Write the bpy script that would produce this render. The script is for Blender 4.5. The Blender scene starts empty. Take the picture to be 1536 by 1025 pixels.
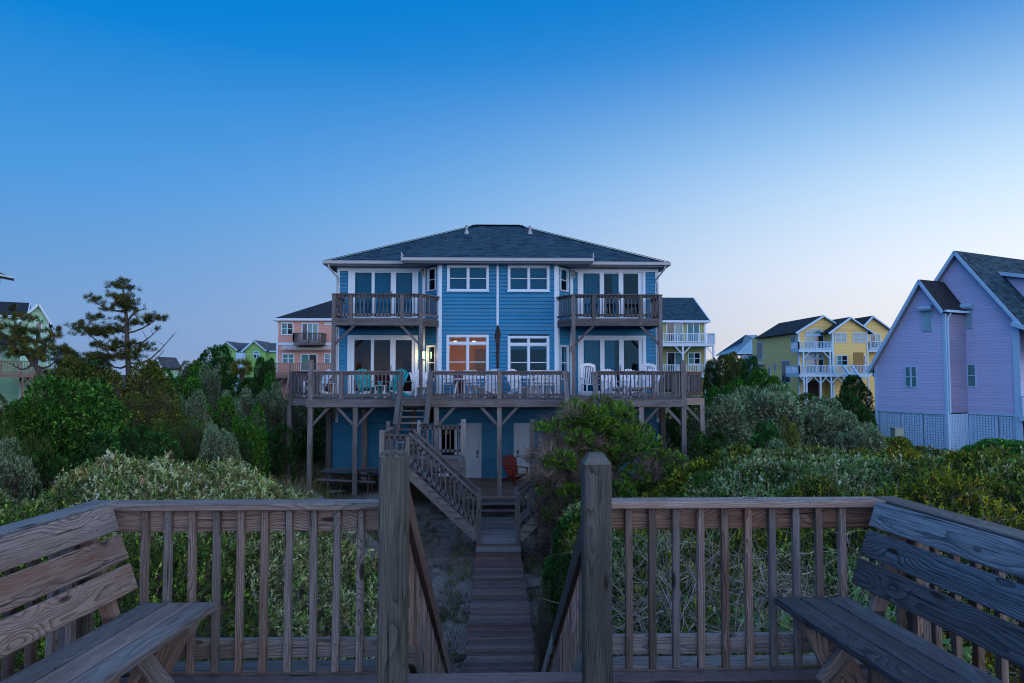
import bpy, math, random
import numpy as np
from mathutils import Vector, Matrix
R = math.radians
random.seed(7)
SC = bpy.context.scene
COL = SC.collection

# ------------------------------------------------------------------ camera
YAW, PITCH, FPX = R(1.5), math.atan(49.5 / 1024), 1024.0
cam_data = bpy.data.cameras.new("camera")
cam_data.sensor_width = 36.0
cam_data.lens = 24.0
cam_data.clip_start = 0.05
cam_data.clip_end = 9000
cam = bpy.data.objects.new("camera", cam_data)
COL.objects.link(cam)
cam.location = (0, 0, 0)
cam.rotation_euler = (R(90) + PITCH, 0, -YAW)
SC.camera = cam

# ------------------------------------------------------------------ sky
world = bpy.data.worlds.new("World")
SC.world = world
world.use_nodes = True

class NT:
    def __init__(s, nt):
        s.nt = nt
        nt.nodes.clear()
    def n(s, t, **kw):
        d = s.nt.nodes.new(t)
        for k, v in kw.items():
            setattr(d, k, v)
        return d
    def l(s, a, b):
        s.nt.links.new(a, b)
    def _set(s, inp, v):
        if hasattr(v, 'is_output') or isinstance(v, bpy.types.NodeSocket):
            s.l(v, inp)
        else:
            inp.default_value = v
    def m(s, op, a, b=None, c=None, clamp=False):
        d = s.n('ShaderNodeMath', operation=op)
        d.use_clamp = clamp
        s._set(d.inputs[0], a)
        if b is not None: s._set(d.inputs[1], b)
        if c is not None: s._set(d.inputs[2], c)
        return d.outputs[0]
    def v(s, op, a, b=None):
        d = s.n('ShaderNodeVectorMath', operation=op)
        s._set(d.inputs[0], a)
        if b is not None: s._set(d.inputs[1], b)
        return d.outputs['Value'] if op in ('DOT_PRODUCT', 'LENGTH', 'DISTANCE') else d.outputs[0]
    def sep(s, a):
        d = s.n('ShaderNodeSeparateXYZ'); s.l(a, d.inputs[0]); return d.outputs
    def comb(s, x, y, z):
        d = s.n('ShaderNodeCombineXYZ')
        for i, q in enumerate((x, y, z)): s._set(d.inputs[i], q)
        return d.outputs[0]
    def mix(s, f, a, b, blend='MIX'):
        d = s.n('ShaderNodeMix', data_type='RGBA', blend_type=blend)
        s._set(d.inputs[0], f)
        for i, q in ((6, a), (7, b)):
            if isinstance(q, tuple) and len(q) == 3: q = q + (1,)
            s._set(d.inputs[i], q)
        return d.outputs[2]
    def ramp(s, f, stops, interp='LINEAR'):
        d = s.n('ShaderNodeValToRGB')
        cr = d.color_ramp; cr.interpolation = interp
        while len(cr.elements) < len(stops): cr.elements.new(0.5)
        for e, (p, c) in zip(cr.elements, stops):
            e.position = p; e.color = tuple(c) + (1,) if len(c) == 3 else c
        s.l(f, d.inputs[0]); return d.outputs[0]
    def noise(s, vec, scale=1.0, detail=3.0, rough=0.5, dist=0.0):
        d = s.n('ShaderNodeTexNoise'); s.l(vec, d.inputs['Vector'])
        d.inputs['Scale'].default_value = scale; d.inputs['Detail'].default_value = detail
        d.inputs['Roughness'].default_value = rough; d.inputs['Distortion'].default_value = dist
        return d.outputs['Fac']

GLOW_AZ = R(50)
w = NT(world.node_tree)
tc = w.n('ShaderNodeTexCoord')
x, y, z = w.sep(w.v('NORMALIZE', tc.outputs['Generated']))
base = w.ramp(w.m('MAXIMUM', z, 0.0), [(0.0, (0.190, 0.320, 0.590)), (0.07, (0.170, 0.340, 0.640)), (0.24, (0.060, 0.310, 0.730)),
                     (0.42, (0.000, 0.225, 0.680)), (0.60, (0.000, 0.190, 0.600)), (1.0, (0.001, 0.14, 0.48))])
az = w.m('ARCTAN2', x, y)
daz = w.m('DIVIDE', w.m('SUBTRACT', az, GLOW_AZ), R(46))
el = w.m('DIVIDE', w.m('ARCSINE', z), R(20.2))
ga = w.m('EXPONENT', w.m('MULTIPLY', w.m('POWER', w.m('ABSOLUTE', daz), 2.0), -1.0))
ge = w.m('EXPONENT', w.m('MULTIPLY', w.m('POWER', w.m('ABSOLUTE', el), 3.6), -1.0))
glow = w.m('MULTIPLY', ga, ge)
gcol = w.ramp(w.m('MAXIMUM', z, 0.0), [(0.0, (1.00, 0.86, 0.78)), (0.05, (0.96, 0.91, 0.88)), (0.13, (0.95, 1.0, 1.06)), (0.3, (0.72, 0.97, 1.14))])
skyc = w.mix(glow, base, gcol)
# unseen sky behind camera and overhead, boosted and tinted as added fill light
rear = w.m('MULTIPLY', w.m('MULTIPLY', y, -1.0, clamp=True), 1.7, clamp=True)
side = w.m('MULTIPLY_ADD', x, 0.62, 0.5, clamp=True)
low = w.mix(side, (0.14, 0.50, 1.35), (4.1, 3.9, 4.3))
rc = w.mix(w.m('MULTIPLY', w.m('MAXIMUM', z, 0.0), 1.5, clamp=True), low, (0.36, 0.66, 1.32))
skyc = w.mix(rear, skyc, rc)
skyc = w.mix(w.m('MULTIPLY', w.m('SUBTRACT', z, 0.54, clamp=True), 3.0, clamp=True), skyc, (0.34, 0.62, 1.22))
bg = w.n('ShaderNodeBackground'); w.l(skyc, bg.inputs[0]); bg.inputs[1].default_value = 1.0
wo = w.n('ShaderNodeOutputWorld'); w.l(bg.outputs[0], wo.inputs[0])

# ------------------------------------------------------------------ last sunlight, very soft
sd = bpy.data.lights.new("sun", 'SUN'); sd.energy = 0.35; sd.angle = R(25); sd.color = (1.0, 0.86, 0.74)
sun = bpy.data.objects.new("sun", sd); COL.objects.link(sun)
saz, sel = R(62), R(9)
sdir = Vector((math.sin(saz) * math.cos(sel), math.cos(saz) * math.cos(sel), math.sin(sel)))
sun.rotation_euler = sdir.to_track_quat('Z', 'Y').to_euler()
sun.location = sdir * 50

SC.view_settings.view_transform = 'Standard'
SC.view_settings.look = 'None'
SC.view_settings.exposure = 0.0
SC.view_settings.gamma = 1.0
SC.render.engine = 'CYCLES'
SC.cycles.use_denoising = True
SC.cycles.denoiser = 'OPENIMAGEDENOISE'
SC.cycles.denoising_prefilter = 'FAST'
SC.cycles.filter_width = 1.1
SC.cycles.max_bounces = 6
SC.cycles.diffuse_bounces = 3
SC.cycles.glossy_bounces = 3
SC.cycles.transparent_max_bounces = 12
SC.cycles.sample_clamp_indirect = 4.0
SC.cycles.caustics_reflective = False
SC.cycles.caustics_refractive = False

# ------------------------------------------------------------------ pixel -> world
_F = Vector((math.sin(YAW) * math.cos(PITCH), math.cos(YAW) * math.cos(PITCH), math.sin(PITCH)))
_Rt = Vector((math.cos(YAW), -math.sin(YAW), 0))
_U = _Rt.cross(_F)
def ray(px, py):
    return _F + _Rt * ((px - 768) / FPX) - _U * ((py - 512.5) / FPX)
def at(px, py, Y):
    d = ray(px, py); return d * (Y / d.y)
def X(px, Y, py=562): return at(px, py, Y).x
def Z(py, Y, px=746): return at(px, py, Y).z

# ------------------------------------------------------------------ tagging
def tag(o, label=None, cat=None, group=None, kind=None):
    if label: o['label'] = label
    if cat: o['category'] = cat
    if group: o['group'] = group
    if kind: o['kind'] = kind
    return o
def empty(name, loc=(0, 0, 0), rz=0.0, label=None, cat=None, group=None, parent=None):
    o = bpy.data.objects.new(name, None); COL.objects.link(o)
    o.empty_display_size = 0.2
    o.location = loc; o.rotation_euler = (0, 0, rz)
    if parent: o.parent = parent
    return tag(o, label, cat, group)
def kids(o): return [c for c in bpy.data.objects if c.parent is o]
def copy_tree(o, parent=None, _all=None):
    c = o.copy(); COL.objects.link(c); c.parent = parent
    for ch in list(o.children): copy_tree(ch, c)
    return c

# ------------------------------------------------------------------ mesh builder
class Fr:
    """wall frame: u along the wall, n out of it, z up"""
    def __init__(s, ox, oy, ang=0.0):
        s.o = Vector((ox, oy, 0)); s.u = Vector((math.cos(ang), math.sin(ang), 0)); s.n = Vector((math.sin(ang), -math.cos(ang), 0))
    def P(s, u, n, z): return s.o + s.u * u + s.n * n + Vector((0, 0, z))
    def inv(s, p): d = Vector((p[0], p[1], 0)) - s.o; return d.dot(s.u), d.dot(s.n)

class MB:
    def __init__(s, off=(0, 0, 0)):
        s.v = []; s.f = []; s.g = []; s.mi = []; s.off = Vector(off); s.cur = 0
    def add(s, pts, faces, gc=None):
        b = len(s.v)
        s.v += [Vector(p) - s.off for p in pts]
        s.g += gc if gc else [tuple(p) for p in pts]
        for f in faces:
            s.f.append(tuple(b + i for i in f)); s.mi.append(s.cur)
    def quad(s, a, b, c, d, gc=None): s.add([a, b, c, d], [(0, 1, 2, 3)], gc)
    def hexa(s, P, gc=None):   # 0-3 bottom ccw, 4-7 top
        s.add(P, [(0, 3, 2, 1), (4, 5, 6, 7), (0, 1, 5, 4), (1, 2, 6, 5), (2, 3, 7, 6), (3, 0, 4, 7)], gc)
    def box(s, x0, x1, y0, y1, z0, z1):
        s.hexa([Vector(p) for p in ((x0, y0, z0), (x1, y0, z0), (x1, y1, z0), (x0, y1, z0), (x0, y0, z1), (x1, y0, z1), (x1, y1, z1), (x0, y1, z1))])
    def fbox(s, F, u0, u1, n0, n1, z0, z1):
        s.hexa([F.P(u0, n1, z0), F.P(u1, n1, z0), F.P(u1, n0, z0), F.P(u0, n0, z0), F.P(u0, n1, z1), F.P(u1, n1, z1), F.P(u1, n0, z1), F.P(u0, n0, z1)])
    def bar(s, p0, p1, wd, th, up=(0, 0, 1), ch=0.0, cut0=None, cut1=None):
        """board from p0 to p1, wd across, th along 'up'; carries grain coordinates. cut: end-plane shift vectors"""
        p0 = Vector(p0); p1 = Vector(p1); a = p1 - p0; L = a.length; a.normalize()
        up = Vector(up); side = a.cross(up)
        if side.length < 1e-4: side = a.cross(Vector((0, 1, 0)))
        side.normalize(); up = side.cross(a).normalized()
        hw, ht = wd / 2, th / 2
        if ch > 0: prof = [(-hw + ch, -ht), (hw - ch, -ht), (hw, -ht + ch), (hw, ht - ch), (hw - ch, ht), (-hw + ch, ht), (-hw, ht - ch), (-hw, -ht + ch)]
        else: prof = [(-hw, -ht), (hw, -ht), (hw, ht), (-hw, ht)]
        k = len(prof)
        o = (random.uniform(0, 60), random.uniform(-.06, .06), float(random.randint(1, 900)))
        pts = []; gc = []
        wide = wd >= th
        for e, (p, uu) in enumerate(((p0, 0), (p1, L))):
            cut = (cut0, cut1)[e]
            for (q, r) in prof:
                P = p + side * q + up * r
                du = 0
                if cut: du = q * cut[0] + r * cut[1]; P = P + a * du
                pts.append(P)
                v_, w_ = (q, r) if wide else (r, q)
                gc.append((uu + du + o[0], v_ + o[1], w_ + o[2]))
        faces = [tuple(reversed(range(k))), tuple(range(k, 2 * k))]
        for i in range(k):
            j = (i + 1) % k; faces.append((i, j, k + j, k + i))
        s.add(pts, faces, gc)
    def tube(s, pts, rad, seg=7, cap=True):
        rings = []; n = len(pts); P = [Vector(p) for p in pts]
        allp = []; prev = None
        for i, p in enumerate(P):
            d = (P[min(i + 1, n - 1)] - P[max(i - 1, 0)]).normalized()
            ref = prev if prev is not None else (Vector((0, 0, 1)) if abs(d.z) < .9 else Vector((1, 0, 0)))
            sx = d.cross(ref).normalized(); sy = sx.cross(d).normalized(); prev = sy
            r = rad[i] if hasattr(rad, '__len__') else rad
            for k in range(seg):
                t = 2 * math.pi * k / seg
                allp.append(p + sx * math.cos(t) * r + sy * math.sin(t) * r)
        f = []
        for i in range(n - 1):
            for k in range(seg):
                j = (k + 1) % seg
                f.append((i * seg + k, i * seg + j, (i + 1) * seg + j, (i + 1) * seg + k))
        if cap:
            f.append(tuple(reversed(range(seg)))); f.append(tuple(range((n - 1) * seg, n * seg)))
        s.add(allp, f)
    def prism(s, poly, ext):
        ext = Vector(ext); n = len(poly); P = [Vector(p) for p in poly] + [Vector(p) + ext for p in poly]
        f = [tuple(range(n)), tuple(reversed(range(n, 2 * n)))]
        for i in range(n):
            j = (i + 1) % n; f.append((i, n + i, n + j, j))
        s.add(P, f)
    def sheet(s, poly, th, gu=None):
        """roof plane: polygon thickened downwards, grain coords = (along eave, up slope)"""
        P = [Vector(p) for p in poly]
        e = (P[1] - P[0]).normalized(); nn = (P[1] - P[0]).cross(P[2] - P[0]).normalized()
        if nn.z < 0: nn = -nn
        up = nn.cross(e).normalized()
        if up.z < 0: up = -up
        g = [((p - P[0]).dot(e) + P[0].x, (p - P[0]).dot(up), 0) for p in P]
        D = Vector((0, 0, -th)); n = len(P)
        f = [tuple(range(n)), tuple(reversed(range(n, 2 * n)))]
        for i in range(n):
            j = (i + 1) % n; f.append((i, n + i, n + j, j))
        s.add(P + [p + D for p in P], f, g + g)
    def build(s, name, mat, parent=None, smooth=False):
        me = bpy.data.meshes.new(name)
        me.from_pydata([tuple(p) for p in s.v], [], s.f)
        at_ = me.attributes.new('gc', 'FLOAT_VECTOR', 'POINT')
        at_.data.foreach_set('vector', np.array(s.g, dtype=np.float32).ravel())
        mats = mat if isinstance(mat, (list, tuple)) else [mat]
        for m in mats: me.materials.append(m)
        if len(mats) > 1: me.polygons.foreach_set('material_index', s.mi)
        if smooth: me.polygons.foreach_set('use_smooth', [True] * len(s.f))
        import bmesh
        bm = bmesh.new(); bm.from_mesh(me); bmesh.ops.recalc_face_normals(bm, faces=bm.faces); bm.to_mesh(me); bm.free()
        me.update()
        o = bpy.data.objects.new(name, me); COL.objects.link(o)
        if parent:
            o.parent = parent
            if s.off.length == 0:
                w = Vector((0, 0, 0)); p = parent; M = Matrix.Identity(4)
                chain = []
                while p: chain.append(p); p = p.parent
                for p in reversed(chain): M = M @ p.matrix_basis
                o.matrix_basis = M.inverted()
        elif s.off.length: o.location = s.off
        return o

def npmesh(name, V, k, C, mat, parent=None):
    """V: (N*k,3) verts of N k-gons, C: (N*k,3) colours"""
    n = len(V) // k; C = np.minimum(C, np.array([.40, .44, .30]))
    me = bpy.data.meshes.new(name)
    me.vertices.add(n * k); me.vertices.foreach_set('co', V.astype(np.float32).ravel())
    me.loops.add(n * k); me.loops.foreach_set('vertex_index', np.arange(n * k, dtype=np.int32))
    me.polygons.add(n); me.polygons.foreach_set('loop_start', np.arange(0, n * k, k, dtype=np.int32))
    a = me.attributes.new('Col', 'FLOAT_COLOR', 'POINT')
    a.data.foreach_set('color', np.concatenate([C, np.ones((len(C), 1))], 1).astype(np.float32).ravel())
    me.materials.append(mat); me.update(calc_edges=True)
    o = bpy.data.objects.new(name, me); COL.objects.link(o)
    if parent: o.parent = parent
    return o
# ------------------------------------------------------------------ materials
def newmat(name):
    m = bpy.data.materials.new(name); m.use_nodes = True
    return m, NT(m.node_tree)
def finish(t, col, rough=.6, spec=.3, bump=None, bstr=.3, bdist=.01, metal=0.0, coat=0.0):
    p = t.n('ShaderNodeBsdfPrincipled')
    if isinstance(col, tuple) and len(col) == 3: col = col + (1,)
    t._set(p.inputs['Base Color'], col); t._set(p.inputs['Roughness'], rough)
    p.inputs['Specular IOR Level'].default_value = spec; p.inputs['Metallic'].default_value = metal
    if bump is not None:
        b = t.n('ShaderNodeBump'); b.inputs['Strength'].default_value = bstr; b.inputs['Distance'].default_value = bdist
        t.l(bump, b.inputs['Height']); t.l(b.outputs[0], p.inputs['Normal'])
    o = t.n('ShaderNodeOutputMaterial'); t.l(p.outputs[0], o.inputs[0]); return p

def wood(name, light, dark, tint, rfreq=120.0, contrast=1.0, knots=True, bs=.5):
    m, t = newmat(name)
    a = t.n('ShaderNodeAttribute', attribute_name='gc')
    u, v, w_ = t.sep(a.outputs['Vector'])
    bid = t.m('FLOOR', t.m('ADD', w_, .5)); wl = t.m('SUBTRACT', w_, bid)
    rn = t.n('ShaderNodeTexWhiteNoise', noise_dimensions='1D'); t.l(bid, rn.inputs['W'])
    sc = t.n('ShaderNodeSeparateColor'); t.l(rn.outputs['Color'], sc.inputs[0]); r1, r2, r3 = sc.outputs[0], sc.outputs[1], sc.outputs[2]
    sd_ = t.m('MULTIPLY', bid, 3.71)
    nz = t.noise(t.comb(t.m('MULTIPLY', u, .55), t.m('MULTIPLY', v, 3.4), sd_), 1.0, 2.0, .5)
    nz2 = t.noise(t.comb(t.m('MULTIPLY', u, 3.5), t.m('MULTIPLY', v, 13.0), sd_), 1.0, 2.0, .5)
    depth = t.m('ADD', t.m('MULTIPLY', wl, 1.3), t.m('MULTIPLY_ADD', r1, .06, .012))
    r = t.m('SQRT', t.m('ADD', t.m('MULTIPLY', v, v), t.m('MULTIPLY', depth, depth)))
    r = t.m('ADD', r, t.m('MULTIPLY', t.m('SUBTRACT', nz, .5), t.m('MULTIPLY_ADD', r2, .16, .05)))
    r = t.m('ADD', r, t.m('MULTIPLY', t.m('SUBTRACT', nz2, .5), .020))
    kd = None
    if knots:
        vo = t.n('ShaderNodeTexVoronoi', feature='F1'); vo.inputs['Scale'].default_value = 1.0
        t.l(t.comb(t.m('MULTIPLY', u, 2.1), t.m('MULTIPLY', v, 7.5), t.m('MULTIPLY', bid, 5.37)), vo.inputs['Vector'])
        kd = vo.outputs['Distance']
        r = t.m('ADD', r, t.m('MULTIPLY', t.m('EXPONENT', t.m('MULTIPLY', t.m('MULTIPLY', kd, kd), -9.0)), .040))
    fr_ = t.m('FRACT', t.m('MULTIPLY', r, t.m('MULTIPLY_ADD', r3, rfreq * .6, rfreq * .6)))
    vary = t.noise(t.comb(t.m('MULTIPLY', u, .6), t.m('MULTIPLY', v, 9.0), t.m('ADD', sd_, 7.0)), 1.0, 3.0, .6)
    ring = t.m('MULTIPLY', t.m('POWER', fr_, 3.0), t.m('MULTIPLY', t.m('SUBTRACT', vary, .22, clamp=True), 2.6, clamp=True))
    fine = t.noise(t.comb(t.m('MULTIPLY', u, 5.0), t.m('MULTIPLY', v, 240.0), t.m('ADD', t.m('MULTIPLY', wl, 240.0), sd_)), 1.0, 3.0, .65)
    big = t.noise(t.comb(t.m('MULTIPLY', u, 1.1), t.m('MULTIPLY', v, 7.0), t.m('ADD', sd_, 3.0)), 1.0, 5.0, .65)
    c = t.mix(t.m('MULTIPLY', ring, 1.0 * contrast, clamp=True), light, dark)
    c = t.mix(t.m('MULTIPLY', t.m('SUBTRACT', fine, .42, clamp=True), 2.6 * contrast, clamp=True), c, dark)
    tf = t.m('MULTIPLY', t.m('SUBTRACT', big, .46, clamp=True), 5.0, clamp=True)
    c = t.mix(t.m('MULTIPLY', tf, .8), c, t.mix(ring, tint, tuple(q * .35 for q in tint)))
    hsv = t.n('ShaderNodeHueSaturation'); t.l(c, hsv.inputs['Color'])
    t.l(t.m('MULTIPLY_ADD', r2, .75, .60), hsv.inputs['Value'])
    t.l(t.m('MULTIPLY_ADD', r1, .7, .6), hsv.inputs['Saturation'])
    c = hsv.outputs[0]
    # worn bright edges and grime in the board ends
    h = t.m('ADD', t.m('MULTIPLY', ring, -.8), t.m('MULTIPLY', fine, .8))
    if knots:
        kf = t.m('SUBTRACT', 1.0, t.m('MULTIPLY', t.m('SUBTRACT', kd, .075, clamp=True), 16.0, clamp=True))
        c = t.mix(t.m('MULTIPLY', kf, .9), c, (.016, .010, .008))
        h = t.m('SUBTRACT', h, t.m('MULTIPLY', kf, 1.2))
    ck = t.noise(t.comb(t.m('MULTIPLY', u, 1.9), t.m('MULTIPLY', v, 85.0), t.m('ADD', sd_, 11.0)), 1.0, 1.0, .4)
    cf = t.m('MULTIPLY', t.m('SUBTRACT', ck, .68, clamp=True), 16.0, clamp=True)
    c = t.mix(t.m('MULTIPLY', cf, .9), c, (.008, .007, .007))
    h = t.m('SUBTRACT', h, cf)
    finish(t, c, .75, .25, h, bs, .004)
    return m

def siding(name, col, pitch=.16, zoff=0.0, var=.10):
    m, t = newmat(name)
    g = t.n('ShaderNodeNewGeometry'); x, y, z = t.sep(g.outputs['Position'])
    f = t.m('FRACT', t.m('DIVIDE', t.m('ADD', z, 100.0 + zoff), pitch))
    nz = t.noise(g.outputs['Position'], .8, 4, .6)
    brd = t.n('ShaderNodeTexWhiteNoise', noise_dimensions='2D')
    t.l(t.comb(t.m('FLOOR', t.m('DIVIDE', t.m('ADD', z, 100.0 + zoff), pitch)), t.m('FLOOR', t.m('MULTIPLY', t.m('ADD', x, y), .25)), 0.0), brd.inputs['Vector'])
    k = t.m('ADD', t.m('MULTIPLY', nz, var), t.m('MULTIPLY', brd.outputs['Value'], var * .7))
    c = t.mix(k, col, tuple(q * .45 for q in col))
    line = t.m('MULTIPLY', t.m('SUBTRACT', f, .88, clamp=True), 8.0, clamp=True)
    c = t.mix(t.m('MULTIPLY', line, .8), c, tuple(q * .35 for q in col))
    finish(t, c, .6, .3, t.m('SUBTRACT', 1.0, f), 1.0, .016)
    return m
def paint(name, col, rough=.5, var=.15, scale=3.0, spec=.3):
    m, t = newmat(name)
    g = t.n('ShaderNodeNewGeometry')
    nz = t.noise(g.outputs['Position'], scale, 4, .65)
    c = t.mix(t.m('MULTIPLY', nz, var), col, tuple(q * .4 for q in col))
    finish(t, c, rough, spec)
    return m
def shingle(name, a_, b_, metal=False):
    m, t = newmat(name)
    a = t.n('ShaderNodeAttribute', attribute_name='gc')
    if metal:
        u, v, _ = t.sep(a.outputs['Vector'])
        f = t.m('FRACT', t.m('MULTIPLY', u, 2.4)); ridge = t.m('GREATER_THAN', f, .86)
        finish(t, t.mix(ridge, a_, b_), .35, .5, ridge, 1.0, .03); return m
    br = t.n('ShaderNodeTexBrick'); t.l(a.outputs['Vector'], br.inputs['Vector'])
    br.inputs['Scale'].default_value = 1.0; br.inputs['Brick Width'].default_value = .33; br.inputs['Row Height'].default_value = .145
    br.inputs['Mortar Size'].default_value = .008; br.offset = .37
    br.inputs['Color1'].default_value = a_ + (1,); br.inputs['Color2'].default_value = b_ + (1,); br.inputs['Mortar'].default_value = tuple(q * .3 for q in a_) + (1,)
    nz = t.noise(a.outputs['Vector'], 5.0, 5, .7)
    nf = t.noise(a.outputs['Vector'], 60.0, 2, .7)
    c = t.mix(t.m('MULTIPLY', t.m('SUBTRACT', nz, .45, clamp=True), 1.6, clamp=True), br.outputs['Color'], b_)
    c = t.mix(t.m('MULTIPLY', nf, .4), c, tuple(q * .3 for q in a_))
    u, v, _ = t.sep(a.outputs['Vector'])
    f = t.m('FRACT', t.m('DIVIDE', v, .145))
    finish(t, c, .85, .2, t.m('SUBTRACT', 1.0, f), .8, .01)
    return m
def glassmat(name, tint, gloss=.55, body=0.0):
    # gloss keeps the mirror share low: insect screens and tinted panes
    pass
    m, t = newmat(name)
    fr = t.n('ShaderNodeFresnel'); fr.inputs['IOR'].default_value = 1.5
    gl = t.n('ShaderNodeBsdfGlossy'); gl.inputs['Roughness'].default_value = .03; gl.inputs['Color'].default_value = (.16, .40, .58, 1)
    g = t.n('ShaderNodeNewGeometry')
    b = t.n('ShaderNodeBump'); b.inputs['Strength'].default_value = .05; b.inputs['Distance'].default_value = .02
    t.l(t.noise(g.outputs['Position'], .9, 1, .5), b.inputs['Height']); t.l(b.outputs[0], gl.inputs['Normal'])
    tr = t.n('ShaderNodeBsdfTransparent'); tr.inputs[0].default_value = tint + (1,)
    mx = t.n('ShaderNodeMixShader')
    t.l(t.m('ADD', t.m('MULTIPLY', fr.outputs[0], gloss), .012, clamp=True), mx.inputs[0]); t.l(tr.outputs[0], mx.inputs[1]); t.l(gl.outputs[0], mx.inputs[2])
    o = t.n('ShaderNodeOutputMaterial'); t.l(mx.outputs[0], o.inputs[0]); return m
def emit(name, col, st):
    m, t = newmat(name); e = t.n('ShaderNodeEmission'); e.inputs[0].default_value = col + (1,); e.inputs[1].default_value = st
    o = t.n('ShaderNodeOutputMaterial'); t.l(e.outputs[0], o.inputs[0]); return m
def leafmat(name, trans=.3, rough=.6, gain=1.55, spec=.08):
    m, t = newmat(name)
    a = t.n('ShaderNodeAttribute', attribute_name='Col')
    oi = t.n('ShaderNodeObjectInfo')
    h = t.n('ShaderNodeHueSaturation'); t.l(a.outputs['Color'], h.inputs['Color'])
    t.l(t.m('ADD', t.m('MULTIPLY', oi.outputs['Random'], .35), .82 * gain), h.inputs['Value'])
    t.l(t.m('ADD', t.m('MULTIPLY', oi.outputs['Random'], .03), .485), h.inputs['Hue'])
    p = t.n('ShaderNodeBsdfPrincipled'); t.l(h.outputs[0], p.inputs['Base Color']); p.inputs['Roughness'].default_value = rough
    p.inputs['Specular IOR Level'].default_value = spec
    tl = t.n('ShaderNodeBsdfTranslucent'); t.l(t.mix(.4, h.outputs[0], (.10, .16, .02)), tl.inputs[0])
    mx = t.n('ShaderNodeMixShader'); mx.inputs[0].default_value = trans
    t.l(p.outputs[0], mx.inputs[1]); t.l(tl.outputs[0], mx.inputs[2])
    o = t.n('ShaderNodeOutputMaterial'); t.l(mx.outputs[0], o.inputs[0]); return m

M = {}
M['deckwood'] = wood('weathered_decking', (.330, .265, .230), (.040, .026, .022), (.190, .105, .070), 125, 1.0)
M['greywood'] = wood('weathered_grey_wood', (.250, .235, .225), (.038, .032, .030), (.130, .105, .088), 135, 1.0)
M['postwood'] = wood('treated_post_wood', (.150, .158, .140), (.026, .025, .021), (.070, .075, .060), 130, 1.1)
M['farwood'] = wood('far_deck_wood', (.155, .155, .160), (.042, .038, .040), (.105, .080, .070), 100, .8, True, .2)
M['lightwood'] = wood('paler_deck_wood', (.30, .24, .20), (.17, .12, .095), (.24, .17, .13), 90, .7, True, .2)
M['darkwood'] = wood('dark_blue_grey_wood', (.120, .135, .150), (.014, .016, .020), (.062, .058, .066), 100, 1.2)  # darker blue-grey boards for the right bench
M['redwood'] = wood('reddish_walk_boards', (.150, .098, .088), (.030, .016, .014), (.110, .048, .038), 110, 1.1, True, .4)
def lapmat(name, col):
    m, t = newmat(name); g = t.n('ShaderNodeNewGeometry'); P = g.outputs['Position']; x, y, z = t.sep(P)
    row = t.m('FLOOR', t.m('DIVIDE', t.m('ADD', z, 50.40 + 1.86), .14))
    xs = t.m('ADD', t.m('DIVIDE', t.m('ADD', x, y), 3.6), t.m('MULTIPLY', row, .37)); wn = t.n('ShaderNodeTexWhiteNoise', noise_dimensions='2D'); t.l(t.comb(row, t.m('FLOOR', xs), 0.0), wn.inputs['Vector'])
    fade = t.noise(P, .35, 4, .6); stain = t.noise(t.comb(t.m('MULTIPLY', x, 5.0), t.m('MULTIPLY', y, 5.0), t.m('MULTIPLY', z, .8)), 1.0, 4, .7)
    c = t.mix(t.m('MULTIPLY', t.m('SUBTRACT', fade, .35, clamp=True), 1.8, clamp=True), col, tuple(q * .62 for q in col))
    c = t.mix(t.m('MULTIPLY', wn.outputs['Value'], .28), c, (.10, .26, .40))
    c = t.mix(t.m('MULTIPLY', t.m('SUBTRACT', stain, .55, clamp=True), 1.6, clamp=True), c, (.06, .15, .24))
    jt = t.m('LESS_THAN', t.m('FRACT', xs), .0022); c = t.mix(t.m('MULTIPLY', jt, .7), c, (.005, .04, .09))
    finish(t, c, .6, .25); return m
M['bluewall'] = lapmat('blue_lap_siding', (.014, .215, .405))
M['white'] = paint('white_trim_paint', (.60, .74, .84), .45, .12, 2.0)
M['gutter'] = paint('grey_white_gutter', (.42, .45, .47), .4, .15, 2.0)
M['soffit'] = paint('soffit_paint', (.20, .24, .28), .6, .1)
M['shingle'] = shingle('dark_blue_grey_shingles', (.003, .016, .030), (.040, .105, .145))
M['shingle2'] = shingle('charcoal_shingles', (.014, .018, .024), (.035, .042, .055))
M['metalroof'] = shingle('pale_blue_metal_roof', (.20, .33, .42), (.30, .42, .50), True)
M['glass'] = glassmat('window_glass', (.04, .50, .66), .55)
M['glassclear'] = glassmat('clear_glass', (.80, .70, .62), .40)
M['blind'] = paint('teal_grey_blind', (.10, .34, .42), .8, .1)
M['curtain'] = paint('pale_teal_curtain', (.12, .34, .40), .8, .1)
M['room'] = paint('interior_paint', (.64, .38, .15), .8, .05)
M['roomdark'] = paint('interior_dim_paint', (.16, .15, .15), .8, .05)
M['floor'] = paint('interior_floor', (.22, .13, .08), .5, .1)
M['door'] = paint('white_door_paint', (.46, .60, .70), .45, .1)
M['metal'] = paint('dark_metal', (.05, .05, .055), .4, .1)
M['vent'] = paint('vent_pipe_metal', (.35, .37, .40), .4, .1)
M['teal'] = paint('teal_plastic', (.010, .330, .340), .45, .1)
M['whitepl'] = paint('white_plastic', (.70, .73, .78), .45, .08)
M['redpaint'] = paint('red_stained_wood', (.210, .028, .020), .5, .3, 8)
M['maroon'] = paint('maroon_fabric', (.090, .030, .050), .8, .2)
M['navy'] = paint('navy_umbrella_fabric', (.020, .022, .045), .8, .4, 6)
M['lampglass'] = emit('lit_lamp_glass', (1.0, .62, .22), 14.0)
M['bulb'] = emit('lit_ceiling_fixture', (1.0, .70, .38), 7.0)
M['leaf'] = leafmat('leaves')
M['needle'] = leafmat('needles', .12, .7)
M['bark'] = paint('grey_brown_bark', (.090, .075, .062), .9, .6, 12)
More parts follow.
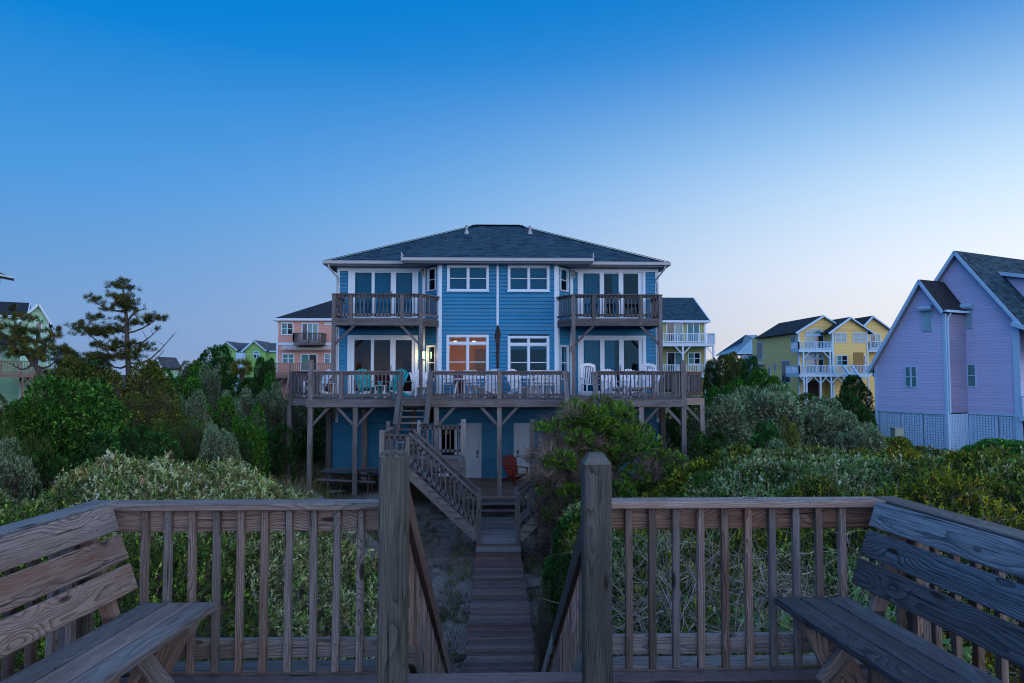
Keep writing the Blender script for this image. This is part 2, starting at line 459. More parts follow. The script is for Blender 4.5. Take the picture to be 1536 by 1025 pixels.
# ------------------------------------------------------------------ terrain
_rg = np.random.RandomState(11); _H = _rg.rand(256, 256)
def vnoise(x, y, s=1.0, seed=0):
    x = np.asarray(x, float) * s + 37.3 * seed + 500; y = np.asarray(y, float) * s + 91.7 * seed + 500
    xi = np.floor(x).astype(int); yi = np.floor(y).astype(int); fx = x - xi; fy = y - yi
    fx = fx * fx * (3 - 2 * fx); fy = fy * fy * (3 - 2 * fy)
    g = lambda a, b: _H[a % 256, b % 256]
    return (g(xi, yi) * (1 - fx) + g(xi + 1, yi) * fx) * (1 - fy) + (g(xi, yi + 1) * (1 - fx) + g(xi + 1, yi + 1) * fx) * fy
def sstep(a, b, x): t = np.clip((x - a) / (b - a), 0, 1); return t * t * (3 - 2 * t)

def canopyL(x, y):
    c = -1.74 - .25 * np.maximum(0, 10 - y) - .10 * np.maximum(0, -x - 5.2) - .22 * np.maximum(0, y - 10.5)
    c = c - 1.5 * sstep(-3.8, -1.6, x) + .22 * sstep(-3.8, -5, x) * sstep(-7, -5.6, x)
    return c + .42 * (vnoise(x, y, .9, 1) - .5) + .22 * (vnoise(x, y, 2.6, 2) - .5)
def canopyR(x, y):
    c = -1.55 - .30 * np.maximum(0, 8.0 - y) - .03 * np.maximum(0, y - 8)
    c = c - 1.15 * sstep(5.6, 2.2, x) * sstep(5.5, 9, y) - .15 * sstep(6, 14, x) - .35 * sstep(11, 15, y)
    c = c - 1.0 * sstep(1.9, 1.1, x)
    return c + .40 * (vnoise(x, y, .9, 3) - .5) + .20 * (vnoise(x, y, 2.6, 4) - .5)
def gz(x, y):
    x = np.asarray(x, float); y = np.asarray(y, float)
    base = -5.15 + 0 * x
    left = -3.3 + .9 * sstep(12, 17, y) - .9 * sstep(19, 26, y) + .9 * sstep(26, 40, y)
    right = -3.35 + .5 * sstep(13, 18, y) - 1.35 * sstep(22, 31, y)
    wl = sstep(-1.5, -4.6, x) * sstep(22.0, 15.0, y) + sstep(-5.6, -10.5, x) * sstep(13, 19, y)
    wl = np.clip(wl, 0, 1)
    wr = np.clip(sstep(1.6, 4.4, x) * sstep(19.0, 13.5, y) + sstep(7.2, 11.0, x) * sstep(13, 17, y), 0, 1)
    z = base + (left - base) * wl + (right - base) * wr
    z = z + .75 * sstep(19.5, 24, y) * (1 - wl) * (1 - wr) * (x < 40) * sstep(-3.2, -2.4, x)
    up = sstep(-2.5, -3.1, x) * sstep(22.0, 22.5, y) * (y < 60)
    z = z * (1 - up) + up * (-3.98 + .75 * sstep(-7.5, -11.5, x) + .30 * sstep(24, 30, y) * sstep(-6.2, -8, x))
    z = np.where(y < 3.9, z * 0 - 3.6 * sstep(-14, 3.9, y) - 5.0 * (1 - sstep(-14, 3.9, y)), z) if False else z
    sea = sstep(-8, -60, y); z = z * (1 - sea) + (-7.5) * sea
    return z + .14 * (vnoise(x, y, .45, 5) - .5) + .07 * (vnoise(x, y, 1.9, 6) - .5)

def gridaxis(lo, hi, step, far, g=1.18):
    a = list(np.arange(lo, hi + step, step)); s = step
    while a[-1] < far: s *= g; a.append(a[-1] + s)
    s = step; b = []
    c = lo
    while c > -far: s *= g; c -= s; b.append(c)
    return np.array(b[::-1] + a)
gx = gridaxis(-16, 18, .3, 4000); gy = gridaxis(2, 34, .3, 4000)
GX, GY = np.meshgrid(gx, gy)
GZ = gz(GX, GY)
nx, ny = len(gx), len(gy)
gv = np.stack([GX, GY, GZ], -1).reshape(-1, 3)
ii = (np.arange(ny - 1)[:, None] * nx + np.arange(nx - 1)[None]).ravel()
gf = np.stack([ii, ii + 1, ii + 1 + nx, ii + nx], 1)
me = bpy.data.meshes.new('ground'); me.vertices.add(len(gv)); me.vertices.foreach_set('co', gv.astype(np.float32).ravel())
me.loops.add(gf.size); me.loops.foreach_set('vertex_index', gf.astype(np.int32).ravel())
me.polygons.add(len(gf)); me.polygons.foreach_set('loop_start', np.arange(0, gf.size, 4, dtype=np.int32))
me.polygons.foreach_set('use_smooth', np.ones(len(gf), bool)); me.update(calc_edges=True)
m, t = newmat('sand_and_litter')
g = t.n('ShaderNodeNewGeometry'); P = g.outputs['Position']; x, y, z = t.sep(P)
n1 = t.noise(P, 1.1, 5, .65); n2 = t.noise(P, 7.0, 4, .7); n3 = t.noise(P, 40.0, 3, .7)
sand = t.mix(n2, (.66, .62, .58), (.26, .22, .19))
litter = t.mix(n3, (.075, .050, .036), (.028, .022, .016))
k = t.m('MULTIPLY', t.m('SUBTRACT', t.m('ADD', n1, t.m('MULTIPLY', n2, .5)), .76, clamp=True), 5.0, clamp=True)
corr = t.m('SUBTRACT', 1.0, t.m('MULTIPLY', t.m('SUBTRACT', t.m('ABSOLUTE', t.m('ADD', x, 1.2)), 2.6, clamp=True), .8, clamp=True), clamp=True)
yy = t.m('MULTIPLY', t.m('SUBTRACT', 24.0, y, clamp=True), .5, clamp=True)
k2 = t.m('MULTIPLY', t.m('SUBTRACT', 1.0, k), t.m('MULTIPLY', corr, yy))
grass = t.mix(n3, (.050, .075, .020), (.025, .040, .012))
c = t.mix(t.m('MULTIPLY', t.m('SUBTRACT', y, 21.0, clamp=True), .4, clamp=True), litter, grass)
c = t.mix(k2, c, sand)
finish(t, c, .95, .1, t.m('ADD', n2, t.m('MULTIPLY', n3, .5)), 1.0, .10)
me.materials.append(m)
ground = bpy.data.objects.new('ground', me); COL.objects.link(ground); tag(ground, kind='structure')

# sand patch beside the house (lower left of the deck)
def patch(name, cx, cy, rx, ry, mat, lift=.004):
    mb = MB(); n = 40; pts = []
    for i in range(n):
        a = 2 * math.pi * i / n; r = 1 + .18 * math.sin(3 * a + 1) + .1 * math.sin(7 * a)
        pts.append((cx + rx * r * math.cos(a), cy + ry * r * math.sin(a)))
    rings = 6
    V = [Vector((cx, cy, float(gz(cx, cy)) + lift + .03))]
    for k in range(1, rings + 1):
        for p in pts:
            q = (cx + (p[0] - cx) * k / rings, cy + (p[1] - cy) * k / rings)
            V.append(Vector((q[0], q[1], float(gz(*q)) + lift + .03 * (1 - k / rings) + .015)))
    f = [(0, 1 + i, 1 + (i + 1) % n) for i in range(n)]
    for k in range(rings - 1):
        for i in range(n): a = 1 + k * n; f.append((a + i, a + n + i, a + n + (i + 1) % n, a + (i + 1) % n))
    mb.add(V, f); o = mb.build(name, mat); tag(o, kind='structure'); return o
m, t = newmat('pale_sand'); g = t.n('ShaderNodeNewGeometry')
nn = t.noise(g.outputs['Position'], 9, 5, .7)
finish(t, t.mix(nn, (.40, .37, .33), (.22, .19, .165)), .95, .1, nn, .6, .03); M['sand'] = m
patch('sand', -6.9, 23.5, 1.5, .9, M['sand'])

# ------------------------------------------------------------------ plant generators
def rdir(r, n):
    d = r.normal(size=(n, 3)); return d / np.linalg.norm(d, axis=1, keepdims=True)
def unit(a): return a / np.maximum(np.linalg.norm(a, axis=1, keepdims=True), 1e-6)
def leafquads(r, P, D, L, W, C):
    """diamond leaves at P pointing D"""
    n = len(P); B = unit(np.cross(D, rdir(r, n)))
    L = np.asarray(L).reshape(-1, 1); W = np.asarray(W).reshape(-1, 1)
    nrm = np.cross(D, B)
    V = np.stack([P, P + D * L * .5 + B * W * .5 + nrm * W * .12, P + D * L, P + D * L * .5 - B * W * .5 + nrm * W * .12], 1).reshape(-1, 3)
    return V, np.repeat(C, 4, 0)
def pal(r, n, cols, wts, jit=.18):
    cols = np.array(cols); i = r.choice(len(cols), n, p=np.array(wts) / sum(wts))
    c = cols[i] * (1 + jit * r.normal(size=(n, 1))); return np.clip(c + .004 * r.normal(size=c.shape), .002, 1)
def twigs(r, P, D, L, W, C):
    n = len(P); B = unit(np.cross(D, rdir(r, n))); L = np.asarray(L).reshape(-1, 1); W = np.asarray(W).reshape(-1, 1)
    B2 = np.cross(D, B); out = []
    for b in (B, B2):
        out.append(np.stack([P - b * W * .5, P + b * W * .5, P + D * L + b * W * .2, P + D * L - b * W * .2], 1))
    return np.concatenate(out, 0).reshape(-1, 3), np.concatenate([np.repeat(C, 4, 0)] * 2, 0)
def sprigs(r, P, D, nl, sl, L, W, C, spread=.9, vary=.3):
    """nl leaves along each twig of length sl"""
    n = len(P)
    t_ = np.tile(np.linspace(.15, 1, nl), n).reshape(-1, 1)
    PP = np.repeat(P, nl, 0) + np.repeat(D, nl, 0) * t_ * sl
    DD = unit(np.repeat(D, nl, 0) + spread * rdir(r, n * nl))
    CC = np.repeat(C, nl, 0) * (1 + .15 * r.normal(size=(n * nl, 1)))
    LL = L * (1 + vary * r.normal(size=n * nl)); LL = np.clip(LL, L * .4, L * 1.8)
    return leafquads(r, PP, DD, LL, LL * (W / L), np.clip(CC, .002, 1))

def bush_mesh(name, seed, ns, nl, sl, L, W, cols, wts, spread=.9, lumps=16, twig=.12, tcol=(.10, .08, .065), candles=0, up=.35, open_=.0, hole=.20, mat=None, asp=1.0):
    r = np.random.RandomState(seed)
    k = lumps
    th = r.rand(k) * 2 * np.pi; ph = r.rand(k)
    cz = .18 + .56 * ph; rr = np.sqrt(np.clip(1 - ((cz - .35) / .62) ** 2, .05, 1)) * (.45 + .3 * r.rand(k))
    Cn = np.stack([rr * np.cos(th), rr * np.sin(th), cz], 1); Cn = np.concatenate([Cn, [[0, 0, .55]]], 0)
    Rd = np.concatenate([.20 + .22 * r.rand(k), [.36]])
    i = r.choice(len(Cn), ns, p=Rd ** 2 / (Rd ** 2).sum())
    d = rdir(r, ns); d[:, 2] = d[:, 2] + .25; d = unit(d)
    Z3 = np.array([1, 1, asp])
    P = Cn[i] + d * (Rd[i] * (1 - open_ * r.rand(ns) - .10 * np.abs(r.normal(size=ns)))).reshape(-1, 1) * np.array([1, 1, .85])
    inside = np.zeros(ns, bool)
    for c, q in zip(Cn, Rd): inside |= (np.linalg.norm((P - c) / np.array([1, 1, .85]), axis=1) < q * .72)
    keep = (~inside) & (P[:, 2] > .02) & (P[:, 2] < 1.02)
    nh = vnoise(P[:, 0] * 3 + P[:, 2] * 2, P[:, 1] * 3 - P[:, 2] * 2, 1.7, seed % 50)
    keep &= ~((nh < hole + .1) & (r.rand(ns) < .8))
    P = P[keep]; d = d[keep]; n = len(P)
    D = unit(d + np.array([0, 0, up]) + .5 * rdir(r, n))
    C = pal(r, n, cols, wts); C = C * np.exp(.60 * r.normal(size=(n, 1)))
    cl = vnoise(P[:, 0] * 2.2 + 3 * P[:, 2], P[:, 1] * 2.2, 1.5, 7 + seed % 9); C = C * (.72 + .56 * cl).reshape(-1, 1)
    P = P * Z3; Cn = Cn * Z3
    V, CC = sprigs(r, P, D, nl, sl, L, W, C, spread)
    nt_ = int(n * twig)
    if nt_:
        j = r.choice(n, nt_)
        tv, tcv = twigs(r, P[j] * .82, unit(P[j] - np.array([0, 0, .25]) + .4 * rdir(r, nt_)), .22 * r.rand(nt_) + .12, np.full(nt_, .012), pal(r, nt_, [tcol], [1]))
        V = np.concatenate([V, tv]); CC = np.concatenate([CC, tcv])
    # stems to the ground
    st = 22; a = r.rand(st) * 2 * np.pi; Pb = np.stack([.22 * np.cos(a), .22 * np.sin(a), -.12 + 0 * a], 1)
    Dt = Cn[r.choice(len(Cn), st)] - Pb; Lt = np.linalg.norm(Dt, axis=1)
    tv, tcv = twigs(r, Pb, unit(Dt), Lt, np.full(st, .03), pal(r, st, [tcol], [1]))
    V = np.concatenate([V, tv]); CC = np.concatenate([CC, tcv])
    if candles:
        top = P[P[:, 2] > .45 * asp]; j = r.choice(len(top), candles)
        tv, tcv = twigs(r, top[j] + [0, 0, .02], unit(np.array([[0, 0, 1.]]) + .12 * rdir(r, candles)), .07 + .09 * r.rand(candles), np.full(candles, .022), pal(r, candles, [(.19, .11, .045)], [1]))
        V = np.concatenate([V, tv]); CC = np.concatenate([CC, tcv])
    me_o = npmesh(name, V, 4, CC, mat or M['leaf'])
    me = me_o.data; bpy.data.objects.remove(me_o); return me

KINDS = dict(
 bright=dict(ns=7500, nl=5, sl=.055, L=.055, W=.030, cols=[(.030, .105, .014), (.060, .145, .024), (.012, .050, .010)], wts=[4, 3, 3], lumps=26, twig=.0, hole=.10),
 dark=dict(ns=5200, nl=5, sl=.07, L=.058, W=.030, cols=[(.014, .055, .012), (.030, .090, .016), (.010, .030, .012)], wts=[3, 2, 2], twig=.14),
 olive=dict(ns=5200, nl=5, sl=.07, L=.058, W=.026, cols=[(.060, .085, .016), (.110, .100, .022), (.025, .050, .012)], wts=[3, 2, 2], twig=.22),
 green=dict(ns=5200, nl=5, sl=.07, L=.060, W=.032, cols=[(.025, .110, .014), (.060, .150, .018), (.012, .055, .012)], wts=[3, 2, 2], twig=.14),
 yellow=dict(ns=5200, nl=5, sl=.06, L=.050, W=.028, cols=[(.130, .160, .012), (.055, .110, .014), (.190, .130, .018), (.03, .06, .012)], wts=[3, 3, 1, 3], twig=.22),
 silver=dict(ns=5600, nl=6, sl=.07, L=.044, W=.022, cols=[(.150, .225, .125), (.080, .145, .070), (.300, .340, .210), (.030, .065, .030)], wts=[3, 3, 1.4, 2.4], twig=.24, lumps=22),
 candle=dict(ns=4200, nl=9, sl=.06, L=.065, W=.008, cols=[(.030, .065, .014), (.050, .085, .018)], wts=[2, 1], twig=.10, candles=60, spread=.7, up=.8),
 twiggy=dict(ns=1500, nl=4, sl=.06, L=.044, W=.020, cols=[(.075, .070, .045), (.05, .06, .03)], wts=[2, 1], twig=2.6, tcol=(.135, .115, .105), hole=0))
ASP = [.8, 1.25, 1.9, 2.8]
_bm = {}
def bush_for(kind, k, asp):
    q = min(range(len(ASP)), key=lambda i: abs(math.log(ASP[i] / asp))); key = (kind, k % 2, q)
    if key not in _bm:
        d = dict(KINDS[kind]); d['ns'] = int(d['ns'] * 1.45 * (.75 + .45 * ASP[q])); d['L'] *= .74; d['W'] *= .78; _bm[key] = bush_mesh('shrub_foliage', 100 + 17 * (k % 2) + 31 * q + len(kind) * 7, asp=ASP[q], **d)
    return _bm[key], ASP[q]

def trunk_mb(base, top, r0, lean=0.0, limbs=5, seed=1):
    rr = random.Random(seed); mb = MB(); base = Vector(base); top = Vector(top); pts = []
    for i in range(7):
        t_ = i / 6; p = base.lerp(top, t_) + Vector((rr.uniform(-1, 1), rr.uniform(-1, 1), 0)) * r0 * (1.2 if 0 < i < 6 else 0); pts.append(p)
    mb.tube(pts, [r0 * (1 - .75 * i / 6) for i in range(7)], 8)
    for k in range(limbs):
        t_ = rr.uniform(.3, .85); p = base.lerp(top, t_); a = rr.uniform(0, 6.28); L = (top - base).length * rr.uniform(.25, .5)
        q = p + Vector((math.cos(a), math.sin(a), rr.uniform(.3, .9))).normalized() * L
        mb.tube([p, p.lerp(q, .5) + Vector((0, 0, .05 * L)), q], [r0 * .4, r0 * .28, r0 * .1], 6)
    return mb

_used = {}
def shrub(kind, px, ptop, Y, wpx, label, cat='shrub', group=None, name='shrub', seed=None, rz=None, zb=None, depth=.9):
    """placed by where its crown stands: centre column, top row, distance, width (in photo pixels)"""
    p = at(px, ptop, Y); s = FPX / Y
    rx = wpx / 2 / s
    g0 = float(gz(p.x, Y)) if zb is None else zb
    h = max(p.z - g0, .4)
    k = _used.get(kind, 0); _used[kind] = k + 1
    me, asp = bush_for(kind, k, h / rx)
    o = bpy.data.objects.new(name, me); COL.objects.link(o)
    o.location = (p.x, Y, g0 - .03); o.scale = (rx, rx * depth, h / .98 / asp)
    o.rotation_euler = (0, 0, (k * 2.399) if rz is None else rz)
    if name == 'tree' or h > 3.3:
        root = empty(name if name != 'shrub' else 'tree', (p.x, Y, g0)); o.name = 'crown'; o.parent = root; o.location = (0, 0, -.03)
        tm = trunk_mb((0, 0, -.2), (.1, 0, h * .7), .045 * h ** .8, limbs=6, seed=k); tm.build('trunk', M['bark'], None).parent = root
        tag(root, label, cat, group); return root
    tag(o, label, cat, group); return o
# ------------------------------------------------------------------ blue duplex
Y0 = 26.7; YB = 25.95; COURSE = .14
def lapwall(mb, F, u0, u1, z0, z1, holes=()):
    z = z0
    while z < z1 - .01:
        zt = min(z + COURSE, z1)
        cuts = sorted((a, b) for a, b, c, d in holes if c < (z + zt) / 2 < d)
        segs = []; c0 = u0
        for a, b in cuts: segs.append((c0, a)); c0 = b
        segs.append((c0, u1))
        for a, b in segs:
            if b - a < .01: continue
            g_ = z + .026
            A = [F.P(a, .030, g_), F.P(b, .030, g_), F.P(b, .010, zt), F.P(a, .010, zt), F.P(a, -.012, g_), F.P(b, -.012, g_), F.P(a, -.05, z), F.P(b, -.05, z), F.P(a, -.05, zt), F.P(b, -.05, zt)]
            mb.add(A, [(0, 1, 2, 3), (0, 4, 5, 1), (6, 8, 9, 7)])
            mb.add([F.P(a, -.012, z), F.P(b, -.012, z), F.P(b, -.012, g_), F.P(a, -.012, g_), F.P(a, .010, z), F.P(b, .010, z)], [(0, 1, 2, 3), (0, 4, 5, 1)])
        z = zt
def wframe(F, u0, u1, z0, z1, cols, parent, trans=0.0, sash=.5, trim=.085, name='window', glass='glass', blind=None, blind_drop=1.0, sill=True, mul=.075, proud=.044):
    """double-hung window unit with white casing; cols panes wide; trans = transom height"""
    mb = MB()
    mb.fbox(F, u0, u0 + trim, -.06, proud, z0, z1); mb.fbox(F, u1 - trim, u1, -.06, proud, z0, z1)
    mb.fbox(F, u0 + trim, u1 - trim, -.06, proud, z1 - trim, z1); mb.fbox(F, u0 + trim, u1 - trim, -.06, proud, z0, z0 + trim * .7)
    if sill: mb.fbox(F, u0 - .02, u1 + .02, proud, proud + .03, z0 - .03, z0 + .015)
    iu0, iu1, iz0, iz1 = u0 + trim, u1 - trim, z0 + trim * .7, z1 - trim
    wd = (iu1 - iu0 - mul * (cols - 1)) / cols; cells = []
    for c in range(cols):
        a = iu0 + c * (wd + mul); b = a + wd
        if c: mb.fbox(F, a - mul, a, -.06, proud - .006, iz0, iz1)
        zt = iz1
        if trans:
            mb.fbox(F, a, b, -.06, proud - .01, iz1 - trans - .09, iz1 - trans)
            cells.append((a, b, iz1 - trans, iz1, 0)); zt = iz1 - trans - .09
        cells.append((a, b, iz0, zt, 1))
    for a, b, c, d, s_ in cells:
        e = .022
        mb.fbox(F, a, a + e, -.055, -.012, c, d); mb.fbox(F, b - e, b, -.055, -.012, c, d)
        mb.fbox(F, a + e, b - e, -.055, -.012, d - e, d); mb.fbox(F, a + e, b - e, -.055, -.012, c, c + e)
        if s_ and sash:
            zm = c + (d - c) * sash; mb.fbox(F, a + e, b - e, -.055, -.005, zm - .016, zm + .016)
    w_ = mb.build(name, M['white'], parent)
    for a, b, c, d, s_ in cells:
        g = MB(); g.quad(F.P(a, -.035, c), F.P(b, -.035, c), F.P(b, -.035, d), F.P(a, -.035, d)); g.build('pane', M[glass], w_)
    if blind:
        g = MB(); n = 26
        for a, b, c, d, s_ in cells:
            zb = d - (d - c) * blind_drop
            k = int((d - zb) / .05) + 1
            for i in range(k):
                zz = zb + (d - zb) * i / k; hh = (d - zb) / k
                g.quad(F.P(a, -.085, zz), F.P(b, -.085, zz), F.P(b, -.10, zz + hh), F.P(a, -.10, zz + hh))
        g.build('blind', M[blind], w_)
    return w_
def slider(F, u0, u1, z0, z1, panes, parent, glass='glass', curtains=()):
    """patio door: panes = list of (ua, ub)"""
    mb = MB(); tr = .11
    mb.fbox(F, u0, u0 + tr, -.06, .044, z0, z1); mb.fbox(F, u1 - tr, u1, -.06, .044, z0, z1); mb.fbox(F, u0 + tr, u1 - tr, -.06, .044, z1 - tr, z1)
    mb.fbox(F, u0 + tr, u1 - tr, -.06, .03, z0, z0 + .05)
    d = mb.build('sliding_door', M['white'], parent)
    iz0, iz1 = z0 + .05, z1 - tr; prev = u0 + tr
    fr = MB(); e = [u0 + tr] + [q for p in panes for q in p] + [u1 - tr]
    for i in range(0, len(e), 2):
        n0 = -.05 if (i // 2) % 2 else -.058
        fr.fbox(F, e[i], e[i + 1], n0, -.004 if (i // 2) % 2 else .004, iz0, iz1)
    for i, (a, b) in enumerate(panes):
        o = -.012 if i == 1 else 0
        fr.fbox(F, a, b, -.05, -.004 + o, iz1 - .07, iz1); fr.fbox(F, a, b, -.05, -.004 + o, iz0, iz0 + .10)
    fr.build('door_frame', M['white'], d)
    h = MB(); ub = panes[1][1] + .03; h.fbox(F, ub, ub + .02, .006, .04, z0 + .85, z0 + 1.15); h.build('handle', M['metal'], d)
    for i, (a, b) in enumerate(panes):
        g = MB(); g.quad(F.P(a, -.03, iz0 + .1), F.P(b, -.03, iz0 + .1), F.P(b, -.03, iz1 - .07), F.P(a, -.03, iz1 - .07)); g.build('pane', M[glass], d)
    for i, (a, b, mt) in enumerate(curtains):
        g = MB(); n = max(6, int((b - a) / .05)); pts = []
        for k in range(n + 1):
            uu = a + (b - a) * k / n; nn = -.16 + .03 * math.sin(k * 1.9) + .01 * math.sin(k * 5.3)
            pts.append((uu, nn))
        for k in range(n):
            g.quad(F.P(pts[k][0], pts[k][1], iz0 + .03), F.P(pts[k + 1][0], pts[k + 1][1], iz0 + .03), F.P(pts[k + 1][0], pts[k + 1][1], iz1 + .04), F.P(pts[k][0], pts[k][1], iz1 + .04))
        g.build('curtain', M[mt], d, smooth=True)
    return d

house = empty('beach_house', (.13, Y0, -4.4), 0, 'three storey blue duplex house with a dark hip roof, white trim and balconies', 'house')
F0 = Fr(0, Y0); FB = Fr(0, YB)
xl, xr = X(504, Y0), X(988, Y0); bl, br_ = X(637.5, Y0), X(855.5, Y0); cl, cr = X(658, YB), X(836, YB)
ZT = 4.18; ZF1 = -.80; ZF2 = 2.10
wl = MB()
def pu(a, b, Y): return X(a, Y), X(b, Y)
sl = pu(521, 626.5, Y0); sr = pu(867, 969, Y0)
zu0, zu1 = ZF2, Z(403, Y0); zl0, zl1 = ZF1, Z(503.5, Y0)
H = [(sl[0] + .02, sl[1] - .02, zu0, zu1 - .02), (sl[0] + .02, sl[1] - .02, zl0, zl1 - .02)]
lapwall(wl, F0, xl, bl, -1.86, ZT, H)
H = [(sr[0] + .02, sr[1] - .02, zu0, zu1 - .02), (sr[0] + .02, sr[1] - .02, zl0, zl1 - .02)]
lapwall(wl, F0, br_, xr, -1.86, ZT, H)
wb = [(pu(670, 733, YB), Z(398, YB), Z(437, YB)), (pu(761.5, 824.5, YB), Z(398, YB), Z(437, YB)),
      (pu(669.5, 733, YB), Z(567, YB), Z(502.5, YB)), (pu(761.5, 824, YB), Z(567, YB), Z(504, YB))]
H = [(u[0] + .02, u[1] - .02, a + .02, b - .02) for u, b, a in [(q[0], q[1], q[2]) for q in wb]]
lapwall(wl, FB, cl, cr, -.86, ZT, [(u0 + .02, u1 - .02, z0 + .02, z1 - .02) for (u0, u1), z0, z1 in [(w_[0], min(w_[1], w_[2]), max(w_[1], w_[2])) for w_ in wb]])
# angled bay cheeks
angL = math.atan2(YB - Y0, cl - bl); FL = Fr(bl, Y0, angL); LL = math.hypot(cl - bl, YB - Y0)
angR = math.atan2(Y0 - YB, br_ - cr); FRr = Fr(cr, YB, angR); LR = math.hypot(br_ - cr, Y0 - YB)
au = (LL * .16, LL * .80); azu = (Z(437, 26.3), Z(402, 26.3)); azl = (Z(570, 26.3), Z(518, 26.3))
lapwall(wl, FL, 0, LL, -.86, ZT, [(au[0] + .02, au[1] - .02, a[0] + .02, a[1] - .02) for a in (azu, azl)])
aur = (LR * .2, LR * .84)
lapwall(wl, FRr, 0, LR, -.86, ZT, [(aur[0] + .02, aur[1] - .02, a[0] + .02, a[1] - .02) for a in (azu, azl)])
# ground floor
gdl, gdr = pu(688, 722.5, Y0), pu(770.5, 801.5, Y0); gwn = pu(659, 686, Y0); gz1 = Z(635, Y0)
g0l, g1l = X(496.5, Y0 - .22), X(650, Y0 - .22); g0r, g1r = X(880, Y0 - .22), X(990, Y0 - .22)
lapwall(wl, F0, g1l, g0r, -4.05, -.9, [(gdl[0], gdl[1], -4.05, gz1), (gdr[0], gdr[1], -4.05, gz1), (gwn[0] + .02, gwn[1] - .02, -3.9, gz1 - .12)])
FG = Fr(0, Y0 - .22)
lapwall(wl, FG, g0l, g1l, -3.78, -1.88); lapwall(wl, FG, g0r, g1r, -3.9, -1.88)
wl.box(g0l, g1l, Y0 - .215, Y0 + .02, -1.90, -1.862); wl.box(g0r, g1r, Y0 - .215, Y0 + .02, -1.90, -1.862)
wl.quad((g1l, Y0 - .22, -4.6), (g1l, Y0, -4.6), (g1l, Y0, -1.88), (g1l, Y0 - .22, -1.88)); wl.quad((g0r, Y0 - .22, -4.6), (g0r, Y0, -4.6), (g0r, Y0, -1.88), (g0r, Y0 - .22, -1.88))
DB = 10.6
FLs = Fr(xl, Y0 + DB, -math.pi / 2); FRs = Fr(xr, Y0, math.pi / 2); FBk = Fr(xr, Y0 + DB, math.pi)
lapwall(wl, FLs, 0, DB, -4.6, ZT); lapwall(wl, FRs, 0, DB, -4.6, ZT); lapwall(wl, FBk, 0, xr - xl, -4.6, ZT)
wl.build('wall', M['bluewall'], house)
for q0, q1, q2 in ((g0l + .02, g1l, -3.78), (g0r, g1r - .02, -3.9)): fd = MB(); fd.box(q0, q1, Y0 - .2, Y0 - .05, -5.0, q2); fd.build('foundation', M['metal'], house)

tr = MB()
def vtrim(F, u, wd, z0, z1, p=.038): q = MB(); q.fbox(F, u - wd / 2, u + wd / 2, .0, p, z0, z1); q.build('corner_trim', M['white'], house)
vtrim(F0, xl + .055, .11, -1.86, ZT); vtrim(F0, xr - .055, .11, -1.86, ZT)
vtrim(F0, bl - .06, .12, -.8, ZT, .040); vtrim(F0, br_ + .06, .12, -.8, ZT, .040)
vtrim(FB, cl + .045, .13, -.86, ZT, .043); vtrim(FB, cr - .045, .13, -.86, ZT, .043)
vtrim(FB, X(746.3, YB), .085, -.86, ZT, .042)
vtrim(FLs, .06, .12, -4.6, ZT); vtrim(FRs, .06, .12, -1.8, ZT)
vtrim(FL, LL - .04, .12, -.86, ZT, .040); vtrim(FRr, .04, .12, -.86, ZT, .040)
for a_, b_ in ((xl, bl), (br_, xr)): q = MB(); q.fbox(F0, a_ + .115 * (a_ == xl), b_ - .115 * (b_ == xr), .0, .034, ZT - .14, ZT); q.build('frieze_board', M['white'], house)

teal = 'blind'
for i, ((u0, u1), za, zb) in enumerate(wb):
    z0, z1 = min(za, zb), max(za, zb)
    if i < 2: wframe(FB, u0, u1, z0, z1, 2, house, blind='blind', blind_drop=1.0)
    elif i == 2: wframe(FB, u0, u1, z0, z1, 2, house, trans=.20, glass='glassclear', sash=.45)
    else: wframe(FB, u0, u1, z0, z1, 2, house, trans=.20, sash=.45, blind='blind', blind_drop=.12)
wframe(FL, au[0], au[1], azu[0], azu[1], 1, house, trim=.05, sill=False)
wframe(FL, au[0], au[1], azl[0], azl[1], 1, house, trim=.05, sill=False, glass='glassclear')
wframe(FRr, aur[0], aur[1], azu[0], azu[1], 1, house, trim=.05, sill=False, blind='curtain', blind_drop=.55)
wframe(FRr, aur[0], aur[1], azl[0], azl[1], 1, house, trim=.05, sill=False)
PL = [pu(531, 556, Y0), pu(560.5, 585, Y0), pu(593, 617.5, Y0)]
PR = [pu(875.6, 900.5, Y0), pu(907, 929, Y0), pu(936, 958.5, Y0)]
slider(F0, sl[0], sl[1], zu0, zu1, PL, house, curtains=[(PL[0][0] - .1, PL[2][1] + .1, 'curtain')])
slider(F0, sr[0], sr[1], zu0, zu1, PR, house, curtains=[(PR[0][0] - .1, PR[0][1] + .1, 'blind'), (PR[1][1] - .22, PR[1][1] + .05, 'curtain')])
slider(F0, sl[0], sl[1], zl0, zl1, PL, house, glass='glassclear')
slider(F0, sr[0], sr[1], zl0, zl1, PR, house, curtains=[(PR[0][0] - .1, PR[1][1] - .15, 'blind')])

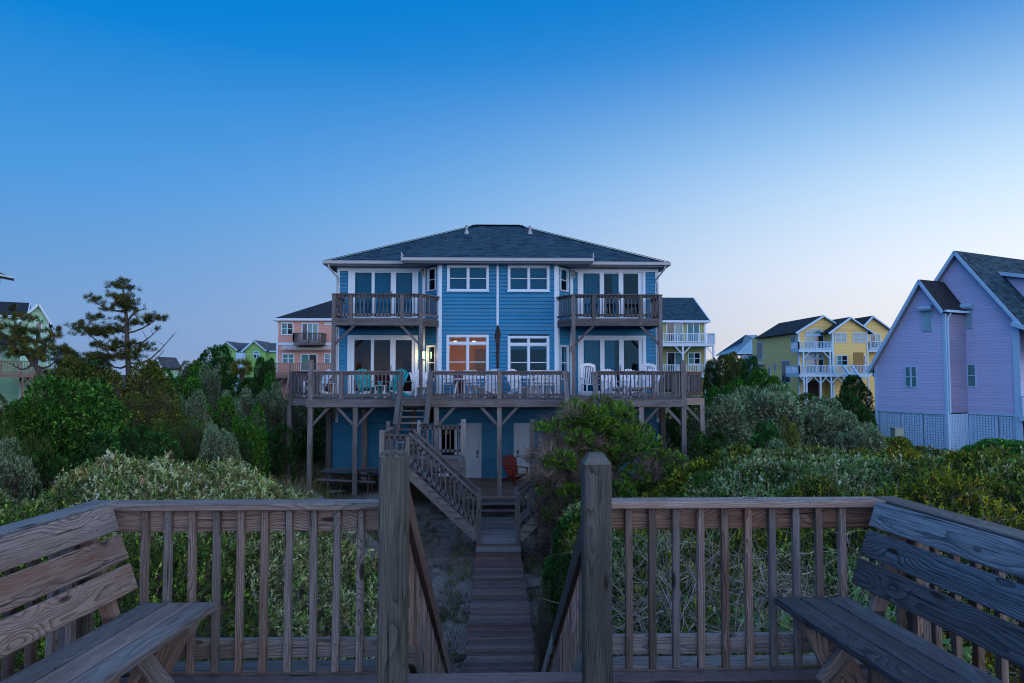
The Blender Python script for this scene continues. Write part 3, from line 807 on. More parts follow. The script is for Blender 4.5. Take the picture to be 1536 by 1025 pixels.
def entrydoor(u0, u1, hinge):
    mb = MB(); tm = .07
    mb.fbox(F0, u0, u0 + tm, -.06, .042, -4.0, gz1); mb.fbox(F0, u1 - tm, u1, -.06, .042, -4.0, gz1); mb.fbox(F0, u0 + tm, u1 - tm, -.06, .042, gz1 - tm, gz1)
    a, b = u0 + tm, u1 - tm; mb.fbox(F0, a, b, -.05, -.01, -4.0, gz1 - tm)
    wd = (b - a); z = -4.0; hh = gz1 - tm + 4.0
    for (c, d) in ((.08, .36), (.42, .76), (.82, .95)):
        for (e, f) in ((.14, .45), (.55, .86)):
            x0, x1, z0, z1 = a + wd * e, a + wd * f, z + hh * c, z + hh * d
            mb.fbox(F0, x0, x1, -.011, -.004, z0, z0 + .02); mb.fbox(F0, x0, x1, -.011, -.004, z1 - .02, z1)
            mb.fbox(F0, x0, x0 + .02, -.011, -.004, z0, z1); mb.fbox(F0, x1 - .02, x1, -.011, -.004, z0, z1)
            mb.fbox(F0, x0 + .05, x1 - .05, -.011, -.003, z0 + .05, z1 - .05)
    d = mb.build('entry_door', M['door'], house)
    h = MB(); hx = b - .09 if hinge == 'l' else a + .09
    h.fbox(F0, hx - .035, hx + .035, -.009, .012, -3.08, -2.93); h.tube([F0.P(hx, .01, -3.18), F0.P(hx, .07, -3.18)], .032, 10); h.fbox(F0, hx - .03, hx + .03, -.009, .008, -3.21, -3.14)
    h.build('door_lock', M['metal'], d)
    return d
entrydoor(gdl[0], gdl[1], 'l'); entrydoor(gdr[0], gdr[1], 'r')
gw = wframe(F0, gwn[0], gwn[1], -3.9, gz1 - .1, 1, house, sash=0, trim=.08)
sh = MB()
for i in range(9):
    a = -1 + 2 * i / 8; sh.tube([(X(671, Y0), Y0 - .05, -2.15), (X(671, Y0) + .13 * a, Y0 - .06, -2.33 + .03 * a * a)], .012, 5)
o = sh.build('straw_ornament', paint('dry_straw', (.32, .19, .05)), None); o.parent = house; o.matrix_basis = Matrix.Translation(-Vector(house.location))

# rooms
def room(u0, u1, y0, y1, z0, z1, mw, mf):
    mb = MB(); mb.cur = 0
    mb.quad((u0, y1, z0), (u1, y1, z0), (u1, y1, z1), (u0, y1, z1)); mb.quad((u0, y0, z0), (u0, y1, z0), (u0, y1, z1), (u0, y0, z1)); mb.quad((u1, y0, z0), (u1, y1, z0), (u1, y1, z1), (u1, y0, z1)); mb.quad((u0, y0, z1), (u1, y0, z1), (u1, y1, z1), (u0, y1, z1))
    mb.cur = 1; mb.quad((u0, y0, z0), (u1, y0, z0), (u1, y1, z0), (u0, y1, z0)); return mb.build('room_interior', [M[mw], M[mf]], house)
xm = X(746.3, YB)
room(xl + .1, xm - .06, Y0 + .1, 31.5, ZF1 + .01, 1.95, 'room', 'floor')
room(xm + .06, xr - .1, Y0 + .1, 31.5, ZF1 + .01, 1.95, 'roomdark', 'floor')
room(xl + .1, xm - .06, Y0 + .1, 30.5, ZF2 + .01, 4.15, 'roomdark', 'floor')
room(xm + .06, xr - .1, Y0 + .1, 30.5, ZF2 + .01, 4.15, 'roomdark', 'floor')
pm = MB(); pm.box(X(645, Y0), X(645, Y0) + .1, Y0 + .6, 31.5, ZF1 + .02, 1.94); pm.build('light_block_wall', M['roomdark'], house)  # added wall that keeps the lamp light out of the left room
for z0_, z1_ in ((ZF1 + .01, 1.95), (ZF2 + .01, 4.15)):
    for a_, b_ in ((cl + .15, xm - .05), (xm + .05, cr - .15)):
        mb = MB(); mb.quad((a_, YB + .1, z0_), (b_, YB + .1, z0_), (b_, Y0 + .12, z0_), (a_, Y0 + .12, z0_)); mb.quad((a_, YB + .1, z1_), (b_, YB + .1, z1_), (b_, Y0 + .12, z1_), (a_, Y0 + .12, z1_)); mb.quad((xm, YB + .06, z0_), (xm, Y0 + .12, z0_), (xm, Y0 + .12, z1_), (xm, YB + .06, z1_)); mb.build('bay_interior', M['room' if a_ < xm - .1 and z0_ < 0 else 'roomdark'], house)
# furnishings seen through the lit glass
fn = MB(); fn.box(X(560, 29), X(596, 29), 28.4, 29.3, ZF1 + .02, .05); fn.box(X(606, 29.5), X(626, 29.5), 29.2, 29.9, ZF1 + .02, .55); fn.build('sofa', M['maroon'], house)
fn = MB(); fn.box(X(712, 30), X(732, 30), 30.9, 31.45, ZF1 + .02, 1.15); fn.box(X(640, 31), X(652, 31), 30.9, 31.4, ZF1 + .02, .4); fn.build('cabinet', M['roomdark'], house)
fn = MB(); fn.box(X(672, 28.6), X(722, 28.6), 28.1, 29.0, -.12, -.07)
for dx in (.05, 1.25): fn.box(X(672, 28.6) + dx, X(672, 28.6) + dx + .06, 28.2, 28.9, ZF1 + .02, -.12)
fn.tube([(X(681, 28.5), 28.4, -.07), (X(681, 28.5), 28.4, .16)], .07, 8); fn.build('dining_table', M['roomdark'], house)
for k, px in enumerate((688, 716)):
    f = MB(); c = at(px, 512.5, 28.3); c.z = min(c.z, 1.72)
    rd = MB(); rd.tube([c + Vector((0, 0, .03)), (c.x, c.y, 1.94)], .012, 6); rd.bar(c + Vector((-.16, 0, .03)), c + Vector((.16, 0, .03)), .02, .02); rd.build('lamp_rod', M['metal'], house)
    for s_, zz_ in ((-1, .0), (1, -.06)): f.tube([c + Vector((s_ * .14, 0, .02 + zz_)), c + Vector((s_ * .14, 0, -.03 + zz_)), c + Vector((s_ * .14, 0, -.08 + zz_))], [.05, .10, .085], 10)
    f.build('ceiling_lamp', M['bulb'], house)
    ld = bpy.data.lights.new('ceiling_lamp_light', 'POINT'); ld.energy = 36; ld.color = (1, .60, .26); ld.shadow_soft_size = .15
    lo = bpy.data.objects.new('ceiling_lamp_light', ld); COL.objects.link(lo); lo.location = (c.x, c.y - .0, c.z - .2)
# porch lights
def sconce(x, y, z, lit):
    f = MB(); f.box(x - .06, x + .06, y - .05, y, z - .14, z + .16); f.box(x - .085, x + .085, y - .17, y - .03, z + .13, z + .16); f.box(x - .05, x + .05, y - .14, y - .04, z - .15, z - .13)
    r = f.build('wall_lamp', M['metal'] if lit else M['white'], house)
    g = MB(); g.box(x - .05, x + .05, y - .14, y - .051, z - .129, z + .129); g.build('lamp_glass', M['lampglass'] if lit else M['glassclear'], r)
sconce(X(634.5, Y0 - .1), Y0 - .035, Z(533, Y0), True)
ld = bpy.data.lights.new('wall_lamp_light', 'POINT'); ld.energy = 14; ld.color = (1, .60, .22); ld.shadow_soft_size = .06
lo = bpy.data.objects.new('wall_lamp_light', ld); COL.objects.link(lo); lo.location = (X(634.5, Y0 - .1), Y0 - .36, Z(534, Y0))
sconce(X(861, Y0 - .1), Y0 - .035, Z(411, Y0), False)
sconce(X(633, Y0 - .1), Y0 - .035, Z(410, Y0), False)
sconce(X(857.5, Y0 - .1), Y0 - .035, Z(524, Y0), False)

# roof
EZ = 4.36; SL = .462
ye = Y0 - .45; yk = Y0 + DB + .45; xe0, xe1 = X(486, ye), X(1004, ye); hw = (yk - ye) / 2
xr0, xr1 = xe0 + hw * .965, xe1 - hw * .965; yr = (ye + yk) / 2; rz_ = EZ + SL * hw
rf = MB()
A, B, C_, D_ = (xe0, ye, EZ), (xe1, ye, EZ), (xe1, yk, EZ), (xe0, yk, EZ); E, G = (xr0, yr, rz_), (xr1, yr, rz_)
rf.sheet([A, B, G, E], .03); rf.sheet([B, C_, G], .03); rf.sheet([C_, D_, E, G], .03); rf.sheet([D_, A, E], .03)
yb = YB - .45; xb0, xb1 = X(603, yb), X(889, yb)
k = .37; ym = (SL * ye - k * yb) / (SL - k); zm = EZ + k * (ym - yb)
rf.sheet([(xb0, yb, EZ + .01), (xb1, yb, EZ + .01), (xb1, ym, zm + .01), (xb0, ym, zm + .01)], .03)
roof = rf.build('roof', M['shingle'], house)
cap = MB()
for a, b in ((A, E), (B, G), (E, G), (C_, G), (D_, E)):
    cap.bar(Vector(a) + Vector((0, 0, .03)), Vector(b) + Vector((0, 0, .03)), .26, .025)
cap.build('ridge_cap', M['shingle'], roof)
for px, py in ((700, 352), (795, 351)):
    Yv = 30.6; c = at(px, py, Yv); zr = EZ + SL * (Yv - ye)
    f = MB(); f.tube([(c.x, Yv, zr - .1), (c.x, Yv, zr + .30)], .05, 10); f.tube([(c.x, Yv, zr + .3), (c.x, Yv, zr + .36)], .065, 10); f.tube([(c.x, Yv, zr - .05), (c.x, Yv, zr + .13)], [.13, .07], 10); f.build('vent_pipe', M['vent'], roof)
gt = MB()
def gut(x0, x1, y, z): gt.bar((x0, y, z - .055), (x1, y, z - .055), .12, .11); gt.bar((x0, y - .062, z - .008), (x1, y - .062, z - .008), .012, .02)
gut(xe0 - .05, xb0 - .02, ye - .06, EZ); gut(xb1 + .02, xe1 + .05, ye - .06, EZ); gut(xb0 - .03, xb1 + .03, yb - .06, EZ + .005)
gt.bar((xe0 - .06, ye, EZ - .055), (xe0 - .06, yk, EZ - .055), .11, .12); gt.bar((xe1 + .06, ye, EZ - .055), (xe1 + .06, yk, EZ - .055), .11, .12)
gt.box(xb0 - .06, xb0 - .03, yb - .12, ye + .1, EZ - .12, EZ + .20); gt.box(xb1 + .03, xb1 + .06, yb - .12, ye + .1, EZ - .12, EZ + .20)
gt.build('gutter', M['gutter'], house)
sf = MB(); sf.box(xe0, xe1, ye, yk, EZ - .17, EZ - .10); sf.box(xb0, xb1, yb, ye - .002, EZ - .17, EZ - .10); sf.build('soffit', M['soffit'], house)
for s_, xc, xe in ((1, xl, xe0), (-1, xr, xe1)):
    d = MB(); yy_ = Y0 - .06
    d.tube([(xe + .12 * s_, ye - .03, EZ - .1), (xe + .13 * s_, ye - .0, EZ - .25), (xc + .08 * s_, yy_, EZ - .62), (xc + .03 * s_, yy_, EZ - .8), (xc + .03 * s_, yy_, -1.7)], .038, 8)
    d.build('downspout', M['gutter'], house)

# ------------------------------------------------------------------ balconies (parts of the house)
def baluster_run(parent, P0, P1, h0, h1, sp, mat, skip=(), wd=.036, name='baluster'):
    P0 = Vector(P0); P1 = Vector(P1); L = (P1 - P0).length; n = max(1, int(L / sp)); me = None
    for i in range(1, n):
        p = P0.lerp(P1, i / n)
        if any(abs((p - Vector(s_)).length) < .09 for s_ in skip): continue
        mb = MB(); mb.bar(p + Vector((0, 0, h0)), p + Vector((0, 0, h1)), wd, wd, up=(P1 - P0))
        mb.build(name, mat, parent)
def balcony(pxa, pxb, side):
    YF = 25.0; W = M['farwood']; x0, x1 = X(pxa, YF), X(pxb, YF)
    zf = ZF2 - .03; zc = Z(442, YF)
    inner = x1 if side < 0 else x0
    xi = (cl - .02) if side < 0 else (cr + .02)      # meets the bay corner
    out = x0 if side < 0 else x1
    b = MB()
    yb_ = YB - .05
    poly = [(out, YF, zf), (inner, YF, zf), (xi, yb_, zf), (xi if side > 0 else xi, yb_, zf), (out, Y0 - .03, zf)]
    poly = [(out, YF, zf), (inner, YF, zf), (xi, yb_, zf), ((bl if side < 0 else br_), Y0 - .03, zf), (out, Y0 - .03, zf)]
    b.prism([(p[0], p[1], p[2] - .04) for p in poly], (0, 0, .04))
    fl = b.build('balcony', W, house)
    r = MB()
    r.bar((out, YF - .02, zf - .16), (inner, YF - .02, zf - .16), .04, .24); r.bar((inner, YF - .02, zf - .16), (xi, yb_, zf - .16), .04, .24); r.bar((out, YF, zf - .16), (out, Y0 - .03, zf - .16), .04, .24)
    n = 6
    for i in range(1, n): xx = out + (inner - out) * i / n; r.bar((xx, YF, zf - .14), (xx, Y0 - .05, zf - .14), .04, .19)
    r.build('joists', W, fl)
    corners = [(out, Y0 - .06), (out, YF), (inner, YF), (xi, yb_)]
    rl = MB()
    for a, c in zip(corners[:-1], corners[1:]):
        rl.bar((a[0], a[1], zc), (c[0], c[1], zc), .14, .036); rl.bar((a[0], a[1], zc - .075), (c[0], c[1], zc - .075), .036, .09); rl.bar((a[0], a[1], zf + .11), (c[0], c[1], zf + .11), .036, .09)
    rl.build('handrail', W, fl)
    for a, c in zip(corners[:-1], corners[1:]): baluster_run(fl, (a[0], a[1], 0), (c[0], c[1], 0), zf + .07, zc - .02, .135, W)
    for k, px_ in enumerate(((pxa + 1, 525, 602, pxb - 1) if side < 0 else (pxa + 1, 891, 962, pxb - 1))):
        xx = X(px_, YF); long_ = k in (0, 3)
        p = MB(); p.bar((xx, YF + .02, ZF1 if long_ else zf - .26), (xx, YF + .02, zc + .0), .13, .13, up=(0, 1, 0)); p.build('post', W, fl)
        if long_:
            d = 1 if k == 0 else -1
            q = MB(); q.bar((xx + d * .04, YF + .02, zf - .98), (xx + d * .75, YF + .02, zf - .27), .085, .04, up=(0, 1, 0)); q.build('knee_brace', W, fl)
balcony(498.5, 632, -1); balcony(859.5, 992.5, 1)
# ------------------------------------------------------------------ raised deck
M['palewood'] = wood('pale_stringer_wood', (.26, .26, .22), (.13, .125, .105), (.18, .18, .15), 90, .7, True, .2)
W = M['farwood']; YD = 22.75
deck = empty('raised_deck', (.1, 24.7, -4.8), 0, 'weathered grey timber deck on tall posts along the front of the blue duplex', 'deck')
dx0, dx1 = X(465, YD), X(1024, YD)
YE = 24.1; ex0, ex1 = X(437, YE), X(1053, YE)
zd = -.80
d = MB(); n = int((Y0 - YD) / .14)
for i in range(n):
    y = YD - .06 + i * .14
    a = dx0 if y < YE else ex0; b = dx1 if y < YE else ex1
    y1_ = min(y + .135, Y0 - .05)
    if y1_ > YB - .05: d.bar((a, (y + y1_) / 2, zd - .018), (cl - .7, (y + y1_) / 2, zd - .018), y1_ - y, .036); d.bar((cr + .7, (y + y1_) / 2, zd - .018), (b, (y + y1_) / 2, zd - .018), y1_ - y, .036)
    else: d.bar((a, (y + y1_) / 2, zd - .018), (b, (y + y1_) / 2, zd - .018), y1_ - y, .036)
for s_ in (ex0, ex1):
    o_ = xl if s_ < 0 else xr
    for i in range(36):
        y = Y0 + i * .14; 
        if y > Y0 + 3.2: break
        d.bar((s_, y + .07, zd - .018), (o_, y + .07, zd - .018), .135, .036)
d.build('deck_boards', W, deck)
d = MB()
d.bar((dx0 - .08, YD - .10, zd - .155), (dx1 + .08, YD - .10, zd - .155), .045, .235)
d.bar((dx0 - .08, YD - .10, zd - .155), (dx0 - .08, YE, zd - .155), .045, .235); d.bar((dx1 + .08, YD - .1, zd - .155), (dx1 + .08, YE, zd - .155), .045, .235)
d.bar((ex0 - .06, YE, zd - .155), (dx0 - .08, YE, zd - .155), .045, .235)
d.bar((ex0 - .06, YE, zd - .155), (ex0 - .06, Y0 + 3, zd - .155), .045, .235); d.bar((ex1 + .06, YE, zd - .155), (ex1 + .06, Y0 + 3, zd - .155), .045, .235)
d.bar((dx0, YD + 2.0, zd - .34), (dx1, YD + 2.0, zd - .34), .09, .2)
xx = dx0 + .4
while xx < dx1: d.bar((xx, YD - .08, zd - .14), (xx, Y0 - .3 if not cl - .3 < xx < cr + .3 else YB - .1, zd - .14), .04, .2); xx += .41
d.build('beams', W, deck)
lt = MB(); lt.bar((dx1 + .08, YE, zd - .155), (ex1 + .06, YE, zd - .155), .045, .235); lt.build('replaced_fascia_board', M['lightwood'], deck)
def dpost(px, Y, ztop, zbot=None, wd=.15):
    x_ = X(px, Y); p = MB(); zb_ = float(gz(x_, Y)) - .2 if zbot is None else zbot
    p.bar((x_, Y, zb_), (x_, Y, ztop), wd, wd, up=(0, 1, 0)); return p.build('post', M['greywood'], deck), x_
def brace(px, Y, sgn, zt=zd - .28):
    x_ = X(px, Y); b = MB(); b.bar((x_ + sgn * .05, Y, zt - .60), (x_ + sgn * .62, Y, zt + .02), .09, .04, up=(0, 1, 0)); b.build('knee_brace', M['farwood'], deck)
tall = Z(540, YD)
for px_, ztp in ((466.5, tall), (534, zd - .27), (749, None), (1024.5, tall), (961, zd - .27), (655, zd - .27), (860, zd - .27)):
    if px_ == 749: dpost(px_, YD + .02, zd + .93, -4.02)
    else: dpost(px_, YD, ztp, None if px_ not in (655, 860) else -5.0)
for px_ in (435.5, 1052): dpost(px_, YE, zd - .27)
for px_ in (495, 548, 620, 880, 993): dpost(px_, YD + 3.3, zd - .25, None, .19)
for px_, s_ in ((534, 1), (534, -1), (466.5, 1), (749, 1), (749, -1), (1024.5, -1), (961, 1), (961, -1), (655, 1), (860, -1)): brace(px_, YD, s_)
brace(1052, YE, -1); 
# railings of the deck
rl = tag(empty('railing', (0, 0, 0), 0, parent=deck)); rl.matrix_basis = Matrix.Translation(-Vector(deck.location))
railpart = MB(); zc = zd + .905
def drail(xa, xb, Y, Yb=None, light=False):
    Yb = Y if Yb is None else Yb; mb = MB()
    mb.bar((xa, Y - .01, zc), (xb, Yb - .01, zc), .14, .036); mb.bar((xa, Y, zc - .07), (xb, Yb, zc - .07), .036, .10); mb.bar((xa, Y, zd + .12), (xb, Yb, zd + .12), .036, .09)
    return mb
segs = [(dx0, X(602, YD)), (X(647, YD), X(749, YD)), (X(749, YD), X(852, YD)), (X(895, YD), dx1)]
top = MB()
rp = None
def build_rail(mb, mat): 
    o = mb.build('handrail', mat, deck); return o
for (a, b) in segs:
    o = build_rail(drail(a, b, YD), W)
    baluster_run(o, (a, YD - .035, 0), (b, YD - .035, 0), zd + .06, zc - .03, .125 if a > dx0 else .122, W)
    for q in (a, b):
        if q not in (dx0, dx1) and abs(q - X(749, YD)) > .1:
            p = MB(); p.bar((q, YD, zd - .27), (q, YD, zc - .02), .09, .09, up=(0, 1, 0)); p.build('post', W, o)
for px_ in (512, 980):
    p = MB(); p.bar((X(px_, YD), YD, zd - .02), (X(px_, YD), YD, zc - .02), .12, .10, up=(0, 1, 0)); p.build('post', W, deck)
o = build_rail(drail(ex0, dx0, YE), W); baluster_run(o, (ex0, YE, 0), (dx0, YE, 0), zd + .06, zc - .03, .12, W)
p = MB(); p.bar((ex0, YE, zd - .27), (ex0, YE, zc), .12, .12, up=(0, 1, 0)); p.build('post', W, o)
o = build_rail(drail(dx1, ex1, YE), M['lightwood']); baluster_run(o, (dx1, YE, 0), (ex1, YE, 0), zd + .06, zc - .03, .095, W)
for q, Ya, Yb in ((dx0, YD, YE), (dx1, YD, YE), (ex0, YE, Y0 + 3), (ex1, YE, Y0 + 3)):
    o = build_rail(drail(q, q, Ya, Yb), W)
    mb = MB(); L = Yb - Ya; k = int(L / .14)
    for i in range(1, k): mb.bar((q, Ya + L * i / k, zd + .06), (q, Ya + L * i / k, zc - .03), .036, .036)
    mb.build('side_balusters', W, o)
bpy.data.objects.remove(rl)

# ------------------------------------------------------------------ porch at ground level
porch = empty('porch_deck', (.1, 24.7, -4.2), 0, 'low timber porch floor in front of the two white entry doors', 'deck')
d = MB(); y = 22.45; px0, px1 = X(655, 24.5), X(815, 24.5)
while y < Y0 - .06: d.bar((px0, y + .07, -4.018), (px1, y + .07, -4.018), .134, .036); y += .14
d.build('deck_boards', M['deckwood'], porch)
d = MB(); d.bar((px0, 22.43, -4.15), (px1, 22.43, -4.15), .04, .22); d.bar((px0, 22.6, -4.4), (px1, 22.6, -4.4), .04, .25)
d.build('beams', W, porch)
for xx in (px0 + .1, .1, px1 - .1):
    for yy_ in (22.66, 26): d = MB(); d.bar((xx, yy_, -5.3), (xx, yy_, -4.04), .14, .14, up=(0, 1, 0)); d.build('post', W, porch)
for k, (yy_, zz_) in enumerate(((22.27, -4.17), (22.02, -4.34))):
    s_ = MB(); s_.bar((X(722, 22.2), yy_, zz_), (X(778, 22.2), yy_, zz_), .27, .04); s_.build('step', W, porch)
s_ = MB()
for q in (723, 777): s_.bar((X(q, 22.2), 22.42, -4.28), (X(q, 22.2), 21.95, -4.5), .04, .2)
s_.build('step_stringers', W, porch)

# ------------------------------------------------------------------ boardwalk
walk = empty('boardwalk', (.1, 15, -5.1), 0, 'narrow boardwalk of reddish weathered planks leading to the porch steps', 'boardwalk')
WX = .12
def planks(y0, y1, z, hw, mat, pw=.14, slope=0.0, name='planks'):
    mb = MB(); y = y0
    while y < y1 - .02:
        j = random.uniform(-.018, .018); zz_ = z + slope * (y - y0)
        mb.bar((WX - hw + j, y + pw / 2, zz_ - .018 + random.uniform(-.004, .004)), (WX + hw + j, y + pw / 2, zz_ - .018 + random.uniform(-.004, .004)), pw - random.uniform(.006, .014), .036, ch=.003); y += pw
    return mb.build(name, mat, walk)
planks(7.3, 18.80, -4.80, .605, M['redwood'])
planks(19.12, 21.75, -4.50, .61, M['farwood'])
planks(18.80, 19.05, -4.652, .61, M['redwood'], .125)
for yy_, zz_ in ((19.10, -4.60), (18.82, -4.75)):
    s_ = MB(); s_.bar((WX - .61, yy_, zz_ + .005), (WX + .61, yy_, zz_ + .005), .03, .145, up=(0, 0, 1)); s_.build('riser_board', paint('worn_pale_riser', (.21, .24, .27), .7, .5, 14), walk)
s_ = MB()
for q in (-.52, .52):
    s_.bar((WX + q, 7.3, -4.93), (WX + q, 18.7, -4.93), .05, .18); s_.bar((WX + q, 19.1, -4.62), (WX + q, 21.7, -4.62), .05, .18)
for yy_ in (9, 11.4, 13.8, 16.2, 18.4, 20.4):
    for q in (-.48, .48): s_.bar((WX + q, yy_, -5.6), (WX + q, yy_, -4.85), .1, .1, up=(0, 1, 0))
s_.build('joists', W, walk)

# ------------------------------------------------------------------ stairs: deck -> landing -> boardwalk
def staircase(sx, label):
    """sx = +1: the one left of the walk; -1: its mirror image"""
    cx = WX
    def mx(x_): return x_ if sx > 0 else 2 * cx - x_
    def V(x_, y_, z_): return Vector((mx(x_), y_, z_))
    root = empty('staircase', (mx(-2.6), 20.5, -5.1), 0, label, 'staircase')
    G = M['greywood']; zl = -2.47
    lx0, lx1, lx2 = X(573, 19), X(613, 19), X(696, 21.2)
    ya, yb2 = 19.0, 21.2
    d = MB(); y = ya
    while y < yb2:
        x1_ = lx1 if y < 20.15 else lx2
        d.bar(V(lx0, y + .07, zl - .018), V(x1_, y + .07, zl - .018), .134, .036); y += .14
    d.build('landing', G, root)
    d = MB(); d.bar(V(lx0, ya, zl - .14), V(lx1, ya, zl - .14), .04, .2); d.bar(V(lx0, ya, zl - .14), V(lx0, yb2, zl - .14), .04, .2); d.bar(V(lx0, yb2, zl - .14), V(lx2, yb2, zl - .14), .04, .2); d.bar(V(lx1, 20.15, zl - .14), V(lx2, 20.15, zl - .14), .04, .2); d.bar(V(lx2, 20.15, zl - .14), V(lx2, yb2, zl - .14), .04, .2)
    d.build('landing_frame', G, root)
    # newel posts
    for (px_, Y, zt, zb_, wd) in ((574, 19.0, Z(645, 19), -5.4, .13), (583, 21.2, Z(632, 21.2), -5.4, .12), (612, 19.0, Z(655, 19), -5.4, .11), (629, 21.2, Z(631, 21.2), -2.6, .11), (695.5, 21.2, Z(629, 21.2), -5.4, .15), (690, 20.2, zl, -5.4, .11)):
        p = MB(); xx_ = X(px_, Y); p.bar(V(xx_, Y, zb_), V(xx_, Y, zt), wd, wd, up=(0, 1, 0)); p.build('newel_post', G, root)
    # landing rails
    def rail(P0, P1, h=.86, mat=W, cap=True, sp=.13):
        P0 = V(*P0); P1 = V(*P1); mb = MB(); U = Vector((0, 0, 1))
        mb.bar(P0 + U * h, P1 + U * h, .11 if cap else .04, .036); mb.bar(P0 + U * (h - .07), P1 + U * (h - .07), .036, .09); mb.bar(P0 + U * .12, P1 + U * .12, .036, .09)
        o = mb.build('handrail', mat, root); baluster_run(o, P0, P1, .08, h - .03, sp, mat); return o
    rail((lx0, ya, zl), (lx1, ya, zl), .80); rail((X(629, 21.2), yb2, zl), (lx2, yb2, zl), .90); rail((lx0, ya, zl), (lx0, yb2, zl), .85)
    # lower flight along X
    x0_, x1_ = lx1 + .02, X(717, 19) ; z0_, z1_ = zl, -4.50
    for Yk in (19.02, 20.06):
        st = MB(); st.bar(V(x0_ - .05, Yk, z0_ - .20), V(x1_ + .0, Yk, z1_ + .02), .05, .26, up=(0, 0, 1)); st.build('stringer', M['palewood'] if Yk < 19.5 else G, root)
        P0 = V(x0_, Yk - .03, z0_); P1 = V(x1_, Yk - .03, z1_); U = Vector((0, 0, 1))
        mb = MB(); mb.bar(P0 + U * .86, P1 + U * 1.16, .10, .04); mb.bar(P0 + U * .78, P1 + U * 1.08, .036, .09); mb.bar(P0 + U * .16, P1 + U * .30, .036, .09)
        o = mb.build('handrail', W, root); n_ = 15
        for i in (range(1, n_) if Yk < 19.5 else range(3, n_, 4)):
            q = P0.lerp(P1, i / n_); k_ = i / n_; b = MB(); b.bar(q + U * (.12 + .14 * k_), q + U * (.8 + .3 * k_), .036, .036, up=(0, 1, 0)); b.build('baluster', W, o)
        p = MB(); p.bar(V(x1_ + .02, Yk, -5.5), V(x1_ + .02, Yk, z1_ + 1.2), .11, .11, up=(0, 1, 0)); p.build('newel_post', G, root)
    n_ = 11
    for i in range(1, n_):
        k_ = i / n_; q = V(x0_ + (x1_ - x0_) * k_, 19.54, z0_ + (z1_ - z0_) * k_)
        t_ = MB(); t_.bar(q + Vector((0, -.56, 0)), q + Vector((0, .56, 0)), .25, .038); t_.build('tread', W, root)
    # upper flight along Y
    ux0, ux1 = X(602, 22.2), X(643, 22.2); y0_, y1_ = 22.65, 21.0; n_ = 9
    for xx_ in (ux0, ux1):
        st = MB(); st.bar(V(xx_, y0_ + .02, zd - .18), V(xx_, y1_ - .02, zl - .02), .05, .26); st.build('stringer', W, root)
    for i in range(1, n_):
        k_ = i / n_; t_ = MB(); yy_ = y0_ + (y1_ - y0_) * k_; zz_ = zd + (zl - zd) * k_
        t_.bar(V(ux0, yy_, zz_), V(ux1, yy_, zz_), .24, .038); t_.build('tread', G, root)
    for xx_ in (ux0 - .03, ux1 + .03):
        mb = MB(); a_ = V(xx_, y0_ - .1, zd + .88); b_ = V(xx_, y1_ + .1, zl + .95); mb.bar(a_, b_, .14, .04); mb.bar(a_ - Vector((0, 0, .08)), b_ - Vector((0, 0, .08)), .036, .1)
        mb.bar(a_ - Vector((0, 0, .70)), b_ - Vector((0, 0, .75)), .036, .09); o = mb.build('handrail', M['farwood'], root)
        for i in range(1, 12):
            q = a_.lerp(b_, i / 12); b = MB(); b.bar(q - Vector((0, 0, .74)), q - Vector((0, 0, .05)), .036, .036); b.build('baluster', W, o)
    # short flight from the landing down to the porch side
    for i in range(7):
        t_ = MB(); zz_ = zl - .2 * (i + 1); yy_ = 21.35 + .16 * i
        t_.bar(V(X(650, 21.8), yy_, zz_), V(X(688, 21.8), yy_, zz_), .2, .036); t_.build('tread', W, root)
    return root
staircase(1, 'two flight grey timber staircase with a landing left of the boardwalk')
staircase(-1, 'mirrored grey timber staircase right of the boardwalk mostly hidden by the juniper')
# ------------------------------------------------------------------ dune-top viewing platform (the photographer stands on it)
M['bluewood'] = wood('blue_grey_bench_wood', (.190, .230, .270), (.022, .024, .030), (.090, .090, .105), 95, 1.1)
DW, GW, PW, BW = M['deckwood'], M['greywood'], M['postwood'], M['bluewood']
ZFL = -1.70; YR = 3.95; ZC = Z(751, YR, 741)
plat = empty('viewing_platform', (0, 1.5, ZFL), 0, 'weathered board floor of the dune top platform in the foreground', 'platform')
CXL, CXR = X(150, YR, 751), X(1335, YR, 751)
AL = R(5.0)
def sideX(s_, y): return (CXL - (YR - y) * math.tan(AL)) if s_ < 0 else (CXR + (YR - y) * math.tan(AL))
d = MB(); y = YR + .05
y = 3.99
first = True
while y > -2.2:
    y0_ = y - .138
    yc = (y + y0_) / 2
    d.bar((sideX(-1, yc) + .0, yc, ZFL - .019), (sideX(1, yc), yc, ZFL - .019), .134, .038, ch=.004); y -= .143
d.build('floor_boards', M['redwood'], plat)
d = MB()
for s_ in (-1, 1):
    d.bar((sideX(s_, YR), YR, ZFL - .16), (sideX(s_, -2.2), -2.2, ZFL - .16), .04, .235)
d.bar((CXL, YR - .0, ZFL - .16), (CXR, YR - .0, ZFL - .16), .04, .235)
xx = CXL + .3
while xx < CXR: d.bar((xx, YR - .05, ZFL - .16), (xx, -2.1, ZFL - .16), .04, .23); xx += .42
for xx in (CXL, -.9, .9, CXR):
    for yy_ in (3.6, .5): d.bar((xx, yy_, -6), (xx, yy_, ZFL - .05), .14, .14, up=(0, 1, 0))
d.build('joists', GW, plat)
e = MB()
e.bar((CXL - .1, 4.07, ZFL + .0), (X(569, 3.9) + .02, 4.07, ZFL + .0), .15, .038, ch=.004); e.build('edge_board', GW, plat)
e = MB(); e.bar((X(917, 3.9) - .02, 4.07, ZFL + .0), (CXR + .1, 4.07, ZFL + .0), .15, .038, ch=.004); e.build('edge_board', GW, plat)

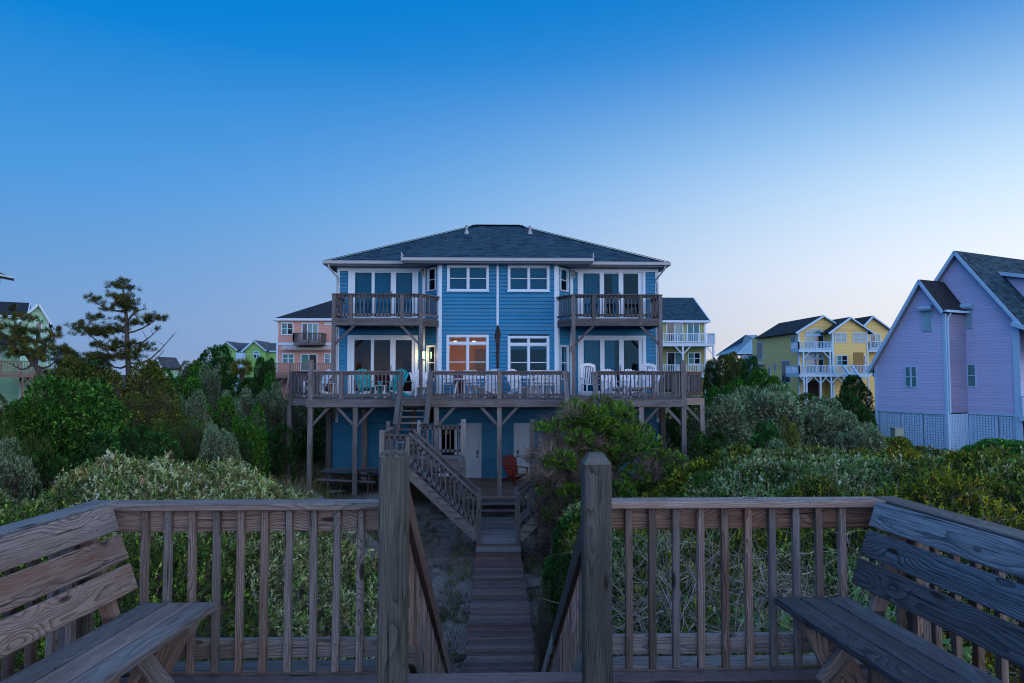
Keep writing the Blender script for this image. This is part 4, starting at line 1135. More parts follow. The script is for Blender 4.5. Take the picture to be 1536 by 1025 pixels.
def big_post(px, peaked, label, rl):
    x_ = X(px, 3.66); zt = Z(682, 3.59); hw = .0725; ch = .010
    mb = MB(); zs = zt - (.055 if peaked else .012)
    p0, p1 = (x_, 3.66, ZFL - .6), (x_, 3.66, zs); mb.bar(p0, p1, .145, .145, up=(0, 1, 0), ch=ch)
    o = random.uniform(0, 9)
    def ring(h, z): return [Vector((x_ + a * h, 3.66 + b * h, z)) for a, b in ((-1, -1), (1, -1), (1, 1), (-1, 1))]
    if peaked:
        A = ring(hw, zs + .0005) + ring(hw * .52, zt)
        mb.add(A, [(0, 1, 5, 4), (1, 2, 6, 5), (2, 3, 7, 6), (3, 0, 4, 7), (4, 5, 6, 7)], [(p.x + o, p.y * 3, 30 + p.z) for p in A])
    else:   # frayed, splintered end grain
        rr = random.Random(3); N = 13; P = []; 
        for j in range(N + 1):
            for i in range(N + 1):
                a = -1 + 2 * i / N; b = -1 + 2 * j / N; e_ = max(abs(a), abs(b))
                hgt = .018 * (1 - e_ ** 4) + rr.uniform(-.008, .012) - (.02 if e_ > .95 else 0)
                P.append(Vector((x_ + a * hw * .97, 3.66 + b * hw * .97, zs + .004 + max(hgt, -.004))))
        f = [(j * (N + 1) + i, j * (N + 1) + i + 1, (j + 1) * (N + 1) + i + 1, (j + 1) * (N + 1) + i) for j in range(N) for i in range(N)]
        mb.add(P, f, [(p.x + o, (p.y) * 2, 30 + p.z) for p in P])
        for i in range(70):
            a = rr.uniform(-1, 1); b = rr.choice((-1, 1)) * rr.uniform(.8, 1.0)
            if rr.random() < .4: a, b = b, a
            q = Vector((x_ + a * hw, 3.66 + b * hw, zs)); mb.bar(q, q + Vector((rr.uniform(-.006, .006), rr.uniform(-.006, .006), rr.uniform(.006, .022))), .004, .003)
    return mb.build('post', PW, rl)

def front_rail(xa, xb, label, pxs, tall_px, peaked):
    root = empty('railing', ((xa + xb) / 2, YR, ZFL), 0, label, 'railing')
    c = MB(); c.bar((xa, YR, ZC - .019), (xb, YR, ZC - .019), .145, .038, ch=.005); c.build('cap_board', DW, root)
    zb = ZC - .038
    c = MB(); c.bar((xa, YR + .028, zb - .068), (xb, YR + .028, zb - .068), .036, .125, ch=.003); c.build('top_rail', DW, root)
    c = MB(); c.bar((xa, YR + .028, Z(970, YR + .01, 741)), (xb, YR + .028, Z(970, YR + .01, 741)), .036, .105, ch=.003); c.build('bottom_rail', GW, root)
    for k, px in enumerate(pxs):
        x_ = X(px, YR - .02, 780); zbt = Z(1006, YR - .01, 741); j = random.uniform(-.006, .006)
        b = MB(); b.bar((x_ + j, YR - .009, zbt), (x_, YR - .009, zb - .001), .040, .036, up=(0, 1, 0), ch=.004, cut0=(0, -.5))
        o = b.build('baluster', DW if random.random() < .45 else GW, root)
        s_ = MB()
        for zz_ in (zb - .05, Z(962, YR, 741)): s_.tube([(x_, YR - .0285, zz_), (x_, YR - .0262, zz_)], .004, 8)
        s_.build('screw', M['metal'], o)
    big_post(tall_px, peaked, '', root); return root
front_rail(CXL + .03, X(573, YR), 'foreground timber railing left of the steps with a frayed flat topped post', (217, 252, 288, 325, 361, 397, 433, 470, 506, 541), 593, False)
front_rail(X(912, YR), CXR - .03, 'foreground timber railing right of the steps with a peaked post', (943, 978, 1014, 1051, 1087, 1122, 1158, 1194, 1228, 1264), 893, True)

# side railings behind the benches
def side_rail(s_, label):
    root = empty('railing', (sideX(s_, 2), 2, ZFL), 0, label, 'railing')
    a = Vector((sideX(s_, YR + .06), YR + .06, 0)); b = Vector((sideX(s_, -2.2), -2.2, 0)); dr = (b - a).normalized(); nrm = Vector((-dr.y, dr.x, 0)) * (1 if s_ > 0 else -1)
    if nrm.x * s_ > 0: nrm = -nrm
    U = Vector((0, 0, 1))
    t_ = math.tan(AL) 
    c = MB(); c.bar(a + U * (ZC - .018 + .001), b + U * (ZC - .018), .145, .038, ch=.005); c.build('cap_board', GW, root)
    off = -nrm * .03
    for zz_, hh in ((ZC - .10, .12), (ZFL + .17, .10)):
        c = MB(); c.bar(a + off + U * zz_ + dr * .1, b + off + U * zz_, .036, hh, ch=.003); c.build('rail', DW, root)
    L = (b - a).length; n_ = int(L / .137)
    for i in range(1, n_):
        q = a + dr * (L * i / n_) + off * -.25; m_ = MB(); m_.bar(q + U * (ZFL - .02), q + U * (ZC - .04), .038, .038, up=tuple(dr), ch=.003); m_.build('baluster', DW, root)
    for k_ in (.03, .42, .8):
        q = a + dr * (L * k_) + off * 2.2; m_ = MB(); m_.bar(q + U * (ZFL - 1.0), q + U * (ZC - .04), .09, .09, up=tuple(dr), ch=.004); m_.build('post', GW, root)
    return root
side_rail(-1, 'foreground side railing behind the left bench'); side_rail(1, 'foreground side railing behind the right bench')

# benches
def bench(s_, label):
    a = AL
    dr = Vector((s_ * math.sin(a), -math.cos(a), 0))      # from far end towards the camera
    inn = Vector((-s_ * math.cos(a), -math.sin(a), 0))    # towards the middle of the platform
    ZS = ZFL + .455
    pxf, pxb = (329, 212) if s_ < 0 else (1160, 1272)
    YS = 3.84
    fx = at(pxf, 890, YS).x; bx = at(pxb, 890, YS).x
    root = empty('bench', ((fx + bx) / 2 , YS - 1.2, ZFL), 0, label, 'bench')
    far_b = Vector((bx, YS, 0)); wd = abs(fx - bx) * math.cos(a); LB = 5.2
    U = Vector((0, 0, 1)); t_ = math.tan(a)
    nb = 3; bw = (wd - .012) / nb
    sg = 1
    for i in range(nb):
        off = (i + .5) * wd / nb
        c = far_b + inn * off
        c = c + dr * ((YS - c.y) / dr.y if dr.y else 0)   # slide to the square-cut end
        m_ = MB()
        # end cut square to the railing: slope along the board's width
        sidev = dr.cross(U).normalized(); sl_ = -(sidev.y) / dr.y
        m_.bar(c + U * (ZS - .019 + random.uniform(-.001, .001)), c + dr * LB + U * (ZS - .019), bw - .006, .038, ch=.005, cut0=(sl_, 0)); m_.build('seat_board', M['darkwood'] if s_ > 0 else (GW, DW, GW)[i], root)
    # back slats, leaning outwards
    lean = R(19); updir = (U * math.cos(lean) - inn * math.sin(lean)).normalized(); back_n = (inn * math.cos(lean) + U * math.sin(lean)).normalized()
    base = far_b - inn * .022 + U * (ZS + .080)
    bh = .144; gap = .022
    for i in range(3):
        c = base + updir * (bh / 2 + i * (bh + gap)); c = c + dr * ((YS - c.y) / dr.y)
        m_ = MB(); sidev = dr.cross(back_n).normalized(); sl_ = -(sidev.y) / dr.y; sl2 = -(back_n.y) / dr.y
        m_.bar(c + dr * (.02), c + dr * LB, bh, .036, up=tuple(back_n), ch=.004, cut0=(sl_, sl2)); m_.build('back_board', (M['darkwood'], BW, BW)[i] if s_ > 0 else (DW, DW, DW)[i], root)
    # uprights behind the slats and supports
    for k_ in (.16, 1.32, 2.5, 3.7):
        q = far_b + dr * k_
        m_ = MB(); c0 = q - inn * .055; m_.bar(c0 + U * (ZFL), c0 + U * (ZS - .02), .036, .088, up=tuple(inn), ch=.003)
        c1 = c0 + U * (ZS - .04) ; m_.bar(c1 - updir * .06 , c1 + updir * .545, .036, .085, up=tuple(back_n), ch=.003); m_.build('upright', M['lightwood'], root)
        m_ = MB(); m_.bar(q - inn * .03 + U * (ZS - .038 - .045), q + inn * (wd - .03) + U * (ZS - .038 - .045), .038, .088, ch=.003, cut1=(0, .45)); m_.build('seat_bearer', GW, root)
        m_ = MB(); q2 = q + dr * .037
        m_.bar(q2 + inn * (wd - .12) + U * (ZS - .05), q2 + inn * .10 + U * ZFL, .18, .036, up=tuple(dr), ch=.003); m_.build('leg', DW, root)
        m_ = MB(); q3 = q + dr * .078; m_.bar(q3 + inn * .05 + U * (ZS - .06), q3 + inn * (.30) + U * (ZFL + .10), .088, .036, up=tuple(dr), ch=.003); m_.build('cross_brace', GW, root)
        sc_ = MB()
        for i in range(3):
            for dy_ in (-.035, .035):
                c = base + updir * (bh / 2 + i * (bh + gap) + dy_) + dr * (k_ + .02 * i); sc_.tube([c + back_n * .0175, c + back_n * .0192], .0048, 8)
            for dy_ in (-.035, .035):
                c = far_b + inn * ((i + .5) * wd / nb + dy_) + dr * k_ + U * ZS; sc_.tube([c - U * .001, c + U * .0012], .0048, 8)
        sc_.build('screws', M['metal'], root)
    return root
bench(-1, 'brown weathered slatted bench on the left side of the platform'); bench(1, 'blue grey weathered slatted bench on the right side of the platform')

# stairs down from the platform
st = empty('steps', (0, 5.6, -3.4), 0, 'steep timber steps dropping from the platform to the boardwalk', 'steps')
n_ = 16; za, zb_ = ZFL, -4.80; ya, yb2 = 4.02, 7.35
for i in range(1, n_):
    k_ = i / n_; t_ = MB(); yy_ = ya + (yb2 - ya) * k_; zz_ = za + (zb_ - za) * k_
    t_.bar((-.46, yy_, zz_), (.60, yy_, zz_), .24, .038, ch=.003); t_.build('tread', M['redwood'], st)
t_ = MB()
for q in (-.47, .61): t_.bar((q, ya, za - .2), (q, yb2 + .1, zb_ - .12), .045, .26)
t_.build('stringer', GW, st)
def stair_rail(s_, label):
    root = empty('stair_railing', (s_ * .5, 5.6, -3.4), 0, label, 'railing')
    x_ = X(628, 3.9) - .005 if s_ < 0 else X(862, 3.9) ; x_ = -.485 if s_ < 0 else .555
    P0 = Vector((x_, 3.76, Z(741, 3.8, 741))); P1 = Vector((x_ + (.0), 6.35, Z(958, 6.35, 741))); 
    P2 = Vector((x_, 7.9, P1.z - (P0.z - P1.z) / (6.35 - 3.76) * 1.55))
    U = Vector((0, 0, 1)); dn = (P1 - P0).normalized(); nv = Vector((1, 0, 0)).cross(dn); nv = nv if nv.z > 0 else -nv
    for k_, (a, b) in enumerate(((P0, P1), (P1, P2))):
        c = MB(); c.bar(a, b, .036, .14, up=tuple(nv), ch=.003); c.build('handrail', M['redwood'] if k_ == 0 else DW, root)
    c = MB(); c.bar(P0 - U * .74 + Vector((0, .35, -.25)), P2 - U * .78, .036, .1, ch=.003); c.build('bottom_rail', GW, root)
    n_ = 28
    for i in range(1, n_):
        q = P0.lerp(P2, i / n_); b = MB(); b.bar(q - U * .86 + Vector((s_ * .035, 0, 0)), q - U * .02 + Vector((s_ * .035, 0, 0)), .036, .036, up=(0, 1, 0)); b.build('baluster', DW, root)
    for q in (P1, P2):
        b = MB(); b.bar((q.x + s_ * .065, q.y + .04, -5.6), (q.x + s_ * .065, q.y + .04, q.z - .03), .09, .09, up=(0, 1, 0), ch=.004); b.build('post', GW, root)
    return root
stair_rail(-1, 'sloping handrail down the left side of the platform steps'); stair_rail(1, 'sloping handrail down the right side of the platform steps')
# ------------------------------------------------------------------ outdoor furniture
def adirondack(mat, label, cat='chair', group=None):
    root = empty('adirondack_chair', (0, 0, 0), 0, label, cat, group); m_ = M[mat]
    s = MB()
    for i in range(7):
        y = -.28 + i * .082; z = .36 - i * .018
        s.bar((-.27, y, z), (.27, y, z), .072, .02)
    s.build('seat', m_, root)
    b = MB()
    for i in range(7):
        u = (i - 3) / 3; top = 1.0 - .12 * u * u; xx = u * .21
        b.bar((xx, .20, .26), (u * .31, .50, top), .070, .018, up=(0, 1, .3))
    b.bar((-.27, .33, .60), (.27, .33, .60), .02, .06, up=(0, -.4, 1)); b.build('backrest', m_, root)
    for s_ in (-1, 1):
        a = MB(); a.bar((s_ * .32, -.36, .56), (s_ * .32, .40, .54), .12, .022); a.build('armrest', m_, root)
        l = MB(); l.bar((s_ * .29, -.30, 0), (s_ * .29, -.30, .55), .03, .09, up=(0, 1, 0)); l.build('leg', m_, root)
        l = MB(); l.bar((s_ * .255, -.30, .33), (s_ * .255, .62, .02), .028, .10); l.build('leg', m_, root)
    return root
def place(o, px, Y, z, rz, label, group=None, first=None):
    o.location = (X(px, Y), Y, z); o.rotation_euler = (0, 0, R(rz)); o['label'] = label
    if group: o['group'] = group
    return o
zdk = zd + .001
tealc = adirondack('teal', ''); place(tealc, 551, 23.9, zdk, 32, 'teal adirondack chair left of the small white table on the raised deck')
c = copy_tree(tealc); place(c, 589, 24.0, zdk, -28, 'teal adirondack chair right of the small white table on the raised deck')
wc = adirondack('whitepl', ''); place(wc, 632, 25.3, zdk, 20, 'white adirondack chair on the deck beside the lit wall lamp')
for px_, Y, rz, lb in ((474, 24.8, -50, 'white adirondack chair in the far left corner of the raised deck'),
                       (727, 24.2, -42, 'white adirondack chair just left of the centre post of the raised deck'),
                       (781, 24.2, 38, 'white adirondack chair just right of the centre post of the raised deck'),
                       (921, 24.0, 18, 'white slatted adirondack chair in front of the right sliding door, the left one'),
                       (951, 24.1, 12, 'white slatted adirondack chair in front of the right sliding door, the right one'),
                       (973, 24.4, -25, 'white adirondack chair at the right end of the raised deck near the house corner')):
    place(copy_tree(wc), px_, Y, zdk, rz, lb)
rc = adirondack('redpaint', ''); place(rc, 774, 25.4, -4.0, 33, 'dark red adirondack chair on the porch before the right entry door')
# small tables
def side_table(px, Y, w_, d_, h, label, mat='whitepl', legs=4):
    root = empty('side_table', (0, 0, 0), 0, label, 'table'); t_ = MB()
    n_ = 5
    for i in range(n_): t_.bar((-w_ / 2, -d_ / 2 + d_ * (i + .5) / n_, h), (w_ / 2, -d_ / 2 + d_ * (i + .5) / n_, h), d_ / n_ - .012, .02)
    t_.build('tabletop', M[mat], root)
    for a in (-1, 1):
        for b in (-1, 1): l = MB(); l.bar((a * (w_ / 2 - .05), b * (d_ / 2 - .05), 0), (a * (w_ / 2 - .05), b * (d_ / 2 - .05), h - .01), .045, .03, up=(0, 1, 0)); l.build('leg', M[mat], root)
    root.location = (X(px, Y), Y, zdk); return root
side_table(571, 23.7, .42, .42, .42, 'small white side table between the two teal chairs')
side_table(493, 24.9, .55, .5, .48, 'small white slatted table left end of the raised deck')
side_table(940, 23.7, .34, .34, .42, 'small white side table between the slatted chairs by the right sliding door')
# dining sets
def dining_chair(label, group=None):
    root = empty('patio_chair', (0, 0, 0), 0, label, 'chair', group); m_ = M['whitepl']
    s = MB(); s.box(-.24, .24, -.23, .23, .42, .45); s.build('seat', m_, root)
    b = MB(); b.bar((-.24, .23, .90), (.24, .23, .90), .03, .09); b.bar((-.24, .22, .56), (.24, .22, .56), .03, .06)
    for i in range(6): xx = -.19 + .076 * i; b.bar((xx, .225, .5), (xx, .23, .92), .035, .015, up=(0, 1, 0))
    b.build('backrest', m_, root)
    for a in (-1, 1):
        for b_ in (-1, 1): l = MB(); l.bar((a * .22, b_ * .21, 0), (a * .22, b_ * .21, .9 if b_ > 0 else .42), .035, .03, up=(0, 1, 0)); l.build('leg', m_, root)
        r_ = MB(); r_.bar((a * .25, -.22, .65), (a * .25, .23, .65), .045, .025); r_.bar((a * .24, -.2, .42), (a * .24, -.2, .64), .03, .03, up=(0, 1, 0)); r_.build('armrest', m_, root)
    return root
dc = dining_chair('')
specs = ((708, 24.1, 165, 'white plastic patio chair at the white table below the lit window'), (676, 24.9, 20, 'white plastic patio chair beside the maroon cushion under the lit window'),
         (803, 23.9, 190, 'white plastic patio chair left of the round white table'), (826, 24.0, 160, 'white plastic patio chair right of the round white table'), (815, 25.2, 5, 'white plastic patio chair behind the round white table with its back against the dark window'))
for i, (px_, Y, rz, lb) in enumerate(specs):
    o = dc if i == 0 else copy_tree(dc); place(o, px_, Y, zdk, rz, lb)
def ptable(px, Y, w_, h, label):
    root = empty('patio_table', (0, 0, 0), 0, label, 'table'); t_ = MB(); n_ = 20
    pts = [(w_ * math.cos(6.2832 * i / n_), w_ * .9 * math.sin(6.2832 * i / n_), h) for i in range(n_)]
    t_.prism(pts, (0, 0, .03)); t_.build('tabletop', M['whitepl'], root)
    for k in range(4):
        a = .78 + k * 1.571; l = MB(); l.bar((.45 * w_ * math.cos(a), .4 * w_ * math.sin(a), h), (.78 * w_ * math.cos(a), .7 * w_ * math.sin(a), 0), .05, .05, up=(0, 1, 0)); l.build('leg', M['whitepl'], root)
    root.location = (X(px, Y), Y, zdk); return root
ptable(814, 24.5, .55, .68, 'round white patio table on the raised deck right of the centre post'); ptable(694, 24.3, .55, .62, 'white patio table on the raised deck below the lit window')
# rocking chairs: tall arched backs
def rocker(label):
    root = empty('rocking_chair', (0, 0, 0), 0, label, 'chair'); m_ = M['whitepl']
    s = MB(); s.box(-.27, .27, -.25, .25, .42, .45); s.build('seat', m_, root)
    b = MB(); 
    for i in range(7): xx = -.21 + .07 * i; b.bar((xx, .25, .45), (xx, .36, 1.08), .03, .014, up=(0, 1, 0))
    for i in range(8):
        u = -1 + 2 * i / 8; v_ = -1 + 2 * (i + 1) / 8; b.bar((u * .29, .365, 1.17 - .07 * u * u), (v_ * .29, .365, 1.17 - .07 * v_ * v_), .03, .11)
    for a in (-1, 1): b.bar((a * .27, .24, .42), (a * .28, .37, 1.13), .045, .03, up=(0, 1, 0))
    b.build('backrest', m_, root)
    for a in (-1, 1):
        r_ = MB(); pts = [(a * .27, -.45 + .15 * i, .02 + .012 * (i - 3) ** 2 * .6) for i in range(8)]
        for p, q in zip(pts[:-1], pts[1:]): r_.bar(p, q, .03, .04)
        r_.build('rocker', m_, root)
        l = MB(); l.bar((a * .27, -.24, .05), (a * .27, -.24, .64), .04, .04, up=(0, 1, 0)); l.bar((a * .27, .24, .05), (a * .27, .24, .45), .04, .04, up=(0, 1, 0)); l.build('leg', m_, root)
        l = MB(); l.bar((a * .30, -.28, .65), (a * .30, .28, .66), .08, .022); l.build('armrest', m_, root)
    return root
rk = rocker(''); place(rk, 887, 25.1, zdk, 14, 'tall backed white rocking chair left of the right sliding door'); place(copy_tree(rk), 974, 25.6, zdk, -6, 'tall backed white rocking chair against the right corner of the house')
# maroon cushion leaning on a chair
mb = MB(); x0_ = X(680, 24.9); mb.bar((x0_, 25.1, zdk + .45), (x0_ + .35, 25.15, zdk + .47), .14, .86); mb.bar((x0_ + .45, 24.7, zdk + .44), (x0_ + .05, 24.72, zdk + .45), .5, .09)
o = mb.build('lounge_cushion', M['maroon']); tag(o, 'maroon lounge cushion propped up on the deck below the lit window', 'cushion')
# closed umbrella at the centre post
M['umbrella'] = paint('dark_umbrella_fabric', (.060, .046, .048), .85, .5, 12)
um = empty('patio_umbrella', (X(746.5, 23.2), 23.2, zdk), 0, 'closed dark patio umbrella standing behind the centre post of the raised deck', 'umbrella')
p = MB(); c = Vector((X(746.5, 23.2), 23.2, 0)); p.tube([c + Vector((0, 0, zdk)), c + Vector((0, 0, Z(487, 23.2)))], .022, 8); p.build('pole', M['farwood'], um)
p = MB(); zt_, zb2 = Z(489, 23.2), Z(553, 23.2); n_ = 14; k_ = 10; pts = []
prof = [.035, .07, .075, .055, .065, .045, .048, .042, .046, .04]
for j in range(k_):
    z_ = zt_ + (zb2 - zt_) * j / (k_ - 1)
    for i in range(n_):
        a = 6.2832 * i / n_; rr_ = prof[j] * (1 + (.28 if i % 2 else -.22)) * (1 + .30 * math.sin(i * 2.3 + j * 1.7)); pts.append(c + Vector((rr_ * math.cos(a), rr_ * math.sin(a), z_)))
f = [(j * n_ + i, j * n_ + (i + 1) % n_, (j + 1) * n_ + (i + 1) % n_, (j + 1) * n_ + i) for j in range(k_ - 1) for i in range(n_)]
p.add(pts, f); p.build('canopy', M['umbrella'], um)
p = MB(); p.tube([c + Vector((0, 0, zdk)), c + Vector((0, 0, zdk + .06)), c + Vector((0, 0, zdk + .12))], [.22, .20, .05], 14); p.build('base', M['metal'], um)
# picnic table under the deck
pt = empty('picnic_table', (X(528, 23.6), 23.6, float(gz(X(528, 23.6), 23.6))), 0, 'grey wooden picnic table under the left side of the raised deck', 'table')
cx_, zg = X(528, 23.6), -4.02
def pb(name, *bars):
    mb = MB()
    for b in bars: mb.bar(*b)
    return mb.build(name, M['farwood'], pt)
pb('tabletop', *[((cx_ - .95, 23.3 + .145 * i, zg + .76), (cx_ + .95, 23.3 + .145 * i, zg + .76), .138, .038) for i in range(5)])
for yy_ in (22.98, 24.22): pb('bench_seat', ((cx_ - .95, yy_, zg + .55), (cx_ + .95, yy_, zg + .45), .24, .038))
for xx in (-.65, .65):
    pb('leg', ((cx_ + xx, 23.2, zg + .01), (cx_ + xx, 23.5, zg + .74), .038, .09)); pb('leg', ((cx_ + xx, 24.0, zg + .01), (cx_ + xx, 23.7, zg + .74), .038, .09)); pb('cross_beam', ((cx_ + xx + .04, 22.9, zg + .41), (cx_ + xx + .04, 24.3, zg + .41), .038, .09)); 
# low timber retaining edge under the deck
mb = MB()
for i in range(6): mb.bar((X(468, 22.0), 22.0, -4.08 - .17 * i), (X(600, 22.0), 22.0, -4.08 - .17 * i), .12, .16)
o = mb.build('retaining_edge', M['farwood']); tag(o, 'low timber retaining edge on the slope below the picnic table', 'edging')
# leaves piled: utility box near the lilac house
bx = at(1346, 652, 33.5); mb = MB(); mb.box(bx.x - .22, bx.x + .22, 33.3, 33.7, bx.z - 1.6, bx.z + .30); mb.box(bx.x - .25, bx.x + .25, 33.27, 33.73, bx.z + .301, bx.z + .34)
o = mb.build('utility_box', paint('pale_green_grey_paint', (.25, .30, .26))); tag(o, 'pale grey green utility box in the scrub below the lilac house', 'utility box')
# ------------------------------------------------------------------ neighbouring houses
M['salmon'] = siding('salmon_siding', (.62, .33, .27), .17); M['lime'] = siding('yellow_green_siding', (.33, .36, .13), .17)
M['yellow'] = siding('yellow_siding', (.74, .56, .20), .17); M['mint'] = siding('mint_green_siding', (.36, .66, .44), .17)
M['gables'] = siding('apple_green_siding', (.24, .50, .16), .17); M['lilac'] = siding('lilac_siding', (.52, .54, .78), .155, 0, .22)
M['bluewhite'] = paint('blue_white_trim', (.40, .62, .80), .5, .1); M['tan'] = paint('brown_privacy_screen', (.26, .17, .05), .6, .2)
M['redbrown'] = paint('red_brown_wood', (.28, .19, .14), .7, .4, 5); M['dark'] = paint('opening_shade_black', (.02, .02, .022), .8)  # near-black colour stands in for the shade inside openings
M['awning'] = paint('pale_awning', (.50, .47, .45), .7, .1); M['slate'] = shingle('blue_grey_shingles', (.060, .075, .090), (.110, .130, .150))
M['shutter'] = paint('pale_roller_shutter', (.30, .50, .60), .6, .1, 5)

class NH:
    def __init__(s, name, Y, pxc, label, mat, roofm='shingle2', trimm='white', zb=-5.2, cat='house'):
        s.Y = Y; s.r = empty(name, (X(pxc, Y), Y, zb), 0, label, cat); s.mat = M[mat]; s.rm = M[roofm]; s.tm = M[trimm]; s.F = Fr(0, Y); s.zb = zb
    def wall(s, x0, x1, y0, y1, z0, z1): mb = MB(); mb.box(x0, x1, y0, y1, z0, z1); return mb.build('wall', s.mat, s.r)
    def win(s, pa, pb, ya, yb, cols=1, F=None, Y=None, name='window', trans=0, blind='curtain', sash=.5):
        Y = Y or s.Y; F = F or Fr(0, Y)
        u0, u1 = X(pa, Y), X(pb, Y); z1, z0 = Z(ya, Y), Z(yb, Y)
        mb = MB(); t_ = .09
        mb.fbox(F, u0, u1, .0, .05, z0, z0 + t_); mb.fbox(F, u0, u1, .0, .05, z1 - t_, z1); mb.fbox(F, u0, u0 + t_, .0, .05, z0 + t_, z1 - t_); mb.fbox(F, u1 - t_, u1, .0, .05, z0 + t_, z1 - t_)
        wd = (u1 - u0 - 2 * t_) / cols
        for c in range(1, cols): mb.fbox(F, u0 + t_ + wd * c - .04, u0 + t_ + wd * c + .04, .0, .046, z0 + t_, z1 - t_)
        if sash: zm = z0 + (z1 - z0) * sash; mb.fbox(F, u0 + t_, u1 - t_, .0, .035, zm - .025, zm + .025)
        o = mb.build(name, s.tm, s.r)
        for c in range(cols):
            g = MB(); a, b = u0 + t_ + wd * c, u0 + t_ + wd * (c + 1)
            g.quad(F.P(a, .02, z0 + t_), F.P(b, .02, z0 + t_), F.P(b, .02, z1 - t_), F.P(a, .02, z1 - t_)); g.build('pane', M['pane_teal'] if (c + int(pa)) % 3 != 1 else M['pane_dark'], o)
        return o
    def hip(s, x0, x1, y0, y1, z, sl, oh=.45, gable=None):
        x0 -= oh; x1 += oh; y0 -= oh; y1 += oh; hw_ = (y1 - y0) / 2; zr = z + sl * hw_; ym = (y0 + y1) / 2
        a0 = x0 + (0 if gable and 'l' in gable else hw_); a1 = x1 - (0 if gable and 'r' in gable else hw_)
        A, B, C, D, E, G = (x0, y0, z), (x1, y0, z), (x1, y1, z), (x0, y1, z), (a0, ym, zr), (a1, ym, zr)
        rf = MB(); rf.sheet([A, B, G, E], .12); rf.sheet([C, D, E, G], .12)
        if a1 != x1: rf.sheet([B, C, G], .12)
        if a0 != x0: rf.sheet([D, A, E], .12)
        o = rf.build('roof', s.rm, s.r)
        g = MB(); g.bar((x0, y0 - .03, z - .08), (x1, y0 - .03, z - .08), .08, .2); g.bar((x0 - .03, y0, z - .08), (x0 - .03, y1, z - .08), .08, .2); g.bar((x1 + .03, y0, z - .08), (x1 + .03, y1, z - .08), .08, .2); g.box(x0, x1, y0, y1, z - .15, z - .125)
        if gable:
            for q, xx in (('l', x0), ('r', x1)):
                if q in gable: g.bar((xx, y0, z - .05), (xx, ym, zr - .05), .1, .18); g.bar((xx, y1, z - .05), (xx, ym, zr - .05), .1, .18)
        g.build('fascia', s.tm, s.r); return o
    def gab(s, x0, x1, xa, yf, yb, z, za, oh=.4, ohs=.4, wall=True):
        """gable facing the sea: eaves z, apex (xa, za), from yf back to yb"""
        if wall:
            mb = MB(); mb.prism([(x0, yf, z - .02), (x1, yf, z - .02), (xa, yf, za - .05)], (0, yb - yf, 0)); mb.build('gable_wall', s.mat, s.r)
        k0 = (za - z) / (xa - x0); k1 = (za - z) / (x1 - xa); e0 = (x0 - ohs, z - k0 * ohs); e1 = (x1 + ohs, z - k1 * ohs)
        rf = MB(); rf.sheet([(e0[0], yf - oh, e0[1] + .1), (e0[0], yb, e0[1] + .1), (xa, yb, za + .1), (xa, yf - oh, za + .1)], .12)
        rf.sheet([(e1[0], yf - oh, e1[1] + .1), (e1[0], yb, e1[1] + .1), (xa, yb, za + .1), (xa, yf - oh, za + .1)], .12); rf.build('roof', s.rm, s.r)
        g = MB(); g.bar((e0[0], yf - oh - .03, e0[1] - .0), (xa, yf - oh - .03, za + .0), .05, .22, up=(0, 0, 1)); g.bar((e1[0], yf - oh - .03, e1[1] - .0), (xa, yf - oh - .03, za + .0), .05, .15, up=(0, 0, 1)); g.build('rake_trim', s.tm, s.r)
    def deck(s, pa, pb, yfl, yrl, dep, mat, Y=None, posts=(), zb=None, name='balcony', sp=.16, braces=True):
        Y = Y or s.Y; yf = Y - dep; x0, x1 = X(pa, yf), X(pb, yf); zf = Z(yfl, yf); zr = Z(yrl, yf); m_ = M[mat]
        mb = MB(); mb.box(x0, x1, yf, Y, zf - .28, zf); o = mb.build(name, m_, s.r)
        mb = MB()
        for (a, b) in (((x0, yf), (x1, yf)), ((x0, yf), (x0, Y)), ((x1, yf), (x1, Y))):
            A = Vector((a[0], a[1], 0)); B = Vector((b[0], b[1], 0)); U = Vector((0, 0, 1))
            mb.bar(A + U * zr, B + U * zr, .12, .07); mb.bar(A + U * (zf + .12), B + U * (zf + .12), .05, .08)
            n_ = int((B - A).length / sp)
            for i in range(n_ + 1): q = A.lerp(B, i / n_); w_ = .045 if i % 12 else .12; mb.bar(q + U * zf, q + U * zr, w_, w_, up=(0, 1, 0))
        mb.build('railing', m_, o)
        for px in posts:
            p = MB(); xx = X(px, yf); p.bar((xx, yf + .08, (zb if zb is not None else s.zb)), (xx, yf + .08, zf - .27), .15, .15, up=(0, 1, 0)); p.build('post', m_, o)
            if braces:
                for sg in (-1, 1):
                    q = MB(); q.bar((xx + sg * .06, yf + .08, zf - 1.0), (xx + sg * .7, yf + .08, zf - .3), .09, .07, up=(0, 1, 0))
                    if x0 - .1 < xx + sg * .7 < x1 + .1: q.build('knee_brace', m_, o)
        return o
def pane(name, col):
    m, t = newmat(name); g = t.n('ShaderNodeNewGeometry'); nz = t.noise(g.outputs['Position'], 1.2, 2, .5)
    finish(t, t.mix(t.m('MULTIPLY', nz, .6), col, tuple(q * .3 for q in col)), .08, .6); return m
M['pane_teal'] = pane('curtained_window_pane', (.10, .26, .27)); M['pane_dark'] = pane('dark_window_pane', (.012, .022, .028))

